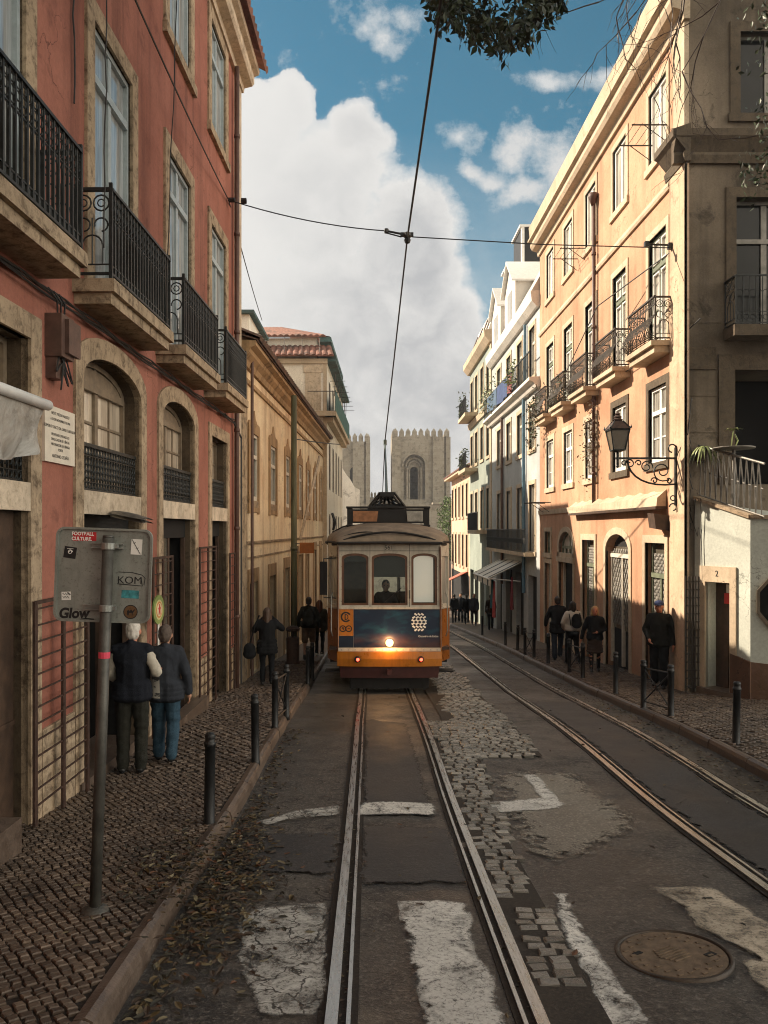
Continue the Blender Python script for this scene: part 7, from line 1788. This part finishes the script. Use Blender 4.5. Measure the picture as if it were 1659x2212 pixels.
cam_ = [(-.022, .004), (-.014, .014), (-.008, .006), (-.002, .008), (.004, .016), (.010, .007), (.014, .004), (.018, .012), (.024, .017), (.030, .014), (.029, .010), (.024, .010), (.020, .000), (.014, -.006), (.012, -.022), (.009, -.022), (.009, -.007), (-.006, -.006), (-.010, -.022), (-.013, -.022), (-.013, -.006), (-.018, -.022), (-.021, -.022), (-.020, -.004)]
mb.prism([(u + a * 1.05, v + b * 1.05) for a, b in cam_], FSg, .0012, .0016); mb.build('ink', M['black'], st5)
ink = MB()
u0, v0 = S(252, 1268); ink.tube([FSg.pt(*S(*p), .001) for p in ((250, 1264), (270, 1265), (305, 1267), (302, 1252))], .0028, 4); ink.tube([FSg.pt(*S(*p), .001) for p in ((252, 1238), (280, 1238), (303, 1243), (310, 1250), (308, 1265))], .0024, 4)
ink.tube([FSg.pt(*S(*p), .001) for p in ((168, 1345), (185, 1342), (203, 1343))], .0035, 4); ink.build('ink', M['black'], sg)
inkw(277, 1256, 'KOM', .066, M['black'], sg, 0, 1.08, 0, 0, .0010); inkw(158, 1332, 'Glow', .090, M['black'], sg, -.03, .95, .15, .0035, .0006)
mb = MB(); mb.lathe([(.0371, -.02), (.0371, .02)], (0, 0, 1.65), 14); mb.build('sticker', flat('pink_sticker', (.55, .05, .09), .5), sg)
M['red_s'] = redst

# round shop sign on a thin post
c = P(342, 1317, 10.3); rs = thing('round_sign', "round green and yellow sign with a red centre on a thin post", 'sign', Vector((c.x, c.y, gz(10.3) + PAVE)), 0); rs['_world'] = 1
FRs = Fr((c.x, c.y), (.1, .995), (.995, -.1))
def disc(r_, w0, w1, mat, nm, par):
    mb = MB(); mb.prism([(r_ * math.cos(k * .2618), c.z + r_ * math.sin(k * .2618)) for k in range(24)], FRs, w0, w1); return mb.build(nm, mat, par)
ds_ = disc(.19, -.01, .01, flat('green_sign_enamel', (.17, .24, .07), .45), 'disc', rs); disc(.13, .0101, .012, flat('pale_yellow_enamel', (.50, .46, .22), .45), 'ring', ds_); disc(.105, .0121, .014, flat('orange_enamel', (.45, .16, .03), .45), 'ring', ds_); disc(.085, .0141, .016, flat('cream_enamel', (.55, .50, .32), .45), 'ring', ds_)
mb = MB(); mb.prism([(a * 1.1, c.z + b * 1.1) for a, b in ((-.03, -.06), (-.012, -.06), (0, -.02), (.012, -.06), (.03, -.06), (.025, .0), (.045, .02), (.02, .03), (.015, .065), (-.015, .065), (-.02, .03), (-.045, .02), (-.025, .0))], FRs, .0161, .018); mb.build('figure', redst, ds_)
mb = MB(); mb.tube([Vector((c.x, c.y, gz(10.3) + PAVE)), Vector((c.x, c.y, c.z - .18))], .014, 6); mb.build('post', M['white'], rs)

# utility pole, litter bin, hanging sign
pd = 21.5; ppx = 632; pole = Vector(((635 - CX) * pd / F, pd, gz(pd) + PAVE))
mb = MB(); mb.tube([pole, Vector((pole.x, pole.y, -1.6)), Vector((pole.x, pole.y, 3.62))], [.085, .085, .075], 12); mb.lathe([(.095, 0), (.095, .1)], Vector((pole.x, pole.y, -.55)), 12)
t = NT('mossy_green_pole'); f = t.noise(3, 5, .6, t.map((6, 6, .6))); mp = t.done(t.bsdf(t.mix(t.ramp(f, .3, .7), (.055, .055, .028), (.13, .13, .065)), .6, .1, f, .2, .01))
upo = mb.build('utility_pole', mp, None, True); tag(upo, 'tall mossy green pole standing on the left pavement before the ochre house', 'pole')
bn = thing('litter_bin', 'dark grey cylindrical litter bin at the foot of the green pole', 'bin', Vector((pole.x + .0, pole.y - .3, pole.z))); 
mb = MB(); mb.lathe([(.20, 0), (.20, .06), (.17, .10), (.175, .72), (.16, .74)], (0, 0, 0), 18); mb.build('drum', M['rust'], bn, True)
mb = MB()
for k in range(4): mb.tube([(.14 * math.cos(k * 1.57), .14 * math.sin(k * 1.57), .74), (.14 * math.cos(k * 1.57), .14 * math.sin(k * 1.57), .92)], .014, 5)
mb.lathe([(.16, .90), (.185, .92), (.185, .97), (.13, 1.02), (.0, 1.05)], (0, 0, 0), 18); mb.build('lid', M['rust'], bn)
hs_ = thing('hanging_sign', 'small orange sign board clipped to the green pole', 'sign', P(663, 1184, 21.45)); hs_['_world'] = 1
f = Fr((0, 21.42), (1, 0), (0, -1)); a, b = P(647.5, 1172, 21.42), P(678.5, 1195, 21.42)
mb = MB(); mb.fbox(f, a.x, b.x, b.z, a.z, -.015, .015); mb.build('board', flat('orange_sign_board', (.36, .115, .018), .5, 0, .2, 9, .15), hs_)
mb = MB(); mb.tube([(pole.x, 21.44, a.z - .03), (b.x - .1, 21.44, a.z - .03)], .01, 5); mb.tube([(pole.x, 21.44, b.z + .03), (b.x - .1, 21.44, b.z + .03)], .01, 5); mb.build('bracket', M['iron2'], hs_)

# manhole cover
mc = on_px(1454, 2063, .006); mh = thing('manhole_cover', 'round brown cast iron manhole cover with a raised rim in the carriageway', 'manhole', mc); mh.rotation_euler = (math.atan((gz(mc.y + .3) - gz(mc.y - .3)) / .6), 0, .5)
M['cast'] = flat('rusty_cast_iron', (.155, .108, .068), .65, .25, .4, 14, .6)
mb = MB(); mb.lathe([(.335, -.05), (.335, .012), (.318, .016), (.312, .004), (.308, -.02)], (0, 0, 0), 48); mb.build('rim', flat('dark_iron_rim', (.05, .036, .025), .5, .4, .3, 12, .4), mh, True)
mb = MB(); mb.lathe([(.305, -.04), (.305, .006), (.298, .010), (.0, .010)], (0, 0, 0), 48)
for k in range(12):
    for q in (.27, .24, .21):
        a0 = k * .5236 + q * 9; mb.box(q * math.cos(a0) - .018, q * math.cos(a0) + .018, q * math.sin(a0) - .008, q * math.sin(a0) + .008, .0101, .015)
for k in range(-3, 4):
    L_ = .11 - abs(k) * .012; mb.box(-L_, L_ * .8, k * .026 - .006, k * .026 + .006, .0101, .016)
mb.build('cover', M['cast'], mh)
mb = MB(); mb.box(-.20, -.14, .10, .13, .0102, .0135); mb.box(.13, .20, -.15, -.11, .0102, .0135); mb.build('lifting_slot', M['dark'], mh)

# overhead line
J = P(880, 514, 16.0); LA = P(494, 432, 15.75); RA = P(1462, 536, 16.3)
cat = thing('overhead_wire', 'overhead tram wire with its cross span and insulators strung between the red and peach houses', 'cable', J); cat['_world'] = 1
mb = MB()
pts = [P(967, -120, 8.2), P(945, 60, 9.4), J]
mb.tube([P(1010, -500, 5.6)] + pts, .019, 6)
tip = tram.matrix_world @ Vector((0, 0, 0)); tipw = Vector((.392 + .06, TD + 7.75 * math.cos(.055) + 6.6 * math.sin(.055), gz(16.9) + 6.6 * math.cos(.055) - 7.75 * math.sin(.055)))
mb.tube([J] + [J.lerp(tipw, k / 6) - Vector((0, 0, .0 * k)) for k in range(1, 7)] + [Vector((.6, 40, 1.6))], .017, 6); mb.build('contact_wire', M['cable'], cat)
mb = MB(); s0 = J + Vector((-.42, 0, .14))
mb.tube([LA] + [LA.lerp(s0, k / 10) - Vector((0, 0, .10 * 4 * (k / 10) * (1 - k / 10))) for k in range(1, 10)] + [s0], .012, 5); mb.tube([J + Vector((.1, 0, .02)), J.lerp(RA, .5) - Vector((0, 0, .03)), RA], .012, 5); mb.build('span_wire', M['cable'], cat)
mb = MB(); mb.tube([s0, J + Vector((-.12, 0, .08))], .022, 6); mb.tube([s0 + Vector((0, 0, -.04)), J + Vector((-.12, 0, .02))], .014, 6); mb.lathe([(.0, -.05), (.045, -.04), (.045, .04), (.0, .05)], s0, 8); mb.lathe([(.0, -.12), (.05, -.10), (.07, -.04), (.05, .0), (.09, .03), (.09, .09), (.03, .12), (.0, .13)], J, 10); mb.box(J.x - .14, J.x + .12, J.y - .04, J.y + .04, J.z + .03, J.z + .10)
mb.build('insulator', M['black'], cat); mb = MB()
mb.lathe([(.0, -.08), (.05, -.06), (.05, .06), (.0, .08)], LA + Vector((.06, 0, 0)), 8, axis='x'); mb.build('insulator', M['black'], cat); mb = MB(); mb.lathe([(.0, -.06), (.06, -.05), (.06, .05), (.0, .06)], LA + Vector((.30, 0, -.02)), 8, axis='x')
mb.build('insulator', M['black'], cat); mb = MB()
mb.tube([RA + Vector((-.62, 0, .08)), RA + Vector((-.1, 0, .06))], .02, 6); mb.box(RA.x - .66, RA.x - .58, RA.y - .05, RA.y + .05, RA.z + .03, RA.z + .13); mb.box(RA.x - .18, RA.x + .14, RA.y - .05, RA.y + .05, RA.z - .02, RA.z + .10); mb.lathe([(.0, -.16), (.05, -.14), (.08, -.06), (.05, 0)], RA + Vector((0, 0, -.02)), 10)
mb.build('insulator', M['black'], cat)
wire('slack_wire', [P(288, -10, 8.8), LA], .012, 'taut black wire slanting down across the upper red front to its corner anchor', None, .05)
wire('slack_wire', [LA, P(566, 692, 29)], .012, 'thin wire running from the red house corner down to the tiled attic roof', None, .1)
wire('facade_wire', [P(1466, 532, 16.2), P(1290, 662, 19.6), P(1222, 806, 25)], .014, 'black wire sloping down across the balconies of the peach house', None)
wire('facade_wire', [P(1513, 688, 15.4), P(1452, 745, 16.3), P(1330, 815, 19.8)], .011, 'thin wire from the grey flank corner to the second balcony of the peach house', None)
wire('pole_wire', [Vector((pole.x, 21.5, (CY - 948) * 21.5 / F)), P(735, 960, 30)], .016, 'short span wire with two insulators from the green pole towards the church tower', None, .02)
mb = MB()
for k in range(9): mb.tube([FG.pt(6.25 + .02 * (k % 3), 1.9 - k * .22, .04), FG.pt(6.27 + .03 * ((k + 1) % 3), 1.68 - k * .22, .05)], .008, 4)
mb.tube([FG.pt(6.3, 2.6, .06), FG.pt(6.22, 1.9, .1), FR.pt(15.95, 1.45, .1)], .010, 5); mb.tube([FA.pt(.16, .62, .06), FA.pt(.15, -.2, .03), FA.pt(.17, -1.0, .03)], .008, 4); mb.tube([FA.pt(.05, .6, .05), FA.pt(.02, .1, .05), FA.pt(.08, -.12, .04), FA.pt(.10, .05, .04)], .008, 4)
tag(mb.build('loose_cable', M['cable'], None), 'loose cables straggling down the corner between the grey flank and the terrace wall', 'cable')

# tree leaning over the street from the right
tr = thing('tree', "tree on the right with dark leafy bough and bare twigs over the street", 'tree', (9.6, 10.0, gz(10) + 1.5)); tr['_world'] = 1
r = random.Random(21); mb = MB()
trunk = [Vector((9.6, 10, gz(10) + .1)), Vector((9.45, 10.0, 0)), Vector((9.2, 9.9, 3.0)), Vector((8.8, 9.9, 6.2)), Vector((8.3, 9.8, 8.5))]
mb.tube(trunk, [.26, .21, .18, .14, .10], 10)
lim = [Vector((9.0, 9.9, 5.2)), Vector((7.2, 9.8, 7.6)), Vector((5.2, 9.7, 8.4)), Vector((3.4, 9.6, 8.3)), Vector((2.2, 9.6, 7.8))]
mb.tube(lim, [.12, .10, .075, .05, .03], 8)
tips = []
def twig(p, v, L, rad, depth):
    pts = [p]; q = p.copy(); d_ = v.normalized()
    for k in range(4):
        d_ = (d_ + Vector((r.uniform(-.3, .3), r.uniform(-.3, .3), r.uniform(-.32, .18)))).normalized(); q = q + d_ * L / 4; pts.append(q.copy())
    mb.tube(pts, [rad * (1 - .16 * k) for k in range(5)], 5 if rad > .01 else 4)
    tips.append(pts[-1])
    if depth:
        for k in (1, 2, 3, 4):
            if r.random() < .6:
                w_ = (d_ + Vector((r.uniform(-.9, .9), r.uniform(-.7, .7), r.uniform(-.8, .5)))).normalized(); twig(pts[k], w_, L * r.uniform(.5, .75), rad * .6, depth - 1)
# bare twigs against the right cornice
for a, b, L in (((1560, -120), (1290, 40), 2.2), ((1520, -140), (1370, 60), 1.8), ((1640, -150), (1420, 100), 2.3), ((1500, -120), (1450, 140), 1.7), ((1420, -110), (1330, 45), 1.3)):
    p0, p1 = P(*a, 9.9), P(*b, 10.1); twig(p0, p1 - p0, (p1 - p0).length, .016, 3); mb.tube([lim[1], p0 + Vector((.2, 0, .3)), p0], [.04, .025, .016], 6)
mb.build('trunk', M['wood'], tr)
cr = MB()
def leafat(p, s):
    a = Vector((r.uniform(-1, 1), r.uniform(-1, 1), r.uniform(-1.4, .2))).normalized(); b = a.cross(Vector((r.uniform(-1, 1), r.uniform(-1, 1), r.uniform(-1, 1)))).normalized(); n_ = a.cross(b) * .05
    L_ = s * r.uniform(.75, 1.25); cr.add([p, p + (a * .45 + b * .23 + n_) * L_, p + a * L_, p + (a * .45 - b * .23 + n_) * L_], [(0, 1, 2), (0, 2, 3)], r.choice((0, 0, 1)))
low_edge = [(915, 15), (935, 40), (985, 55), (1005, 92), (1045, 80), (1085, 118), (1110, 100), (1150, 65), (1190, 45), (1222, 12)]
def edge_y(px):
    for (a, ya), (b, yb) in zip(low_edge, low_edge[1:]):
        if a <= px <= b: return ya + (yb - ya) * (px - a) / (b - a)
    return 0
for _ in range(190):
    px = r.uniform(935, 1205); e = edge_y(px) - 6; py = e - abs(r.gauss(0, 1)) * 45 - 4; d = r.uniform(9.0, 10.4); c0 = P(px, py, d)
    for k in range(9): leafat(c0 + Vector((r.gauss(0, .07), r.gauss(0, .1), r.gauss(0, .08))), .115)
for _ in range(900):
    c0 = P(r.uniform(935, 1235), r.uniform(-620, -40), r.uniform(8.6, 10.8))
    for k in range(5): leafat(c0 + Vector((r.gauss(0, .10), r.gauss(0, .12), r.gauss(0, .1))), .095)
for _ in range(5200):          # unseen leaves added above and behind the viewpoint to darken the foreground
    d = r.uniform(-11, 8.3); x_ = r.uniform(-1.6, 12); h_ = max(.72 * d + 1.2, 6.4) + 1.2 * abs(r.gauss(0, 1)); c0 = Vector((x_, d, h_ + .25 * math.sin(x_ * 2) + .3 * math.sin(d * 1.7)))
    for k in range(4): leafat(c0 + Vector((r.gauss(0, .16), r.gauss(0, .16), r.gauss(0, .13))), .17)
for q in ((1650, 335, 11.5), (1662, 250, 11.5), (1640, 385, 11.8), (1655, 30, 10.6), (1668, 120, 11)):
    for _ in range(60): leafat(P(*q) + Vector((r.gauss(0, .15), r.gauss(0, .15), r.gauss(0, .16))), .09)
cr.build('crown', [M['leafdark'], flat('black_green_leaf', (.018, .028, .012), .5, 0, .4, 9, .1)], tr)
# green tree beyond the tram
g0 = P(961, 1118, 74); tr2 = thing('tree', 'bright green bushy tree at the far end between the church and the pink house', 'tree', (g0.x + .4, 74, gz(74))); tr2['_world'] = 1
mb = MB(); mb.tube([(g0.x + .4, 74, gz(74)), (g0.x + .3, 74, -1.5), (g0.x + .5, 74, 1.0)], [.25, .2, .1], 8); mb.build('trunk', M['wood'], tr2)
cr = MB()
for _ in range(900):
    a = r.uniform(0, 6.28); z = r.uniform(-2.6, 3.0); rad = 1.25 * math.sqrt(max(.05, 1 - ((z - .2) / 3.0) ** 2)) * r.uniform(.5, 1.1)
    c0 = Vector((g0.x + .6 + rad * math.cos(a), 74 + rad * math.sin(a), z))
    for k in range(3): leafat(c0 + Vector((r.gauss(0, .15), r.gauss(0, .15), r.gauss(0, .15))), .24)
cr.build('crown', [flat('fresh_green_leaf', (.10, .16, .035), .6, 0, .4, 3, .1), flat('mid_green_leaf', (.05, .09, .022), .6, 0, .4, 3, .1)], tr2)
# ------------------------------------------------------------------ daylight
EXPOSURE = 1.84
SUN_DIR = Vector((-1, .45, .70)).normalized()       # towards the sun: over the left roofs, a little ahead
EL = math.asin(SUN_DIR.z); AZ = math.atan2(SUN_DIR.x, SUN_DIR.y)
sun = bpy.data.lights.new('sun', 'SUN'); so = bpy.data.objects.new('sun', sun); COL.objects.link(so)
sun.energy = 2.8; sun.angle = R(.5); sun.color = (1.0, .83, .64)
so.rotation_euler = SUN_DIR.to_track_quat('Z', 'Y').to_euler(); so.location = (-20, 10, 25)
w = bpy.data.worlds.new('World'); SC.world = w; w.use_nodes = True
nt = w.node_tree; nt.nodes.clear()
class WT(NT):
    def __init__(s, tree): s.t = tree; s.co = None
W = WT(nt)
W.out = W.n('ShaderNodeOutputWorld')
sky = W.n('ShaderNodeTexSky', sky_type='NISHITA'); sky.sun_disc = False; sky.sun_elevation = EL; sky.sun_rotation = AZ
sky.air_density = 1.0; sky.dust_density = .6; sky.ozone_density = 2.6
gen = W.n('ShaderNodeTexCoord').outputs['Generated']; W.co = gen
sep = W.n('ShaderNodeSeparateXYZ'); W.l(gen, sep.inputs[0])
yy = W.math('MAXIMUM', sep.outputs[1], .05)
U = W.math('DIVIDE', sep.outputs[0], yy); V = W.math('DIVIDE', sep.outputs[2], yy)
# cloud banks by compass bearing (U) and height above the skyline (V)
cmb = W.n('ShaderNodeCombineXYZ'); W.l(U, cmb.inputs[0]); W.l(V, cmb.inputs[1])
wn = W.n('ShaderNodeTexNoise'); wn.inputs['Scale'].default_value = 9; wn.inputs['Detail'].default_value = 5; W.l(cmb.outputs[0], wn.inputs['Vector'])
dis = W.n('ShaderNodeVectorMath', operation='MULTIPLY_ADD'); W.l(wn.outputs['Color'], dis.inputs[0]); dis.inputs[1].default_value = (.075, .075, 0); 
off = W.n('ShaderNodeVectorMath', operation='SUBTRACT'); W.l(cmb.outputs[0], off.inputs[0]); off.inputs[1].default_value = (.0375, .0375, 0); W.l(off.outputs[0], dis.inputs[2])
def blobf(px, py, rx, ry, pw=1.0):
    m = W.n('ShaderNodeMapping', vector_type='TEXTURE'); m.inputs['Location'].default_value = ((px - CX) / F, (CY - py) / F, 0); m.inputs['Scale'].default_value = (rx / F, ry / F, 1)
    W.l(dis.outputs[0], m.inputs['Vector'])
    g = W.n('ShaderNodeVectorMath', operation='LENGTH'); W.l(m.outputs[0], g.inputs[0])
    return W.ramp(g.outputs['Value'], 0, 1.35, 1.0, -.35)
def union(lst):
    a = lst[0]
    for b in lst[1:]:
        x = W.n('ShaderNodeMath', operation='SMOOTH_MAX'); W.l(a, x.inputs[0]); W.l(b, x.inputs[1]); x.inputs[2].default_value = .12; a = x.outputs[0]
    return a
big = [blobf(545, 300, 120, 150), blobf(625, 225, 62, 72), blobf(770, 300, 78, 82), blobf(655, 430, 220, 180), blobf(880, 560, 150, 200), blobf(680, 760, 360, 330), blobf(900, 850, 200, 260), blobf(300, 520, 330, 380), blobf(985, 740, 95, 170), blobf(830, 1000, 500, 120)]
cum = union(big)
puf = union([blobf(1120, 320, 60, 45), blobf(1215, 330, 75, 65), blobf(1140, 415, 85, 40), blobf(1250, 400, 90, 60), blobf(1020, 370, 45, 36), blobf(1060, 380, 60, 30)])
wisp = union([blobf(770, 55, 80, 55), blobf(815, 90, 60, 40), blobf(1310, 165, 60, 30), blobf(1000, 280, 55, 60), blobf(880, 60, 70, 40), blobf(1180, 160, 90, 30)])
n1 = W.n('ShaderNodeTexNoise'); n1.inputs['Scale'].default_value = 14; n1.inputs['Detail'].default_value = 12; n1.inputs['Roughness'].default_value = .68; W.l(cmb.outputs[0], n1.inputs['Vector'])
n2 = W.n('ShaderNodeTexNoise'); n2.inputs['Scale'].default_value = 5; n2.inputs['Detail'].default_value = 7; n2.inputs['Roughness'].default_value = .6; W.l(cmb.outputs[0], n2.inputs['Vector'])
n3 = W.n('ShaderNodeTexNoise'); n3.inputs['Scale'].default_value = 2.2; n3.inputs['Detail'].default_value = 7; n3.inputs['Roughness'].default_value = .62; W.l(gen, n3.inputs['Vector'])
nn = W.math('SUBTRACT', n1.outputs['Fac'], .5)
dens = W.math('ADD', cum, W.math('MULTIPLY', nn, .95))
lit_side = W.ramp(W.math('ADD', U, W.math('MULTIPLY', V, -.35)), -.34, -.06)          # the sun stands to the left, so the left billows are white
a_c = W.math('ADD', W.math('MULTIPLY', W.ramp(dens, .0, .07), W.math('SUBTRACT', 1.0, lit_side)), W.math('MULTIPLY', W.ramp(dens, -.06, .26), lit_side))
a_p = W.ramp(W.math('ADD', puf, W.math('MULTIPLY', nn, 3.0)), -.05, .75, 0, .85)
a_w = W.ramp(W.math('ADD', wisp, W.math('MULTIPLY', nn, 3.4)), .05, 1.0, 0, .8)
low = W.ramp(V, .50, .12, 0, .85)                       # thin cloud thickening towards the skyline
low = W.math('MULTIPLY', low, W.ramp(n2.outputs['Fac'], .25, .6))
rest = W.math('MULTIPLY', W.ramp(n3.outputs['Fac'], .36, .52, 0, .95), W.ramp(sep.outputs[1], .30, -.05))   # cloud over the rest of the sky
alpha = W.math('MAXIMUM', W.math('MAXIMUM', a_c, a_p), W.math('MAXIMUM', W.math('MAXIMUM', a_w, low), rest))
alpha = W.math('MULTIPLY', alpha, W.ramp(sep.outputs[2], -.02, .02))
# cloud light: sunlit rims at the upper left, grey bellies
edge = W.ramp(W.math('ADD', cum, W.math('MULTIPLY', W.math('SUBTRACT', n2.outputs['Fac'], .5), 1.5)), .08, .55)
core = W.math('MULTIPLY', edge, lit_side)
bil = W.n('ShaderNodeTexNoise'); bil.inputs['Scale'].default_value = 10; bil.inputs['Detail'].default_value = 10; bil.inputs['Roughness'].default_value = .6; W.l(dis.outputs[0], bil.inputs['Vector'])
shade = W.math('MULTIPLY', core, W.ramp(bil.outputs['Fac'], .40, .62, 1, .30))
ccol = W.mix(shade, (1.0, .985, .95), (.62, .63, .64))
ccol = W.mix(W.math('MULTIPLY', a_p, .25), ccol, (.80, .74, .70))
CS = W.n('ShaderNodeVectorMath', operation='SCALE'); CS.inputs['Scale'].default_value = CLOUD = 1.55; W.l(ccol, CS.inputs[0])
hs = W.n('ShaderNodeHueSaturation'); hs.inputs['Saturation'].default_value = 1.18; hs.inputs['Hue'].default_value = .464; hs.inputs['Value'].default_value = .18; W.l(sky.outputs[0], hs.inputs['Color'])
back = W.math('MULTIPLY', W.ramp(sep.outputs[0], .46, .85, 1, 5.0), W.ramp(sep.outputs[1], .2, -.3, 1, 1.35))           # unseen clouds right and behind made brighter to fill the left house fronts
CB = W.n('ShaderNodeVectorMath', operation='SCALE'); W.l(CS.outputs[0], CB.inputs[0]); W.l(back, CB.inputs['Scale'])
warm = W.mix(W.ramp(sep.outputs[1], .1, -.3), (1, 1, 1), (1.0, .90, .76)); CW = W.mix(1.0, CB.outputs[0], warm, 'MULTIPLY')
mixc = W.mix(alpha, hs.outputs['Color'], CW)
bg = W.n('ShaderNodeBackground'); bg.inputs['Strength'].default_value = .15; W.l(mixc, bg.inputs[0]); W.l(bg.outputs[0], W.out.inputs[0])
# ------------------------------------------------------------------ damp air down the street
hz = MB(); hz.box(-260, 260, -60, 300, -14.6, 18)
ho_ = hz.build('haze', flat('haze_air', (1, 1, 1)), None); ho_['kind'] = 'stuff'
hm = bpy.data.materials.new('haze_volume'); hm.use_nodes = True; ht = hm.node_tree; ht.nodes.clear()
hv = ht.nodes.new('ShaderNodeVolumePrincipled'); hv.inputs['Color'].default_value = (.93, .95, 1, 1); hv.inputs['Density'].default_value = .0007; hv.inputs['Anisotropy'].default_value = .3
hout = ht.nodes.new('ShaderNodeOutputMaterial'); ht.links.new(hv.outputs[0], hout.inputs['Volume']); ho_.data.materials.clear(); ho_.data.materials.append(hm)
# ------------------------------------------------------------------ camera
cam = bpy.data.cameras.new('camera'); co = bpy.data.objects.new('camera', cam); COL.objects.link(co)
co.location = (0, 0, 0); co.rotation_euler = (R(90), 0, 0)
cam.sensor_fit = 'AUTO'; cam.sensor_width = 36; cam.lens = 36 * F / 2212
cam.shift_x = (829.5 - CX) / 2212; cam.shift_y = (CY - 1106) / 2212
cam.clip_start = .05; cam.clip_end = 6000
SC.camera = co
SC.view_settings.view_transform = 'Standard'; SC.view_settings.look = 'None'; SC.view_settings.gamma = 1; SC.view_settings.use_curve_mapping = False
SC.view_settings.exposure = EXPOSURE
SC.render.engine = 'CYCLES'
SC.cycles.use_denoising = True; SC.cycles.pixel_filter_type = 'BLACKMAN_HARRIS'; SC.cycles.filter_width = 1.05
SC.cycles.max_bounces = 7; SC.cycles.diffuse_bounces = 4; SC.cycles.glossy_bounces = 3; SC.cycles.transparent_max_bounces = 8
SC.cycles.caustics_reflective = False; SC.cycles.caustics_refractive = False
